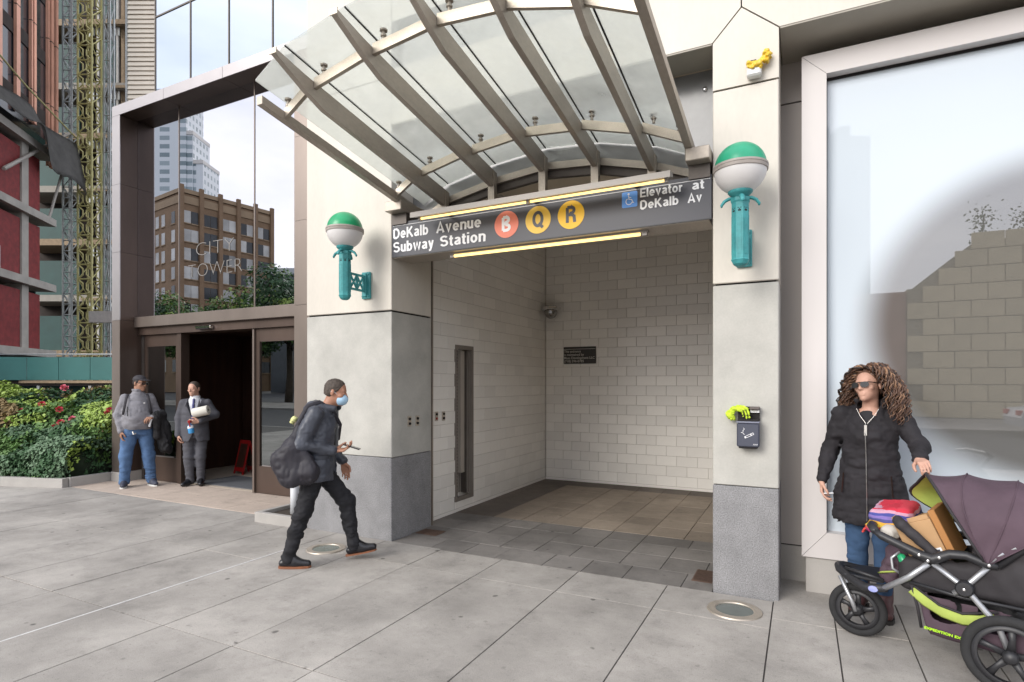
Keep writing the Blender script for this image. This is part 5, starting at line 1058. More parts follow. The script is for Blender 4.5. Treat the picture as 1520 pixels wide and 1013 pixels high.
bm = B(); prism(bm, [(0.45, 0.93), (1.15, 1.40), (1.5, 1.46), (2.4, 1.46), (2.75, 1.38), (3.45, 0.92)], Matrix.Translation((0, -0.12, 0)) @ CM, 1.51); obj('cabin', bm, 'car_paint', car)
for sgn, y in ((1, -17.055), (-1, -18.585)):
    for poly in ([(0.75, 0.97), (1.2, 1.34), (1.95, 1.40), (1.95, 0.97)], [(2.02, 0.97), (2.02, 1.40), (2.66, 1.33), (3.2, 0.97)]): obj('side_window', facade(B(), [(5.9 + px_, pz - 0.075) for px_, pz in poly], y - 0.006 if sgn < 0 else y - 0.006, 0.012), 'car_glass', car)
    for px_ in (0.95, 3.6):
        Mw = Matrix.Translation((5.9 + px_, y + (0.06 if sgn > 0 else -0.06) , 0.225)) @ Matrix.Rotation(R(90), 4, 'X'); w_ = obj('wheel', lathe(B(), [(0.19, -0.1), (0.28, -0.1), (0.30, -0.07), (0.30, 0.07), (0.28, 0.1), (0.19, 0.1)], Mw, 24), 'tyre', car); obj('rim', lathe(B(), [(0, -0.08), (0.19, -0.07), (0.19, 0.07), (0, 0.08)], Mw, 16), 'chrome', w_)
for y in (-18.5, -17.25): boxo('tail_light', 5.89, 6.0, y - 0.14, y + 0.14, 0.62, 0.76, 'tail_red', car); boxo('headlight', 10.28, 10.40, y - 0.16, y + 0.16, 0.56, 0.68, 'chrome', car)
# ------------------------------------------------------------------ people
def skin(name, c): return mat(name, c, 0.5, 0.10, 14, 0.02, 300, spec=0.35)
skin('skin_a', (0.36, 0.19, 0.125)); skin('skin_b', (0.50, 0.29, 0.215)); skin('skin_c', (0.40, 0.20, 0.13)); skin('skin_d', (0.52, 0.30, 0.22))
V3 = lambda *a: np.array(a, float)
def unit(v): v = np.array(v, float); return v / (np.linalg.norm(v) + 1e-9)
def rotm(rx=0, ry=0, rz=0): return np.array(Matrix.Rotation(R(rz), 3, 'Z') @ Matrix.Rotation(R(rx), 3, 'X') @ Matrix.Rotation(R(ry), 3, 'Y'))
def head(S, c, A, s=1.0, fem=False):
    """c: head centre; A: 3x3 head orientation (-y is the face)"""
    P = lambda x, y, z: c + A @ (V3(x, y, z) * s)
    S.ell(P(0, 0.012, 0.030), V3(0.073, 0.092, 0.080) * s, 0.02, A).ell(P(0, -0.028, -0.045), V3(0.054, 0.060, 0.068) * s, 0.035, A)
    S.cone(P(0, -0.066, -0.098), P(0, -0.058, -0.092), 0.020 * s, 0.024 * s, 0.025)
    S.cone(P(-0.032, -0.066, 0.022), P(0.032, -0.066, 0.022), 0.014 * s, 0.014 * s, 0.015)          # brow
    S.cone(P(0, -0.082, 0.010), P(0, -0.103, -0.030), 0.007 * s, 0.011 * s, 0.010).cone(P(-0.012, -0.090, -0.032), P(0.012, -0.090, -0.032), 0.008 * s, 0.008 * s, 0.006)
    for sx in (-1, 1):
        S.ell(P(sx * 0.031, -0.088, 0.002), V3(0.015, 0.012, 0.009) * s, 0.010, A, 'sub'); S.ell(P(sx * 0.031, -0.076, 0.001), V3(0.012, 0.012, 0.010) * s, 0.004, A)
        S.ell(P(sx * 0.045, -0.055, -0.025), V3(0.018, 0.02, 0.016) * s, 0.02, A); S.ell(P(sx * 0.076, 0.015, -0.008), V3(0.008, 0.017, 0.030) * s, 0.006, A)
    S.cone(P(-0.018, -0.083, -0.060), P(0.018, -0.083, -0.060), 0.0065 * s, 0.0065 * s, 0.005).cone(P(-0.014, -0.083, -0.072), P(0.014, -0.083, -0.072), 0.0075 * s, 0.0075 * s, 0.005)
def neckto(S, c, A, base, r=0.052): S.cone(base, c + A @ V3(0, 0.02, -0.06), r * 1.08, r, 0.03)
def hand(S, w, fd, pn, th, curl=0.6, s=1.0, spread=0.02):
    """w wrist, fd finger direction, pn palm-facing direction, th direction of the thumb side"""
    fd = unit(fd); th = unit(np.array(th) - fd * np.dot(th, fd)); pn = unit(np.array(pn) - fd * np.dot(pn, fd) - th * np.dot(pn, th))
    ks = []
    for i, (o, L0) in enumerate(((0.028, 0.080), (0.010, 0.086), (-0.009, 0.082), (-0.027, 0.073))):
        k = w + (fd * L0 + th * o) * s; ks.append(k); S.cone(w + fd * 0.012 * s + th * o * 0.6 * s, k, 0.0125 * s, 0.0115 * s, 0.010)
    for i, k in enumerate(ks):
        L = (0.040, 0.046, 0.042, 0.033)[i] * s; d = fd + th * spread * (1.5 - i); p = k; r = (0.0090, 0.0093, 0.0090, 0.0078)[i] * s
        cc = curl * (1 + 0.08 * i)
        for j, f in enumerate((1.0, 0.68, 0.52)):
            a = cc * (0.75 + 0.75 * j); q = p + unit(d * math.cos(a) + pn * math.sin(a)) * L * f; S.cone(p, q, r * (1 - 0.07 * j), r * (0.93 - 0.07 * j), 0.003); p = q
    t0 = w + (fd * 0.022 + th * 0.022 + pn * 0.008) * s; t1 = t0 + unit(fd * 0.62 + th * 0.62 + pn * 0.35) * 0.040 * s; t2 = t1 + unit(fd * 0.85 + th * 0.15 + pn * 0.5) * 0.032 * s; t3 = t2 + unit(fd * 0.9 - th * 0.1 + pn * 0.45) * 0.022 * s
    S.cone(t0, t1, 0.0155 * s, 0.012 * s, 0.010).cone(t1, t2, 0.0110 * s, 0.0102 * s, 0.004).cone(t2, t3, 0.0102 * s, 0.0085 * s, 0.003)
def limb(S, pts, rs, k=0.02):
    for (a, ra), (b, rb) in zip(zip(pts, rs), zip(pts[1:], rs[1:])): S.cone(a, b, ra, rb, k)
def shoe(S, ank, toe, h=0.0, w=0.042, boot=False):
    """ank: ankle point, toe: direction in plan; sole at ank.z - ..."""
    ank = np.array(ank, float); d = unit(toe); S.cone(ank + V3(0, 0, -0.025), ank + V3(0, 0, 0.05 if boot else 0.0), w * 1.02, w * 0.98, 0.02)
    hz = V3(0, 0, -0.052); S.cone(ank + hz - d * 0.045, ank + hz + d * 0.06, w * 0.80, w * 0.92, 0.02).cone(ank + hz + d * 0.06, ank + hz + d * 0.165 + V3(0, 0, -0.008), w * 0.92, w * 0.72, 0.02).cone(ank + d * 0.02, ank + hz + d * 0.09, w * 0.9, w * 0.8, 0.02)
def sole(bm, ank, toe, m=0.044, t=0.022, z=-0.095):
    d = Vector(tuple(unit(toe))); sd = Vector((-d.y, d.x, 0)).normalized(); base = Vector(tuple(ank)) + Vector((0, 0, z))
    prof = [(-0.085, 0.0), (-0.075, 0.6), (-0.03, 0.85), (0.06, 1.0), (0.13, 0.92), (0.18, 0.55), (0.197, 0.0)]
    pl_ = [(a, b * m) for a, b in prof] + [(a, -b * m) for a, b in prof[-2:0:-1]]
    lo = [bm.verts.new(base + d * a + sd * b) for a, b in pl_]; hi = [bm.verts.new(base + d * a + sd * b + Vector((0, 0, t))) for a, b in pl_]; n = len(pl_)
    bm.faces.new(lo[::-1]); bm.faces.new(hi)
    for i in range(n): bm.faces.new((lo[i], lo[(i + 1) % n], hi[(i + 1) % n], hi[i]))
    return bm
def part(S, name, m, parent, sm=1): return obj(name, S.mesh(name, m, sm), None, parent, local=True)
def lobj(name, bm, m, parent, smooth=False): return obj(name, bm, m, parent, smooth, local=True)
def to_local(t, p): q = t.matrix_basis.inverted() @ Vector(p); return V3(q.x, q.y, q.z)
def eyes(par, c, A, s=1.0):
    for sx in (-1, 1):
        p = c + A @ (V3(sx * 0.031, -0.0755, 0.001) * s); e = lobj('eye', lathe(B(), [(0.0095 * s * math.cos(R(a)), 0.0095 * s * math.sin(R(a))) for a in np.linspace(-90, 90, 9)], Matrix.Translation(p), 14), 'eye_white', par, True)
        q = c + A @ (V3(sx * 0.031, -0.0832, 0.001) * s); lobj('iris', lathe(B(), [(0.005 * s * math.cos(R(a)), 0.005 * s * math.sin(R(a))) for a in np.linspace(-90, 90, 7)], Matrix.Translation(q), 10), 'eye_dark', e, True)
mat('eye_white', (0.7, 0.68, 0.66), 0.2, 0.02); mat('eye_dark', (0.02, 0.012, 0.01), 0.15, 0.1)
mat('lens_dark', (0.012, 0.012, 0.014), 0.12, 0.1, spec=0.7)
def shades(par, c, A, s=1.0):
    Rm = Matrix(A.tolist()).to_4x4(); M0 = Matrix.Translation(c) @ Rm; g_ = None
    bm = B(); tube(bm, [M0 @ Vector(p) for p in ((-0.078 * s, 0.01, 0.008), (-0.072 * s, -0.06 * s, 0.01), (-0.056 * s, -0.092 * s, 0.012), (0.0, -0.104 * s, 0.012), (0.056 * s, -0.092 * s, 0.012), (0.072 * s, -0.06 * s, 0.01), (0.078 * s, 0.01, 0.008))], 0.0035, 6); g_ = lobj('sunglasses', bm, 'lens_dark', par, True)
    for sx in (-1, 1):
        bm = B(); M1 = M0 @ Matrix.Translation((sx * 0.034 * s, -0.100 * s, -0.004)) @ Matrix.Rotation(R(sx * 14), 4, 'Z') @ Matrix.Rotation(R(90), 4, 'X')
        prism(bm, [(0.028 * math.cos(q), 0.020 * math.sin(q)) for q in np.linspace(0, 2 * math.pi, 17)[:-1]], M1, 0.004); lobj('lens', bm, 'lens_dark', g_)
def haircap(par, c, A, m, s=1.0, seed=1, low=-0.02, back=-0.06, amp=0.004, grow=0.008):
    S = SDF(c - 0.16, c + 0.16, 0.005); P = lambda x, y, z: c + A @ (V3(x, y, z) * s)
    S.ell(P(0, 0.014, 0.032), (V3(0.073, 0.092, 0.080) + grow) * s, 0.01, A).ell(P(0, 0.045, -0.02), (V3(0.066, 0.058, 0.062)) * s, 0.03, A).wrinkle(amp, (70, 70, 70), seed)
    n1 = A @ V3(0, -0.72, -0.69); S.half(P(0, -0.074, 0.060), n1); S.half(P(0, 0.03, back), A @ V3(0, 0.25, -1.0)); S.half(P(0, -0.02, low), A @ V3(0, -0.9, -0.42))
    return part(S, 'hair', m, par)

# ---- woman by the shop window
mat('coat_black', (0.022, 0.020, 0.023), 0.8, 0.25, 10, 0.25, 350, spec=0.3); mat('denim_dark', (0.045, 0.085, 0.16), 0.85, 0.35, 7, 0.3, 400, spec=0.2); mat('boot_maroon', (0.085, 0.035, 0.035), 0.5, 0.25, 20, 0.15, 150); mat('boot_sole', (0.025, 0.022, 0.02), 0.8, 0.1); mat('zip', (0.55, 0.53, 0.50), 0.3, 0.1, 90, metal=0.9)
mat('garment_dark', (0.02, 0.019, 0.022), 0.85, 0.2)
mat('hair_brown', (0.10, 0.05, 0.03), 0.42, 0.35, 9, spec=0.5); mat('hair_gold', (0.26, 0.145, 0.082), 0.42, 0.3, 9, spec=0.5); mat('hair_dark', (0.022, 0.013, 0.010), 0.45, 0.3, 9, spec=0.5)
wm = thing('person', 'woman with long curly hair in black zipped coat beside the stroller', 'person', (0.425, 0.04, 0), R(-14))
HL = to_local(wm, (0.655, -0.47, 1.085)); HR = V3(-0.285, -0.085, 0.90)
hc = V3(-0.005, -0.035, 1.585); hA = rotm(-4, -6, -22)
shL, shR = V3(0.168, 0.0, 1.375), V3(-0.172, 0.0, 1.375); elR = V3(-0.255, 0.03, 1.115)
wrL = HL + unit(shL - HL) * 0.095; elL = (shL + wrL) / 2 + V3(0.055, 0.07, -0.075)
S = SDF((-0.42, -0.75, 0.0), (0.42, 0.30, 1.74), 0.0058)
head(S, hc, hA, 0.97); neckto(S, hc, hA, V3(0, 0.01, 1.40), 0.047)
S.loft([(0.80, 0, 0, 0.13, 0.09), (1.0, 0, 0, 0.12, 0.085), (1.2, 0, 0, 0.13, 0.09), (1.36, 0, 0, 0.13, 0.075), (1.42, 0, 0, 0.06, 0.05)])
limb(S, [shL, elL, wrL], [0.04, 0.032, 0.024]); limb(S, [shR, elR, HR], [0.04, 0.032, 0.024])
hand(S, wrL, (HL - wrL) + V3(0, 0, 0.035), V3(0, 0, -1), V3(-1, 0.3, 0), 0.62, 0.92); hand(S, HR, V3(0.06, -0.12, -1), V3(0.9, 0.2, 0), V3(0.1, -1, 0), 0.55, 0.90)
lA, rA = V3(0.085, 0.02, 0.115), V3(-0.06, 0.05, 0.115); lK, rK = V3(0.088, -0.015, 0.49), V3(-0.075, -0.01, 0.49)
for h_, k_, a_ in ((0.085, lK, lA), (-0.085, rK, rA)): limb(S, [V3(h_, 0, 0.86), k_, a_], [0.07, 0.045, 0.032])
wb_ = part(S, 'body', 'skin_b', wm)
S = SDF((-0.40, -0.62, 0.56), (0.42, 0.28, 1.52), 0.0062)
S.loft([(0.625, 0.0, 0.0, 0.240, 0.165), (0.80, 0, 0, 0.236, 0.158), (1.0, 0, 0, 0.192, 0.138), (1.12, 0, 0, 0.174, 0.130), (1.26, 0, 0, 0.178, 0.134), (1.36, 0, 0, 0.166, 0.112), (1.42, 0, 0.01, 0.098, 0.09)], 0.02)
S.loft([(1.37, 0.0, 0.015, 0.115, 0.10), (1.44, 0.005, 0.02, 0.104, 0.095), (1.485, 0.01, 0.03, 0.110, 0.102)], 0.02)
S.cone(V3(0.12, 0.05, 1.42), V3(0.225, 0.02, 1.40), 0.035, 0.018, 0.03).cone(V3(-0.10, 0.05, 1.42), V3(-0.19, 0.03, 1.395), 0.035, 0.02, 0.03)
limb(S, [shL, elL, wrL + unit(elL - wrL) * 0.02], [0.072, 0.058, 0.046], 0.03); limb(S, [shR, elR, HR + unit(elR - HR) * 0.02], [0.072, 0.058, 0.048], 0.03)
S.loft([(1.405, 0.0, 0.01, 0.06, 0.056), (1.54, 0.0, 0.02, 0.086, 0.084)], 0, 'sub'); S.wedge([(V3(0.0, -0.09, 1.32), V3(0.75, 0, -0.45)), (V3(0.0, -0.09, 1.32), V3(-0.75, 0, -0.45)), (V3(0, -0.02, 0), V3(0, 1, 0))], (-0.2, -0.25, 1.3), (0.2, 0.1, 1.52))
S.wrinkle(0.0085, (7, 9, 16), 12).wrinkle(0.004, (24, 24, 30), 13)
ch = part(S, 'coat', 'coat_black', wm)
S = SDF((-0.2, -0.2, 1.15), (0.2, 0.2, 1.46), 0.0065); S.loft([(1.2, 0, 0, 0.14, 0.098), (1.34, 0, 0, 0.135, 0.086), (1.415, 0, 0.008, 0.075, 0.064)]); S.wrinkle(0.003, (20, 20, 20), 6); part(S, 'top', 'garment_dark', wm)
def chest_y(z): return -float(np.interp(z, [0.66, 0.80, 1.0, 1.12, 1.26, 1.36], [0.165, 0.158, 0.142, 0.134, 0.138, 0.115])) - 0.006
lobj('zip', tube(B(), [(0.0 + 0.01 * math.sin(z * 3), chest_y(z), z) for z in np.linspace(0.67, 1.32, 22)], 0.0036, 6, flat=0.8), 'zip', ch); lobj('zip_pull', box(B(), -0.012, 0.004, chest_y(1.3) - 0.010, chest_y(1.3), 1.245, 1.315), 'zip', ch)
for sx in (-1, 1): lobj('collar_zip', tube(B(), [(sx * 0.004, chest_y(1.32), 1.325), (sx * 0.040, -0.118, 1.375), (sx * 0.066, -0.098, 1.425)], 0.0013, 6), 'zip', ch)
for sx in (-1, 1): lobj('pocket_zip', tube(B(), [(sx * 0.150, -0.128, 0.84), (sx * 0.140, -0.122, 0.98)], 0.005, 6), 'eye_dark', ch)
S = SDF((-0.2, -0.15, 0.06), (0.2, 0.16, 0.80), 0.0062)
for h_, k_, a_ in ((0.088, lK, lA), (-0.085, rK, rA)): limb(S, [V3(h_, 0, 0.86), k_ + V3(0, 0, 0.02), k_ - V3(0, -0.012, 0.11), a_], [0.098, 0.070, 0.064, 0.043], 0.02)
S.wrinkle(0.004, (10, 10, 26), 4); part(S, 'jeans', 'denim_dark', wm)
for a_, d in ((lA, V3(0.25, -1, 0)), (rA, V3(-0.15, -1, 0))):
    S = SDF((-0.2, -0.25, -0.01), (0.25, 0.2, 0.26), 0.005); shoe(S, a_, d, boot=True); S.cone(a_, a_ + V3(0, 0, 0.09), 0.046, 0.05, 0.02)
    S.half(V3(0, 0, 0.024), V3(0, 0, -1)); bt = part(S, 'boot', 'boot_maroon', wm); lobj('sole', sole(B(), a_, d, 0.046, 0.026, -0.113), 'boot_sole', bt)
shades(wm, hc, hA, 0.97)
# curls: helical locks hanging from the scalp
rg = np.random.default_rng(5); curls = [[], [], []]
hb = [B(), B(), B()]
for i in range(900):
    az = rg.uniform(-math.pi, math.pi); el = rg.uniform(0.0, 1.45); 
    d = V3(math.sin(az) * math.cos(el), math.cos(az) * math.cos(el), math.sin(el))             # +y is the back of the head
    if d[1] < -0.30 and el < 1.0: continue
    root = hc + hA @ (V3(0, 0.012, 0.030) + d * V3(0.074, 0.092, 0.082)); out = hA @ d
    Ln = rg.uniform(0.30, 0.46) * (0.92 if el < 0.8 else 1.08); n = 26; ph = rg.uniform(0, 6.28); tw = rg.uniform(3.4, 5.2); rad = rg.uniform(0.009, 0.017); side = unit(V3(out[0], out[1] * 0.8, 0))
    if d[1] < 0.25: side = unit(hA @ V3(np.sign(d[0]) * 1.0, 0.35, 0)) * 2.4
    pts = []; p = root.copy(); vel = unit(out + V3(0, 0, 0.15))
    for k in range(n):
        f = k / (n - 1); vel = unit(vel * 0.74 + (V3(0, 0, -1.0) + side * (0.28 - 0.36 * f)) * 0.26); p = p + vel * Ln / n
        q = p - hc; q[2] *= 0.72; dd = np.linalg.norm(q[:2])
        a = ph + tw * 2 * math.pi * f * Ln; u = unit(np.cross(vel, V3(0.3, 0.9, 0.1))); v = np.cross(vel, u); w_ = rad * min(1, f * 3 + 0.15)
        q_ = hA.T @ (p + (u * math.cos(a * 3) + v * math.sin(a * 3)) * w_ - hc)
        if q_[1] < -0.01 and q_[2] < 0.085: lim = 0.060 + 0.012 * math.sin(i * 1.7); q_[0] = (1 if d[0] > 0 else -1) * max(abs(q_[0]), lim)
        if q_[2] < -0.09: q_[1] -= 0.03 * min(1, (-0.09 - q_[2]) * 8) * (1 if d[1] < 0.3 else 0)
        pts.append(tuple(hc + hA @ q_))
    b_i = 0 if rg.random() < 0.55 else (1 if rg.random() < 0.55 else 2)
    tube(hb[b_i], pts, [0.0052 * (1 - 0.55 * (k / (n - 1)) ** 2) for k in range(n)], 4)
hr = haircap(wm, hc, hA, 'hair_brown', 0.97, 8, 0.02, -0.11, 0.010, 0.010)
for bmx, m in zip(hb, ('hair_brown', 'hair_gold', 'hair_dark')): o = lobj('curls', bmx, m, hr, True); o['kind'] = 'stuff'
tag(obj('cigarette', tube(B(), [wm.matrix_basis @ Vector(tuple(HR + V3(0.012, -0.03, -0.085))), wm.matrix_basis @ Vector(tuple(HR + V3(0.085, -0.05, -0.07)))], 0.0042, 8), 'sign_white'), 'short white cigarette held in the woman\'s lowered hand', 'cigarette')

# ---- man walking past with a shoulder bag
mat('jacket_slate', (0.052, 0.057, 0.073), 0.42, 0.22, 8, 0.12, 220, spec=0.45); mat('trouser_black', (0.016, 0.016, 0.019), 0.75, 0.25, 10, 0.2, 350, spec=0.3); mat('shirt_black', (0.012, 0.012, 0.013), 0.8, 0.2); mat('leather_black', (0.014, 0.014, 0.017), 0.3, 0.15, 20); mat('sole_brown', (0.22, 0.085, 0.04), 0.6, 0.15); mat('mask_blue', (0.42, 0.62, 0.80), 0.8, 0.06, 20, 0.1, 200); mat('hair_grey', (0.06, 0.045, 0.035), 0.7, 0.3, 40); mat('bag_black', (0.019, 0.017, 0.024), 0.6, 0.2, 8, 0.15, 300); mat('grey_knit', (0.13, 0.13, 0.13), 0.9, 0.15)
wk = thing('person', 'man in dark jacket and blue face mask walking with a phone', 'person', (-3.83, -0.86, 0), R(122))
hip = V3(0, 0.02, 0.88); hc = V3(0.0, -0.150, 1.522); hA = rotm(12, 0, -2); nb = V3(0, -0.065, 1.36)
sR, sL = V3(-0.18, -0.01, 1.335), V3(0.18, -0.05, 1.325); eR = V3(-0.235, 0.10, 1.075); wR = V3(-0.135, -0.165, 1.015); eL = V3(0.25, -0.02, 1.06); wL = V3(0.235, -0.165, 0.86)
kB, aB = V3(-0.095, 0.10, 0.485), V3(-0.105, 0.235, 0.095); kF, aF = V3(0.10, -0.235, 0.515), V3(0.10, -0.295, 0.140)
S = SDF((-0.36, -0.62, 0.0), (0.36, 0.40, 1.68), 0.0058)
head(S, hc, hA, 1.0); neckto(S, hc, hA, nb, 0.055)
S.loft([(0.82, 0, 0.02, 0.13, 0.09), (1.05, 0, 0.0, 0.125, 0.085), (1.25, 0, -0.025, 0.14, 0.09), (1.36, 0, -0.05, 0.10, 0.07)])
limb(S, [sR, eR, wR], [0.042, 0.034, 0.027]); limb(S, [sL, eL, wL], [0.042, 0.034, 0.027])
hand(S, wR, V3(0.18, -1, 0.05), V3(0.35, 0.2, 0.9), V3(1, 0.15, 0.2), 0.62, 1.0); hand(S, wL, V3(0.0, -0.25, -1), V3(-1, 0, 0), V3(0, -1, 0), 0.5, 1.0)
limb(S, [V3(-0.09, 0.02, 0.86), kB, aB], [0.065, 0.04, 0.028]); limb(S, [V3(0.09, 0.02, 0.86), kF + V3(0, 0.02, 0), aF + V3(0, 0.01, 0)], [0.065, 0.036, 0.026])
bd = part(S, 'body', 'skin_c', wk); eyes(wk, hc, hA)
S = SDF((-0.38, -0.34, 0.66), (0.38, 0.32, 1.54), 0.0060)
S.loft([(0.745, 0, 0.005, 0.205, 0.150), (0.90, 0, 0.0, 0.205, 0.150), (1.08, 0, -0.01, 0.200, 0.148), (1.24, 0, -0.02, 0.200, 0.142), (1.33, 0, -0.03, 0.165, 0.115), (1.39, 0, -0.045, 0.10, 0.09)], 0.02)
S.cone(V3(-0.09, 0.04, 1.40), V3(0.09, 0.04, 1.40), 0.055, 0.055, 0.03).cone(V3(-0.10, 0.02, 1.40), V3(-0.085, -0.14, 1.375), 0.042, 0.034, 0.02).cone(V3(0.10, 0.02, 1.40), V3(0.085, -0.14, 1.375), 0.042, 0.034, 0.02).cone(V3(-0.05, 0.075, 1.35), V3(0.05, 0.075, 1.35), 0.055, 0.055, 0.03)
limb(S, [sR, eR, wR + unit(eR - wR) * 0.02], [0.078, 0.068, 0.048], 0.03); limb(S, [sL, eL, wL + unit(eL - wL) * 0.02], [0.078, 0.066, 0.048], 0.03)
S.wedge([(V3(-0.045, 0, 0), V3(-1, 0, 0)), (V3(0.075, 0, 0), V3(1, 0, 0)), (V3(0, -0.112, 0), V3(0, 1, 0))], (-0.1, -0.36, 0.7), (0.12, 0.0, 1.40))
S.wrinkle(0.0075, (7, 7, 12), 31).wrinkle(0.003, (26, 26, 30), 32)
jk = part(S, 'jacket', 'jacket_slate', wk)
S = SDF((-0.16, -0.25, 0.72), (0.18, 0.1, 1.40), 0.0065); S.loft([(0.76, 0, 0.0, 0.15, 0.124), (1.1, 0, -0.01, 0.15, 0.128), (1.3, 0, -0.03, 0.13, 0.112), (1.385, 0, -0.06, 0.075, 0.075)]).wrinkle(0.005, (12, 12, 20), 2); sh_ = part(S, 'shirt', 'shirt_black', wk)
lobj('scarf_edge', tube(B(), [(0.03, -0.150, 1.36), (0.035, -0.150, 1.2), (0.03, -0.146, 1.02)], 0.014, 8, flat=0.5), 'grey_knit', sh_)
S = SDF((-0.24, -0.46, 0.04), (0.26, 0.34, 1.0), 0.006)
S.loft([(0.80, 0, 0.02, 0.165, 0.125), (0.95, 0, 0.015, 0.165, 0.12)], 0.03)
limb(S, [V3(-0.088, 0.02, 0.84), kB + V3(0, 0.0, 0.03), (kB + aB) / 2 + V3(0, 0.012, 0), aB + V3(0, 0.0, -0.02)], [0.098, 0.078, 0.068, 0.062], 0.03); limb(S, [V3(0.088, 0.02, 0.84), kF + V3(0, 0.02, 0.02), (kF + aF) / 2 + V3(0, 0.015, 0), aF + V3(0, 0.012, -0.015)], [0.098, 0.078, 0.066, 0.06], 0.03)
S.wrinkle(0.010, (8, 8, 17), 41).wrinkle(0.004, (22, 22, 34), 42); part(S, 'trousers', 'trouser_black', wk)
for a_, d, zs, th_ in ((aB, V3(-0.05, -1, 0), -0.095, 0.02), (aF, V3(0.05, -1, 0.16), -0.098, 0.014)):
    S = SDF((-0.24, -0.62, -0.01), (0.24, 0.40, 0.30), 0.0052); shoe(S, a_, d, w=0.044)
    if a_ is aB: S.half(V3(0, 0.2, 0.02), V3(0, 0, -1))
    sh2 = part(S, 'shoe', 'leather_black', wk); lobj('sole', sole(B(), a_, d, 0.043, th_, zs), 'sole_brown', sh2)
haircap(wk, hc, hA, 'hair_grey', 1.0, 3, -0.005, -0.055, 0.003, 0.006)
S = SDF(hc - 0.16, hc + 0.16, 0.0042); Q = lambda x, y, z: hc + hA @ V3(x, y, z)
S.ell(Q(0, -0.052, -0.056), (0.060, 0.066, 0.058), 0.01, hA).half(Q(0, -0.03, 0), hA @ V3(0, 1, 0)).half(Q(0, 0, -0.008), hA @ V3(0, 0.25, 1)).wrinkle(0.0015, (20, 20, 80), 3); mk = part(S, 'face_mask', 'mask_blue', wk)
for sx in (-1, 1): lobj('ear_loop', tube(B(), [tuple(Q(sx * 0.055, -0.035, -0.02)), tuple(Q(sx * 0.075, 0.0, 0.0)), tuple(Q(sx * 0.083, 0.028, 0.0))], 0.0018, 5), 'sign_white', mk)
pM = wk.matrix_basis; ph_ = thing('phone', 'black phone held in the walking man\'s hand', 'phone', tuple(pM @ Vector((-0.10, -0.30, 1.03))))
Mp = pM @ Matrix.Translation((-0.112, -0.305, 1.045)) @ Matrix.Rotation(R(18), 4, 'X'); obj('case', box(B(), -0.036, 0.036, -0.075, 0.075, -0.005, 0.004, Mp, 0.003), 'leather_black', ph_); obj('screen', box(B(), -0.032, 0.032, -0.070, 0.070, 0.0045, 0.0052, Mp), 'lens_dark', ph_)
# his bag, hung at the back of the right hip
bgS = thing('shoulder_bag', 'bulging black shoulder bag hanging at the walking man\'s side', 'bag', tuple(pM @ Vector((-0.2, 0.2, 0.8))), R(122))
bgS.matrix_basis = pM.copy()
S = SDF((-0.46, -0.10, 0.62), (0.02, 0.56, 1.30), 0.0065)
S.rbox((-0.235, 0.14, 0.92), (0.075, 0.16, 0.17), 0.07, 0.03, rotm(-26, 0, 0)).ell((-0.235, 0.20, 0.91), (0.075, 0.13, 0.15), 0.06).ell((-0.235, 0.05, 0.83), (0.10, 0.11, 0.10), 0.06).cone((-0.23, 0.17, 1.05), (-0.205, 0.12, 1.24), 0.095, 0.022, 0.06)
S.wrinkle(0.014, (11, 11, 5), 51).wrinkle(0.005, (26, 26, 15), 52); part(S, 'sack', 'bag_black', bgS)
lobj('strap', tube(B(), [(-0.215, 0.15, 1.18), (-0.20, 0.11, 1.29), (-0.155, 0.055, 1.405), (-0.11, -0.03, 1.435), (-0.04, -0.13, 1.36), (0.06, -0.175, 1.22), (0.15, -0.14, 1.08)], 0.020, 8, flat=0.35), 'bag_black', bgS, True)
mat('bloom', (0.62, 0.62, 0.28), 0.8, 0.15, 40)
tag(obj('yellow_flower', (lambda S_: S_.mesh('yellow_flower', 'bloom'))(SDF((-4.30, -1.2, 1.1), (-3.7, -0.6, 1.45), 0.006).ell(tuple(pM @ Vector((-0.09, 0.185, 1.285))), (0.034, 0.034, 0.028), 0.01).ell(tuple(pM @ Vector((-0.07, 0.21, 1.265))), (0.026, 0.026, 0.024), 0.02).wrinkle(0.008, (50, 50, 50), 9)), None), 'pale yellow-green bloom showing above the walking man\'s bag', 'flower')

# ---- man in grey sweatshirt and cap by the portal
mat('sweat_grey', (0.24, 0.235, 0.255), 0.9, 0.12, 8, 0.25, 300, spec=0.2); mat('denim_blue', (0.085, 0.15, 0.275), 0.85, 0.3, 7, 0.3, 300, spec=0.2); mat('cap_dark', (0.035, 0.032, 0.038), 0.8, 0.25, 30); mat('shoe_navy', (0.04, 0.045, 0.07), 0.6, 0.2); mat('shoe_white', (0.6, 0.6, 0.58), 0.6, 0.1); mat('garment_black', (0.016, 0.016, 0.018), 0.75, 0.25, 8, 0.2, 200)
m1 = thing('person', 'man in grey sweatshirt, jeans and dark cap outside the doors', 'person', (-9.22, 0.72, 0.0), R(60))
hc = V3(0.035, -0.02, 1.60); hA = rotm(4, 0, 42)
sR, sL = V3(-0.165, 0, 1.365), V3(0.165, 0, 1.365); eR, wR = V3(-0.250, 0.03, 1.11), V3(-0.215, -0.06, 0.865); eL, wL = V3(0.265, 0.02, 1.12), V3(0.20, -0.19, 1.07)
lK, lA, rK, rA = V3(0.145, -0.03, 0.48), V3(0.185, -0.02, 0.10), V3(-0.15, -0.03, 0.48), V3(-0.17, -0.0, 0.10)
S = SDF((-0.40, -0.42, 0.0), (0.40, 0.24, 1.76), 0.0068)
head(S, hc, hA, 1.02); neckto(S, hc, hA, V3(0.01, 0.01, 1.43), 0.062)
S.loft([(0.85, 0, 0, 0.14, 0.10), (1.1, 0, -0.02, 0.15, 0.11), (1.3, 0, 0, 0.15, 0.10), (1.43, 0, 0, 0.09, 0.07)])
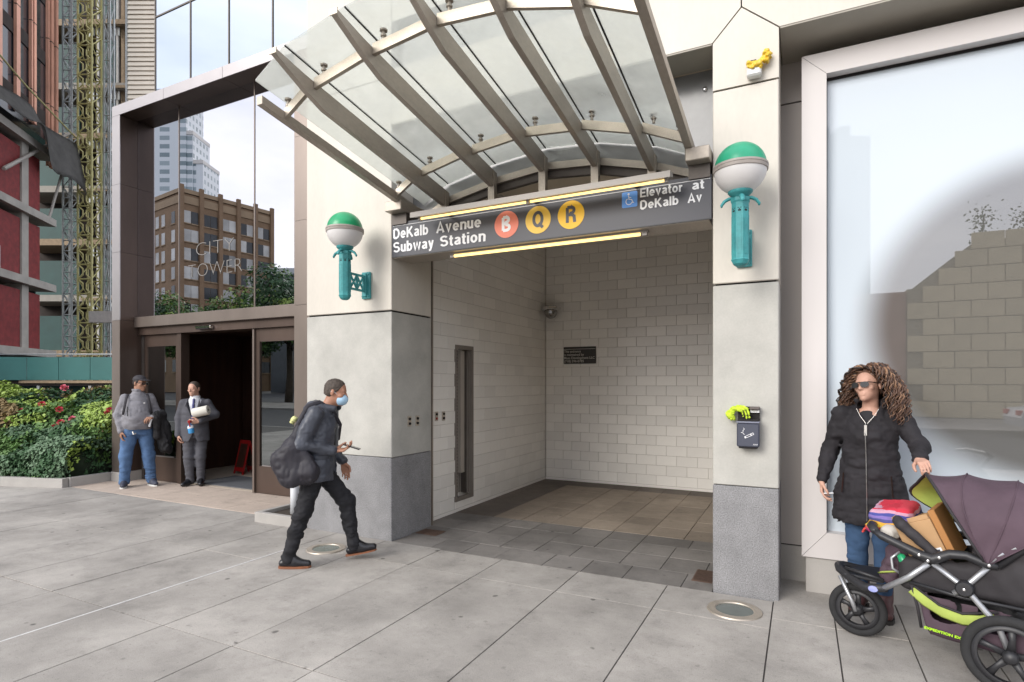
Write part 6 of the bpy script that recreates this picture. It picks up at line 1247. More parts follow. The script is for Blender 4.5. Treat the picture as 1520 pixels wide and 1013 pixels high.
limb(S, [sR, eR, wR], [0.045, 0.037, 0.029]); limb(S, [sL, eL, wL], [0.045, 0.037, 0.029]); hand(S, wR, V3(0.05, -0.15, -1), V3(0.8, 0.3, 0), V3(0.2, -1, 0), 0.45, 1.05); hand(S, wL, V3(-0.5, -0.6, -0.05), V3(0, 0.2, -1), V3(-0.5, 0.6, 0.2), 0.75, 1.05)
for h_, k_, a_ in ((0.1, lK, lA), (-0.1, rK, rA)): limb(S, [V3(h_, 0, 0.88), k_, a_], [0.08, 0.05, 0.036])
part(S, 'body', 'skin_a', m1)
S = SDF((-0.44, -0.36, 0.82), (0.44, 0.26, 1.54), 0.007)
S.loft([(0.885, 0, -0.015, 0.185, 0.155), (0.95, 0, -0.035, 0.205, 0.185), (1.08, 0, -0.045, 0.205, 0.195), (1.22, 0, -0.025, 0.198, 0.168), (1.33, 0, -0.005, 0.178, 0.135), (1.40, 0, 0, 0.135, 0.110), (1.46, 0.005, 0, 0.080, 0.078)], 0.02)
limb(S, [sR, eR, wR], [0.074, 0.066, 0.048], 0.04); limb(S, [sL, eL, wL], [0.074, 0.065, 0.048], 0.04); S.loft([(1.425, 0.005, -0.005, 0.080, 0.085), (1.505, 0.01, 0.005, 0.085, 0.085)], 0.015)
S.wrinkle(0.008, (7, 7, 13), 61).wrinkle(0.003, (20, 20, 20), 62); sw = part(S, 'sweatshirt', 'sweat_grey', m1)
for sx in (-1, 1): lobj('backpack_strap', tube(B(), [(sx * 0.125, 0.06, 1.425), (sx * 0.13, -0.05, 1.425), (sx * 0.145, -0.128, 1.355), (sx * 0.165, -0.165, 1.24), (sx * 0.185, -0.155, 1.12)], 0.018, 8, flat=0.35), 'cap_dark', sw, True)
lobj('drawstring', tube(B(), [(-0.125, -0.185, 1.24), (-0.125, -0.215, 1.10)], 0.008, 6), 'garment_black', sw); lobj('chest_mark', box(B(), 0.075, 0.098, -0.198, -0.188, 1.285, 1.305), 'shoe_white', sw)
S = SDF((-0.32, -0.24, 0.04), (0.32, 0.24, 1.0), 0.007); S.loft([(0.80, 0, 0, 0.195, 0.14), (0.92, 0, -0.01, 0.195, 0.155)], 0.03)
for h_, k_, a_ in ((0.1, lK, lA), (-0.1, rK, rA)): limb(S, [V3(h_, 0, 0.84), k_, (k_ + a_) / 2, a_ - V3(0, 0, 0.03)], [0.112, 0.088, 0.078, 0.078], 0.03)
S.wrinkle(0.008, (7, 7, 13), 71).wrinkle(0.007, (8, 8, 30), 72, True, (-0.32, -0.24, 0.04), (0.32, 0.24, 0.30)); jn = part(S, 'jeans', 'denim_blue', m1)
lobj('belt_keys', tube(B(), [(-0.06, -0.175, 0.86), (-0.05, -0.19, 0.82), (-0.02, -0.185, 0.835)], 0.012, 6), 'zip', jn)
for a_, d in ((lA, V3(0.35, -1, 0)), (rA, V3(-0.1, -1, 0))):
    S = SDF((-0.36, -0.30, -0.01), (0.36, 0.2, 0.24), 0.006); shoe(S, a_, d, w=0.05); S.half(V3(0, 0, 0.02), V3(0, 0, -1)); sh3 = part(S, 'shoe', 'shoe_navy', m1); lobj('sole', sole(B(), a_, d, 0.05, 0.024, -0.10), 'shoe_white', sh3)
S = SDF(hc - 0.2, hc + 0.2, 0.006); Q = lambda x, y, z: hc + hA @ V3(x, y, z)
S.ell(Q(0, 0.012, 0.045), V3(0.086, 0.105, 0.082), 0.01, hA).half(Q(0, 0, 0.045), hA @ V3(0, -0.1, -1)).ell(Q(0, -0.105, 0.052), V3(0.075, 0.07, 0.010), 0.012, hA); part(S, 'cap', 'cap_dark', m1)
haircap(m1, hc, hA, 'hair_dark', 1.0, 3, 0.0, -0.05, 0.002, 0.005); shades(m1, hc, hA, 1.0)
jm = thing('folded_jacket', 'black jacket draped over the forearm of the man in grey', 'jacket', (-9.22, 0.72, 0.0), R(60))
S = SDF((0.08, -0.34, 0.40), (0.56, 0.14, 1.22), 0.0075); S.cone((0.30, 0.0, 1.10), (0.23, -0.17, 1.08), 0.085, 0.075, 0.03).cone((0.31, -0.02, 1.05), (0.36, 0.0, 0.58), 0.10, 0.10, 0.05).cone((0.25, -0.12, 1.0), (0.25, -0.10, 0.78), 0.075, 0.055, 0.04).cone((0.38, 0.0, 0.9), (0.43, 0.02, 0.52), 0.06, 0.05, 0.04)
S.wrinkle(0.016, (11, 11, 5), 81).wrinkle(0.005, (26, 26, 14), 82); part(S, 'cloth', 'garment_black', jm)
tag(obj('paper_slip', box(B(), -0.012, 0.012, -0.003, 0.003, -0.07, 0.05, m1.matrix_basis @ Matrix.Translation((0.165, -0.255, 1.0)) @ Matrix.Rotation(R(14), 4, 'Y')), 'sign_white'), 'small white paper held with the draped black jacket', 'paper')

# ---- man in a grey suit in the doorway
mat('suit_grey', (0.085, 0.085, 0.098), 0.8, 0.1, 10, 0.15, 400, spec=0.25); mat('shirt_white', (0.72, 0.73, 0.76), 0.8, 0.03); mat('tie_blue', (0.04, 0.045, 0.16), 0.5, 0.3, 60); mat('bottle_blue', (0.06, 0.30, 0.62), 0.25, 0.05); mat('paper_cream', (0.66, 0.64, 0.57), 0.8, 0.05)
m2 = thing('person', 'man in grey suit and blue tie standing in the open doorway', 'person', (-8.47, 1.16, 0.0), R(44))
hc = V3(-0.015, -0.02, 1.515); hA = rotm(4, 0, -24)
sR, sL = V3(-0.168, 0, 1.288), V3(0.168, 0, 1.288); eR, wR = V3(-0.235, 0.03, 1.05), V3(-0.225, -0.045, 0.80); eL, wL = V3(0.285, 0.0, 1.10), V3(0.10, -0.225, 1.015)
lK, lA, rK, rA = V3(0.075, -0.02, 0.45), V3(0.075, 0.02, 0.10), V3(-0.085, -0.02, 0.45), V3(-0.075, 0.03, 0.10)
S = SDF((-0.34, -0.40, 0.0), (0.36, 0.24, 1.67), 0.0068)
head(S, hc, hA, 0.99); neckto(S, hc, hA, V3(0, 0.01, 1.35), 0.056)
S.loft([(0.80, 0, 0, 0.13, 0.09), (1.05, 0, 0, 0.13, 0.09), (1.25, 0, 0, 0.14, 0.09), (1.36, 0, 0, 0.08, 0.06)])
limb(S, [sR, eR, wR], [0.042, 0.034, 0.027]); limb(S, [sL, eL, wL], [0.042, 0.034, 0.027]); hand(S, wR, V3(0.1, -0.15, -1), V3(0.9, 0.2, 0), V3(0.1, -1, 0), 0.8, 1.0); hand(S, wL, V3(-0.9, -0.3, -0.05), V3(0, 0.5, -0.6), V3(0, -0.2, 1), 0.75, 1.0)
for h_, k_, a_ in ((0.09, lK, lA), (-0.09, rK, rA)): limb(S, [V3(h_, 0, 0.82), k_, a_], [0.075, 0.05, 0.035])
part(S, 'body', 'skin_d', m2); eyes(m2, hc, hA, 0.965)
S = SDF((-0.2, -0.2, 0.95), (0.2, 0.15, 1.43), 0.007); S.loft([(1.0, 0, -0.005, 0.15, 0.118), (1.2, 0, -0.005, 0.155, 0.122), (1.31, 0, 0, 0.12, 0.10), (1.36, 0, 0, 0.075, 0.072), (1.405, 0, 0, 0.070, 0.070)], 0.01); st = part(S, 'shirt', 'shirt_white', m2)
S = SDF((-0.06, -0.19, 1.0), (0.06, -0.02, 1.40), 0.005)
for a, b, ra, rb in (((0, -0.098, 1.345), (0, -0.128, 1.26), 0.018, 0.016), ((0, -0.128, 1.26), (0, -0.136, 1.05), 0.018, 0.028)): S.cone(a, b, ra, rb, 0.006)
S.half(V3(0, -0.118, 0), V3(0, 1, 0), 0, (-0.06, -0.19, 1.0), (0.06, -0.02, 1.28)); part(S, 'tie', 'tie_blue', m2)
S = SDF((-0.36, -0.32, 0.66), (0.38, 0.24, 1.44), 0.007)
S.loft([(0.70, 0, 0.0, 0.205, 0.155), (0.85, 0, 0.0, 0.200, 0.148), (1.02, 0, 0, 0.188, 0.138), (1.18, 0, 0, 0.198, 0.140), (1.27, 0, 0, 0.185, 0.125), (1.345, 0, 0.01, 0.105, 0.085)], 0.015); S.cone(V3(-0.05, 0.0, 1.325), V3(-0.16, 0.0, 1.285), 0.055, 0.055, 0.03).cone(V3(0.05, 0.0, 1.325), V3(0.16, 0.0, 1.285), 0.055, 0.055, 0.03)
limb(S, [sR, eR, wR], [0.064, 0.060, 0.048], 0.03); limb(S, [sL, eL, wL + unit(eL - wL) * 0.02], [0.064, 0.062, 0.046], 0.03)
S.wedge([(V3(0, -0.05, 1.03), V3(0.955, 0, -0.30)), (V3(0, -0.05, 1.03), V3(-0.955, 0, -0.30)), (V3(0, -0.02, 0), V3(0, 1, 0))], (-0.2, -0.3, 1.02), (0.2, 0.02, 1.44)); S.loft([(1.30, 0, -0.0, 0.074, 0.072), (1.44, 0, -0.0, 0.076, 0.075)], 0, 'sub'); S.wedge([(V3(0, 0, 0.83), V3(0.9, 0, 0.45)), (V3(0, 0, 0.83), V3(-0.9, 0, 0.45)), (V3(0, -0.04, 0), V3(0, 1, 0))], (-0.1, -0.3, 0.66), (0.1, 0, 0.84))
S.wrinkle(0.005, (8, 8, 12), 91); sj = part(S, 'suit_jacket', 'suit_grey', m2)
for sx in (-1, 1):
    bm = B(); v = [bm.verts.new(Vector(p)) for p in ((sx * 0.010, -0.150, 1.035), (sx * 0.075, -0.148, 1.22), (sx * 0.112, -0.135, 1.245), (sx * 0.098, -0.140, 1.285), (sx * 0.075, -0.085, 1.365), (sx * 0.068, -0.110, 1.31))]; bm.faces.new(v if sx > 0 else v[::-1]); bmesh.ops.solidify(bm, geom=bm.faces, thickness=0.006); lobj('lapel', bm, 'suit_grey', sj)
for z in (0.98, 0.88): lobj('button', lathe(B(), [(0, 0.006), (0.010, 0.004), (0.010, 0), (0, 0)], Matrix.Translation((0.004, -0.146, z)) @ Matrix.Rotation(R(90), 4, 'X'), 10), 'eye_dark', sj)
S = SDF((-0.24, -0.2, 0.04), (0.24, 0.2, 0.92), 0.007); S.loft([(0.74, 0, 0, 0.17, 0.125), (0.86, 0, 0, 0.17, 0.125)], 0.03)
for h_, k_, a_ in ((0.088, lK, lA), (-0.088, rK, rA)): limb(S, [V3(h_, 0, 0.78), k_, a_ - V3(0, 0, 0.03)], [0.098, 0.078, 0.066], 0.025)
S.wrinkle(0.006, (8, 8, 15), 93).wrinkle(0.006, (8, 8, 30), 94, True, (-0.24, -0.2, 0.04), (0.24, 0.2, 0.28)); part(S, 'trousers', 'suit_grey', m2)
for a_, d in ((lA, V3(0.15, -1, 0)), (rA, V3(-0.5, -1, 0))): S = SDF((-0.28, -0.28, -0.01), (0.28, 0.2, 0.24), 0.006); shoe(S, a_, d, w=0.045); S.half(V3(0, 0, 0.008), V3(0, 0, -1)); part(S, 'shoe', 'leather_black', m2)
haircap(m2, hc, hA, 'hair_grey', 0.99, 13, -0.005, -0.055, 0.002, 0.004)
pm = m2.matrix_basis
rl = thing('paper_roll', 'fat white paper towel roll under the suited man\'s arm', 'paper roll', tuple(pm @ Vector((0.12, -0.16, 1.12))))
Mr = pm @ Matrix.Translation((0.035, -0.215, 1.145)) @ Matrix.Rotation(R(12), 4, 'Z') @ Matrix.Rotation(R(62), 4, 'X') @ Matrix.Rotation(R(62), 4, 'Y')
obj('roll', lathe(B(), [(0.018, -0.02), (0.068, -0.02), (0.072, -0.01), (0.072, 0.20), (0.068, 0.21), (0.018, 0.21)], Mr, 28), 'paper_cream', rl, 40); obj('core', lathe(B(), [(0, -0.012), (0.018, -0.012), (0.018, 0.2), (0, 0.2)], Mr, 14), 'eye_dark', rl)
bt_ = thing('spray_bottle', 'small blue spray bottle with red head in the suited man\'s hand', 'bottle', tuple(pm @ Vector((0.01, -0.26, 0.9))))
Mb = pm @ Matrix.Translation((0.005, -0.275, 0.84)) @ Matrix.Rotation(R(-8), 4, 'Y'); obj('bottle', lathe(B(), [(0, 0), (0.038, 0), (0.042, 0.01), (0.042, 0.09), (0.035, 0.115), (0.014, 0.135), (0.014, 0.16), (0, 0.16)], Mb, 20), 'bottle_blue', bt_, 40)
obj('label', lathe(B(), [(0.0425, 0.075), (0.0427, 0.10), (0.036, 0.116)], Mb, 20), 'shirt_white', bt_, True); bm = B(); box(bm, -0.018, 0.018, -0.05, 0.03, 0.16, 0.20, Mb, 0.006); box(bm, -0.008, 0.008, -0.045, -0.033, 0.10, 0.16, Mb); obj('spray_head', bm, 'sign_red', bt_)
# ------------------------------------------------------------------ stroller (local x: forward, local y: the side away from the street, z up)
mat('stroller_silver', (0.46, 0.47, 0.49), 0.35, 0.06, 6, metal=0.7); mat('stroller_black', (0.022, 0.022, 0.025), 0.45, 0.15, 10, 0.05, 200); mat('stroller_cloth', (0.026, 0.023, 0.026), 0.75, 0.2, 10, 0.15, 300)
mat('hood_plum', (0.085, 0.055, 0.072), 0.72, 0.14, 6, 0.15, 400, spec=0.3); mat('hood_lime', (0.36, 0.44, 0.09), 0.75, 0.12, 8, 0.1, 300); mat('lime_print', (0.42, 0.75, 0.02), 0.5, 0.05); mat('carton', (0.46, 0.28, 0.14), 0.8, 0.08, 5, 0.05, 90); mat('carton_side', (0.40, 0.185, 0.06), 0.8, 0.08, 5); mat('shoe_tan', (0.5, 0.47, 0.43), 0.8, 0.1); mat('badge_blue', (0.25, 0.28, 0.55), 0.4, 0.1)
PH = R(16)
stl = thing('jogging_stroller', 'plum and black three-wheeled stroller with hood at right edge', 'stroller', (1.033, -0.612, 0)); stl.matrix_basis = Matrix(((-math.cos(PH), math.sin(PH), 0, 1.033), (math.sin(PH), math.cos(PH), 0, -0.612), (0, 0, 1, 0), (0, 0, 0, 1))) @ Matrix.Diagonal((1, 1, 1, 1))
# right-handed frame: x forward = (-cos, sin), z up, y = z cross x
stl.matrix_basis = Matrix(((-math.cos(PH), -math.sin(PH), 0, 1.033), (math.sin(PH), -math.cos(PH), 0, -0.612), (0, 0, 1, 0), (0, 0, 0, 1)))   # +y is the near side
SM = stl.matrix_basis
def T(name, pts, r, m, parent=stl, seg=10, flat=1.0, smooth=True, up=None): return lobj(name, tube(B(), pts, r, seg, flat=flat, up=up), m, parent, smooth)
def wheel(cx, cy, rad, wdt, name='wheel'):
    M = Matrix.Translation((cx, cy, rad)) @ Matrix.Rotation(R(90), 4, 'X'); tr = 0.026 if rad > 0.18 else 0.024
    prof = [(rad - tr + tr * math.cos(q), wdt * math.sin(q)) for q in np.linspace(-math.pi, math.pi, 15)]
    w = lobj(name, lathe(B(), prof, M, 48), 'tyre', stl, True)
    lobj('rim', lathe(B(), [(rad - 2 * tr - 0.020, -0.016), (rad - 2 * tr + 0.004, -0.020), (rad - 2 * tr + 0.006, 0.020), (rad - 2 * tr - 0.020, 0.016), (rad - 2 * tr - 0.020, -0.016)], M, 48), 'stroller_black', w, True)
    hub = lobj('hub', lathe(B(), [(0, -0.04), (0.022, -0.038), (0.034, -0.02), (0.034, 0.02), (0.022, 0.038), (0, 0.04)], M, 24), 'stroller_black', w, True)
    for k in range(5):
        a = 2 * math.pi * k / 5 + 0.35; e = rad - 2 * tr - 0.012; lobj('spoke', tube(B(), [M @ Vector((math.cos(a) * 0.02, math.sin(a) * 0.02, 0)), M @ Vector((math.cos(a + 0.05) * e * 0.6, math.sin(a + 0.05) * e * 0.6, 0)), M @ Vector((math.cos(a) * e, math.sin(a) * e, 0))], [0.021, 0.014, 0.020], 8, up=M.to_3x3() @ Vector((0, 0, 1)), flat=0.6), 'stroller_black', hub, True)
    return w
wheel(0.745, 0.0, 0.165, 0.024); wheel(0.0, 0.30, 0.205, 0.026); wheel(0.0, -0.30, 0.205, 0.026)
T('rear_axle', [(0, -0.29, 0.205), (0, 0.29, 0.205)], 0.014, 'stroller_silver')
for s in (-1, 1):
    T('fork', [(0.835, 0.042 * s, 0.37), (0.765, 0.045 * s, 0.22), (0.745, 0.045 * s, 0.165)], 0.013, 'stroller_silver')
    y = 0.265 * s
    T('front_tube', [(0.345, y, 0.60), (0.44, y * 0.98, 0.50), (0.56, y * 0.9, 0.405)], 0.0165, 'stroller_silver'); T('rear_leg', [(0.325, y, 0.605), (0.187, y, 0.505), (0.05, y * 1.06, 0.345), (0.005, y * 1.06, 0.215)], 0.019, 'stroller_silver', flat=0.8); T('cross_tube', [(0.085, y * 0.97, 0.64), (0.187, y * 0.97, 0.505), (0.235, y * 0.97, 0.46)], 0.015, 'stroller_silver')
    lobj('fold_hub', lathe(B(), [(0, 0.03), (0.034, 0.028), (0.042, 0.018), (0.042, -0.018), (0.034, -0.028), (0, -0.03)], Matrix.Translation((0.187, y * 1.03, 0.503)) @ Matrix.Rotation(R(90), 4, 'X'), 28), 'stroller_black', stl, 40)
    lobj('hub_bolt', lathe(B(), [(0, 0.036), (0.007, 0.034), (0.008, 0.028), (0, 0.028)], Matrix.Translation((0.187, y * 1.03, 0.503)) @ Matrix.Rotation(R(-90 * s), 4, 'X'), 12), 'chrome', stl)
    ar = T('armrest', [(0.605, y, 0.735), (0.57, y, 0.715), (0.46, y, 0.672), (0.38, y, 0.640), (0.325, y, 0.628), (0.25, y, 0.672), (0.18, y, 0.678), (0.09, y, 0.648), (0.05, y, 0.645)], [0.014, 0.024, 0.026, 0.028, 0.034, 0.028, 0.026, 0.026, 0.018], 'stroller_black', flat=0.9)
    for px_, pz in ((0.385, 0.645), (0.295, 0.648), (0.345, 0.62), (0.085, 0.65)): lobj('rivet', lathe(B(), [(0, 0.006), (0.008, 0.004), (0.009, 0), (0, 0)], Matrix.Translation((px_, y + s * 0.027, pz)) @ Matrix.Rotation(R(-90 * s), 4, 'X'), 10), 'chrome', ar)
    T('hood_latch', [(0.075, y * 1.02, 0.665), (0.055, y * 1.02, 0.70), (0.03, y * 1.02, 0.725)], 0.014, 'stroller_silver', seg=8); T('hood_latch', [(0.02, y * 1.02, 0.735), (-0.02, y * 1.02, 0.76)], 0.010, 'galvanised', seg=8)
    T('push_bar', [(0.05, y, 0.645), (-0.15, y * 0.95, 0.86), (-0.28, y * 0.9, 1.0)], 0.016, 'stroller_black')
T('handle', [(-0.28, -0.24, 1.0), (-0.31, -0.12, 1.02), (-0.31, 0.12, 1.02), (-0.28, 0.24, 1.0)], 0.018, 'stroller_black')
# front arch / footrest
T('front_arch', [(0.55, -0.235, 0.405), (0.66, -0.20, 0.375), (0.76, -0.12, 0.39), (0.835, -0.05, 0.415), (0.85, 0.0, 0.42), (0.835, 0.05, 0.415), (0.76, 0.12, 0.39), (0.66, 0.20, 0.375), (0.55, 0.235, 0.405)], [0.022, 0.026, 0.026, 0.026, 0.028, 0.026, 0.026, 0.026, 0.022], 'stroller_black')
lobj('footrest', box(B(), 0.58, 0.80, -0.13, 0.13, 0.395, 0.415, bev=0.008), 'stroller_black', stl); T('footrest_rim', [(0.58, 0.13, 0.42), (0.70, 0.12, 0.435), (0.80, 0.07, 0.43)], 0.012, 'stroller_black')
lobj('badge', lathe(B(), [(0, 0.004), (0.024, 0.003), (0.026, 0), (0, 0)], Matrix.Translation((0.615, 0.243, 0.388)) @ Matrix.Rotation(R(-80), 4, 'X') @ Matrix.Diagonal((1, 0.7, 1, 1)), 20), 'badge_blue', stl)
# seat tub and padded seat
S = SDF((-0.45, -0.34, 0.28), (0.75, 0.34, 1.1), 0.008)
S.cone((0.46, 0.0, 0.50), (0.10, 0.0, 0.50), 0.10, 0.13, 0.02); S.rbox((0.20, 0, 0.53), (0.30, 0.245, 0.10), 0.05, 0.03, rotm(0, 4, 0)).rbox((-0.10, 0, 0.70), (0.24, 0.25, 0.17), 0.06, 0.05, rotm(0, 40, 0))
S.rbox((0.22, 0, 0.72), (0.25, 0.20, 0.17), 0.04, 0, None, 'sub'); S.wrinkle(0.006, (9, 9, 9), 3); part(S, 'seat_tub', 'stroller_cloth', stl)
for yy in (0.225, -0.225):
    S = SDF((0.25, -0.30, 0.55), (0.62, 0.31, 0.90), 0.007); S.cone((0.30, yy, 0.63), (0.475, yy, 0.785), 0.026, 0.032, 0.01).cone((0.475, yy, 0.785), (0.50, yy * 0.85, 0.80), 0.032, 0.030, 0.01)
    S.wrinkle(0.003, (20, 20, 20), 5); part(S, 'side_pad', 'stroller_cloth', stl)
T('child_tray', [(0.60, 0.26, 0.735), (0.64, 0.15, 0.74), (0.65, 0.0, 0.74), (0.64, -0.15, 0.74), (0.60, -0.26, 0.735)], 0.026, 'stroller_black', flat=0.7)
# leg rest and hanging straps
S = SDF((0.36, -0.25, 0.36), (0.72, 0.27, 0.70), 0.008); S.cone((0.50, 0.10, 0.60), (0.55, 0.10, 0.45), 0.07, 0.06, 0.03).cone((0.50, -0.10, 0.60), (0.57, -0.10, 0.45), 0.08, 0.07, 0.04).wrinkle(0.010, (16, 16, 16), 9); part(S, 'leg_rest', 'hood_plum', stl)
T('leg_trim', [(0.60, 0.13, 0.46), (0.58, 0.155, 0.475), (0.53, 0.165, 0.49), (0.48, 0.160, 0.50)], 0.014, 'hood_lime', flat=0.4); T('strap_loop', [(0.49, 0.19, 0.62), (0.53, 0.20, 0.58), (0.525, 0.20, 0.52), (0.49, 0.20, 0.50)], 0.008, 'stroller_silver'); T('strap_loop', [(0.42, 0.2, 0.60), (0.44, 0.22, 0.57), (0.40, 0.23, 0.585), (0.37, 0.23, 0.57)], 0.006, 'stroller_silver')
lobj('green_toy', lathe(B(), [(0, -0.05), (0.022, -0.04), (0.026, 0), (0.02, 0.045), (0, 0.055)], Matrix.Translation((0.465, 0.205, 0.565)) @ Matrix.Rotation(R(25), 4, 'Y'), 14), 'lamp_green', stl, True)
# hood: bows swept from the pulled-up front edge back over the seat
def bow(k):
    """cross-section over the stroller at stage k (0 front .. 1 back): points from the far hinge over the top to the near hinge"""
    st = {0.0: [(0.11, -0.27, 0.665), (0.30, -0.262, 0.77), (0.490, -0.225, 0.895), (0.445, -0.14, 0.99), (0.392, -0.03, 1.055), (0.378, 0.08, 1.068), (0.335, 0.19, 1.035), (0.235, 0.262, 0.88), (0.105, 0.285, 0.665)],
          0.34: [(0.10, -0.27, 0.66), (0.18, -0.275, 0.80), (0.215, -0.268, 0.93), (0.21, -0.19, 1.03), (0.20, -0.06, 1.075), (0.20, 0.06, 1.076), (0.205, 0.185, 1.035), (0.185, 0.275, 0.90), (0.098, 0.292, 0.663)],
          0.67: [(0.09, -0.265, 0.66), (0.04, -0.275, 0.80), (0.0, -0.265, 0.93), (-0.015, -0.19, 1.02), (-0.02, -0.06, 1.06), (-0.02, 0.06, 1.06), (-0.015, 0.19, 1.02), (0.02, 0.275, 0.88), (0.088, 0.286, 0.66)],
          1.0: [(0.08, -0.262, 0.66), (-0.06, -0.265, 0.78), (-0.20, -0.25, 0.89), (-0.25, -0.17, 0.96), (-0.27, -0.06, 0.99), (-0.27, 0.06, 0.99), (-0.25, 0.17, 0.96), (-0.16, 0.262, 0.86), (0.075, 0.282, 0.66)]}
    ks = sorted(st); 
    for a, b in zip(ks, ks[1:]):
        if a <= k <= b + 1e-6:
            t = (k - a) / (b - a); ln = [np.array(p) * (1 - t) + np.array(q) * t for p, q in zip(st[a], st[b])]
            sag = 4 * t * (1 - t); return [p + np.array((0, 0, -0.016 * sag * math.sin(math.pi * i / 8))) for i, p in enumerate(ln)]
def spl(pts, n):
    """Catmull-Rom through the points"""
    P_ = [2 * pts[0] - pts[1]] + list(pts) + [2 * pts[-1] - pts[-2]]; out = []
    for i in range(n + 1):
        u = i / n * (len(pts) - 1); j = min(int(u), len(pts) - 2); t = u - j; a, b, c, d = P_[j:j + 4]; out.append(0.5 * (2 * b + (c - a) * t + (2 * a - 5 * b + 4 * c - d) * t * t + (3 * b - a - 3 * c + d) * t ** 3))
    return out
rg = np.random.default_rng(77); NB, NS = 40, 48; G_ = []
for i in range(NB + 1):
    k = i / NB; row = spl(bow(k), NS)
    for j, p in enumerate(row):
        f = j / NS; fold = 0.006 * math.sin(k * 17 + f * 21) * math.sin(math.pi * f) + 0.009 * math.sin(f * 46 + k * 9) * max(0, (f - 0.62)) * 2 * math.sin(math.pi * min(1, k * 1.05)) ; row[j] = p + np.array((0, 1 if f > 0.5 else -1, 0.3)) * fold * 0.8
    G_.append(row)
Pv = np.array(G_).reshape(-1, 3); Qd = np.array([[i * (NS + 1) + j, i * (NS + 1) + j + 1, (i + 1) * (NS + 1) + j + 1, (i + 1) * (NS + 1) + j] for i in range(NB) for j in range(NS)])
cen = np.array((0.05, 0, 0.7)); Pin = Pv + (cen - Pv) * 0.018
hood = obj('hood', fastmesh('hood', Pv, Qd, 'hood_plum'), None, stl, local=True); obj('hood_lining', fastmesh('hood_lining', Pin, Qd[:, ::-1], 'hood_lime'), None, hood, local=True)
for k in (0.0, 0.34, 0.67, 1.0): T('hood_seam' if k else 'hood_binding', [tuple(p + (p - cen) * 0.004) for p in spl(bow(k), 36)], 0.0035 if k else 0.008, 'hood_plum' if k else 'stroller_cloth', hood, 6)
fl = B(); base = [(0.02, -0.05), (0.055, 0.0), (0.05, 0.06), (0.01, 0.10), (-0.05, 0.10), (-0.09, 0.06), (-0.10, 0.0), (-0.08, -0.05)]
prism(fl, [(a - 0.03, b + 0.07) for a, b in base], Matrix.Translation((0, 0, 1.055)) @ Matrix.Rotation(R(-14), 4, 'X') @ Matrix.Rotation(R(-5), 4, 'Y'), 0.012); lobj('window_flap', fl, 'hood_plum', hood)
# storage basket
S = SDF((-0.30, -0.30, 0.10), (0.52, 0.31, 0.48), 0.0075)
S.rbox((0.10, 0, 0.30), (0.33, 0.225, 0.135), 0.06, 0.0, rotm(0, -3, 0)); S.half((0.42, 0, 0.46), (0.97, 0, -0.24)); S.rbox((0.08, 0, 0.40), (0.29, 0.215, 0.15), 0.04, 0, None, 'sub').wrinkle(0.004, (10, 10, 10), 15); bk_t = part(S, 'basket', 'hood_plum', stl)
T('basket_trim', [(0.425, 0.235, 0.432), (0.36, 0.237, 0.378), (0.28, 0.239, 0.338), (0.20, 0.239, 0.322), (0.12, 0.238, 0.335), (0.06, 0.236, 0.362)], 0.030, 'hood_lime', bk_t, 8, 0.16, True, (0, 1, 0)); T('basket_rim', [(0.43, 0.237, 0.462), (0.30, 0.24, 0.375), (0.20, 0.241, 0.355), (0.05, 0.239, 0.40)], 0.007, 'stroller_cloth', bk_t, 6); T('basket_frame', [(0.44, 0.245, 0.475), (0.2, 0.25, 0.445), (-0.2, 0.245, 0.44)], 0.010, 'stroller_black', bk_t); T('basket_edge', [(0.43, 0.236, 0.46), (0.40, 0.225, 0.33), (0.385, 0.215, 0.22)], 0.008, 'stroller_cloth', bk_t)
lettering('lettering', 'EXPEDITION EX', 0.019, 'lime_print', None, SM @ Matrix.Translation((0.37, 0.2335, 0.225)) @ Matrix.Rotation(R(180), 4, 'Z') @ Matrix.Rotation(R(90), 4, 'X') @ Matrix.Rotation(R(-5), 4, 'Z'), 0.0008, width=0.165)
lt = [q for q in bpy.data.objects if q.name.startswith('lettering') and q.parent is None][0]; lt.data.transform(SM.inverted()); lt.parent = bk_t
# things carried in the stroller
S = SDF((-0.25, -0.22, 0.18), (0.38, 0.23, 0.47), 0.008); S.ell((0.22, 0.08, 0.33), (0.12, 0.11, 0.07), 0.02).ell((-0.02, 0.02, 0.36), (0.18, 0.16, 0.10), 0.05).ell((0.30, -0.05, 0.34), (0.07, 0.1, 0.06), 0.03).wrinkle(0.018, (14, 14, 14), 21)
bgo = tag(obj('dark_bag', S.mesh('dark_bag', 'garment_black'), None), 'crumpled dark bag stowed in the stroller basket', 'bag'); bgo.matrix_basis = SM
bt2 = tag(obj('clear_tray', box(B(), 0.20, 0.34, 0.10, 0.20, 0.355, 0.375, SM @ Matrix.Rotation(R(6), 4, 'Y'), 0.006), 'stroller_silver'), 'silvery flat container lying in the stroller basket', 'container')
cb = thing('cardboard_box', 'brown cardboard parcel with white label riding in the stroller seat', 'box', tuple(SM @ Vector((0.35, 0, 0.6)))); MBx = SM @ Matrix.Translation((0.30, 0.03, 0.60)) @ Matrix.Rotation(R(24), 4, 'Y') @ Matrix.Rotation(R(-4), 4, 'Z')
obj('carton', box(B(), -0.06, 0.125, -0.14, 0.15, 0.0, 0.235, MBx, 0.003), 'carton', cb); obj('carton_side', box(B(), -0.098, -0.063, -0.13, 0.145, 0.0, 0.275, MBx, 0.003), 'carton_side', cb)
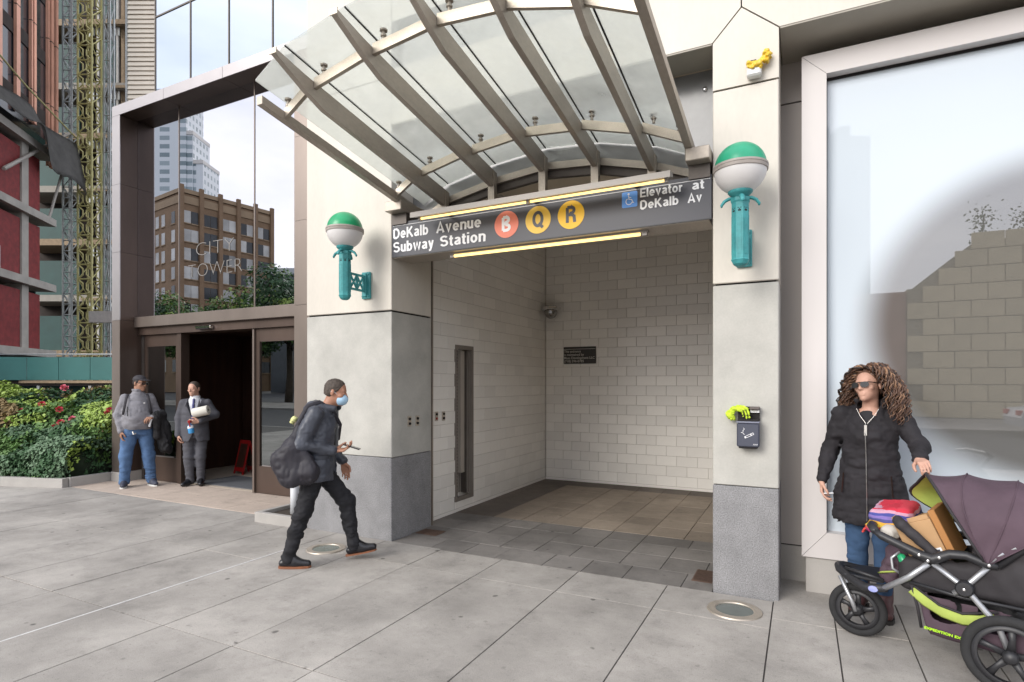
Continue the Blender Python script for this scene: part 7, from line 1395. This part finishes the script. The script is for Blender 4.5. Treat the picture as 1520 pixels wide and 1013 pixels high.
obj('label', box(B(), -0.045, 0.075, 0.1505, 0.1515, 0.01, 0.075, MBx), 'sign_white', cb); obj('label', box(B(), 0.1255, 0.1262, -0.06, 0.10, 0.03, 0.13, MBx), 'sign_white', cb); obj('stamp', box(B(), -0.035, -0.005, 0.1517, 0.1522, 0.035, 0.065, MBx), 'ash_grey', cb); obj('top_flap', box(B(), 0.118, 0.124, -0.13, 0.14, 0.236, 0.285, MBx, 0.001), 'carton', cb); obj('top_flap', box(B(), -0.055, 0.05, 0.142, 0.148, 0.236, 0.262, MBx, 0.001), 'carton', cb); obj('tape', box(B(), -0.055, 0.115, -0.02, 0.03, 0.2352, 0.2368, MBx), 'carton_side', cb)
# striped woven blanket over the child tray
def stripes():
    m, nt, N, L, Bs = nodes('blanket'); MATS['blanket'] = m; Bs.inputs['Roughness'].default_value = 0.9
    t = N.new('ShaderNodeTexCoord'); s = N.new('ShaderNodeSeparateXYZ'); L.new(t.outputs['Object'], s.inputs[0]); nz_ = N.new('ShaderNodeTexNoise'); nz_.inputs['Scale'].default_value = 14; L.new(t.outputs['Object'], nz_.inputs['Vector'])
    ma = N.new('ShaderNodeMath'); ma.operation = 'MULTIPLY_ADD'; ma.inputs[1].default_value = 0.03; L.new(nz_.outputs['Fac'], ma.inputs[0]); L.new(s.outputs[2], ma.inputs[2]); mr = N.new('ShaderNodeMapRange'); mr.inputs[1].default_value = 0.70; mr.inputs[2].default_value = 0.90; L.new(ma.outputs[0], mr.inputs[0])
    rp = N.new('ShaderNodeValToRGB'); rp.color_ramp.interpolation = 'CONSTANT'; e = rp.color_ramp.elements; cols = [(0.5, 0.05, 0.2), (0.62, 0.1, 0.05), (0.7, 0.5, 0.06), (0.75, 0.4, 0.05), (0.08, 0.08, 0.25), (0.22, 0.16, 0.45), (0.06, 0.07, 0.28), (0.55, 0.3, 0.4), (0.6, 0.03, 0.06), (0.65, 0.05, 0.08), (0.6, 0.5, 0.5)]
    e[0].color = cols[0] + (1,); e[1].position = 0.09; e[1].color = cols[1] + (1,)
    for i, c in enumerate(cols[2:]): q = e.new(0.18 + 0.088 * i); q.color = c + (1,)
    L.new(mr.outputs[0], rp.inputs[0]); L.new(rp.outputs[0], Bs.inputs['Base Color'])
    n2 = N.new('ShaderNodeTexNoise'); n2.inputs['Scale'].default_value = 300; L.new(t.outputs['Object'], n2.inputs['Vector']); bp = N.new('ShaderNodeBump'); bp.inputs['Strength'].default_value = 0.4; bp.inputs['Distance'].default_value = 0.01; L.new(n2.outputs['Fac'], bp.inputs['Height']); L.new(bp.outputs[0], Bs.inputs['Normal'])
stripes()
S = SDF((0.40, -0.34, 0.62), (0.80, 0.22, 0.95), 0.006); S.rbox((0.555, -0.10, 0.775), (0.125, 0.20, 0.072), 0.05, 0.0, rotm(0, 12, 0)).cone((0.64, -0.12, 0.72), (0.66, 0.04, 0.71), 0.04, 0.035, 0.03).wrinkle(0.010, (12, 9, 12), 25).wrinkle(0.003, (40, 40, 40), 26)
bl_ = tag(obj('striped_blanket', S.mesh('striped_blanket', 'blanket'), None), 'folded multicoloured striped blanket on the front of the stroller', 'blanket'); bl_.matrix_basis = SM
mat('tassel', (0.6, 0.06, 0.05), 0.9, 0.5, 60)
fr_ = B()
for k in range(9): a = Vector((0.675 + 0.01 * random.random(), -0.12 + 0.018 * k, 0.70)); tube(fr_, [a, a + Vector((0.025, 0.004, -0.012)), a + Vector((0.035, 0.006 * random.random(), -0.035))], 0.006, 5)
f_ = lobj('tassels', fr_, 'tassel', bl_); f_['kind'] = 'stuff'
S = SDF((0.42, 0.0, 0.60), (0.66, 0.28, 0.82), 0.006); S.ell((0.545, 0.13, 0.715), (0.055, 0.06, 0.05), 0.02).wrinkle(0.010, (20, 20, 20), 27); cl_ = tag(obj('pale_cloth', S.mesh('pale_cloth', 'shoe_tan'), None), 'crumpled pale green-grey cloth tucked beside the stroller blanket', 'cloth'); cl_.matrix_basis = SM
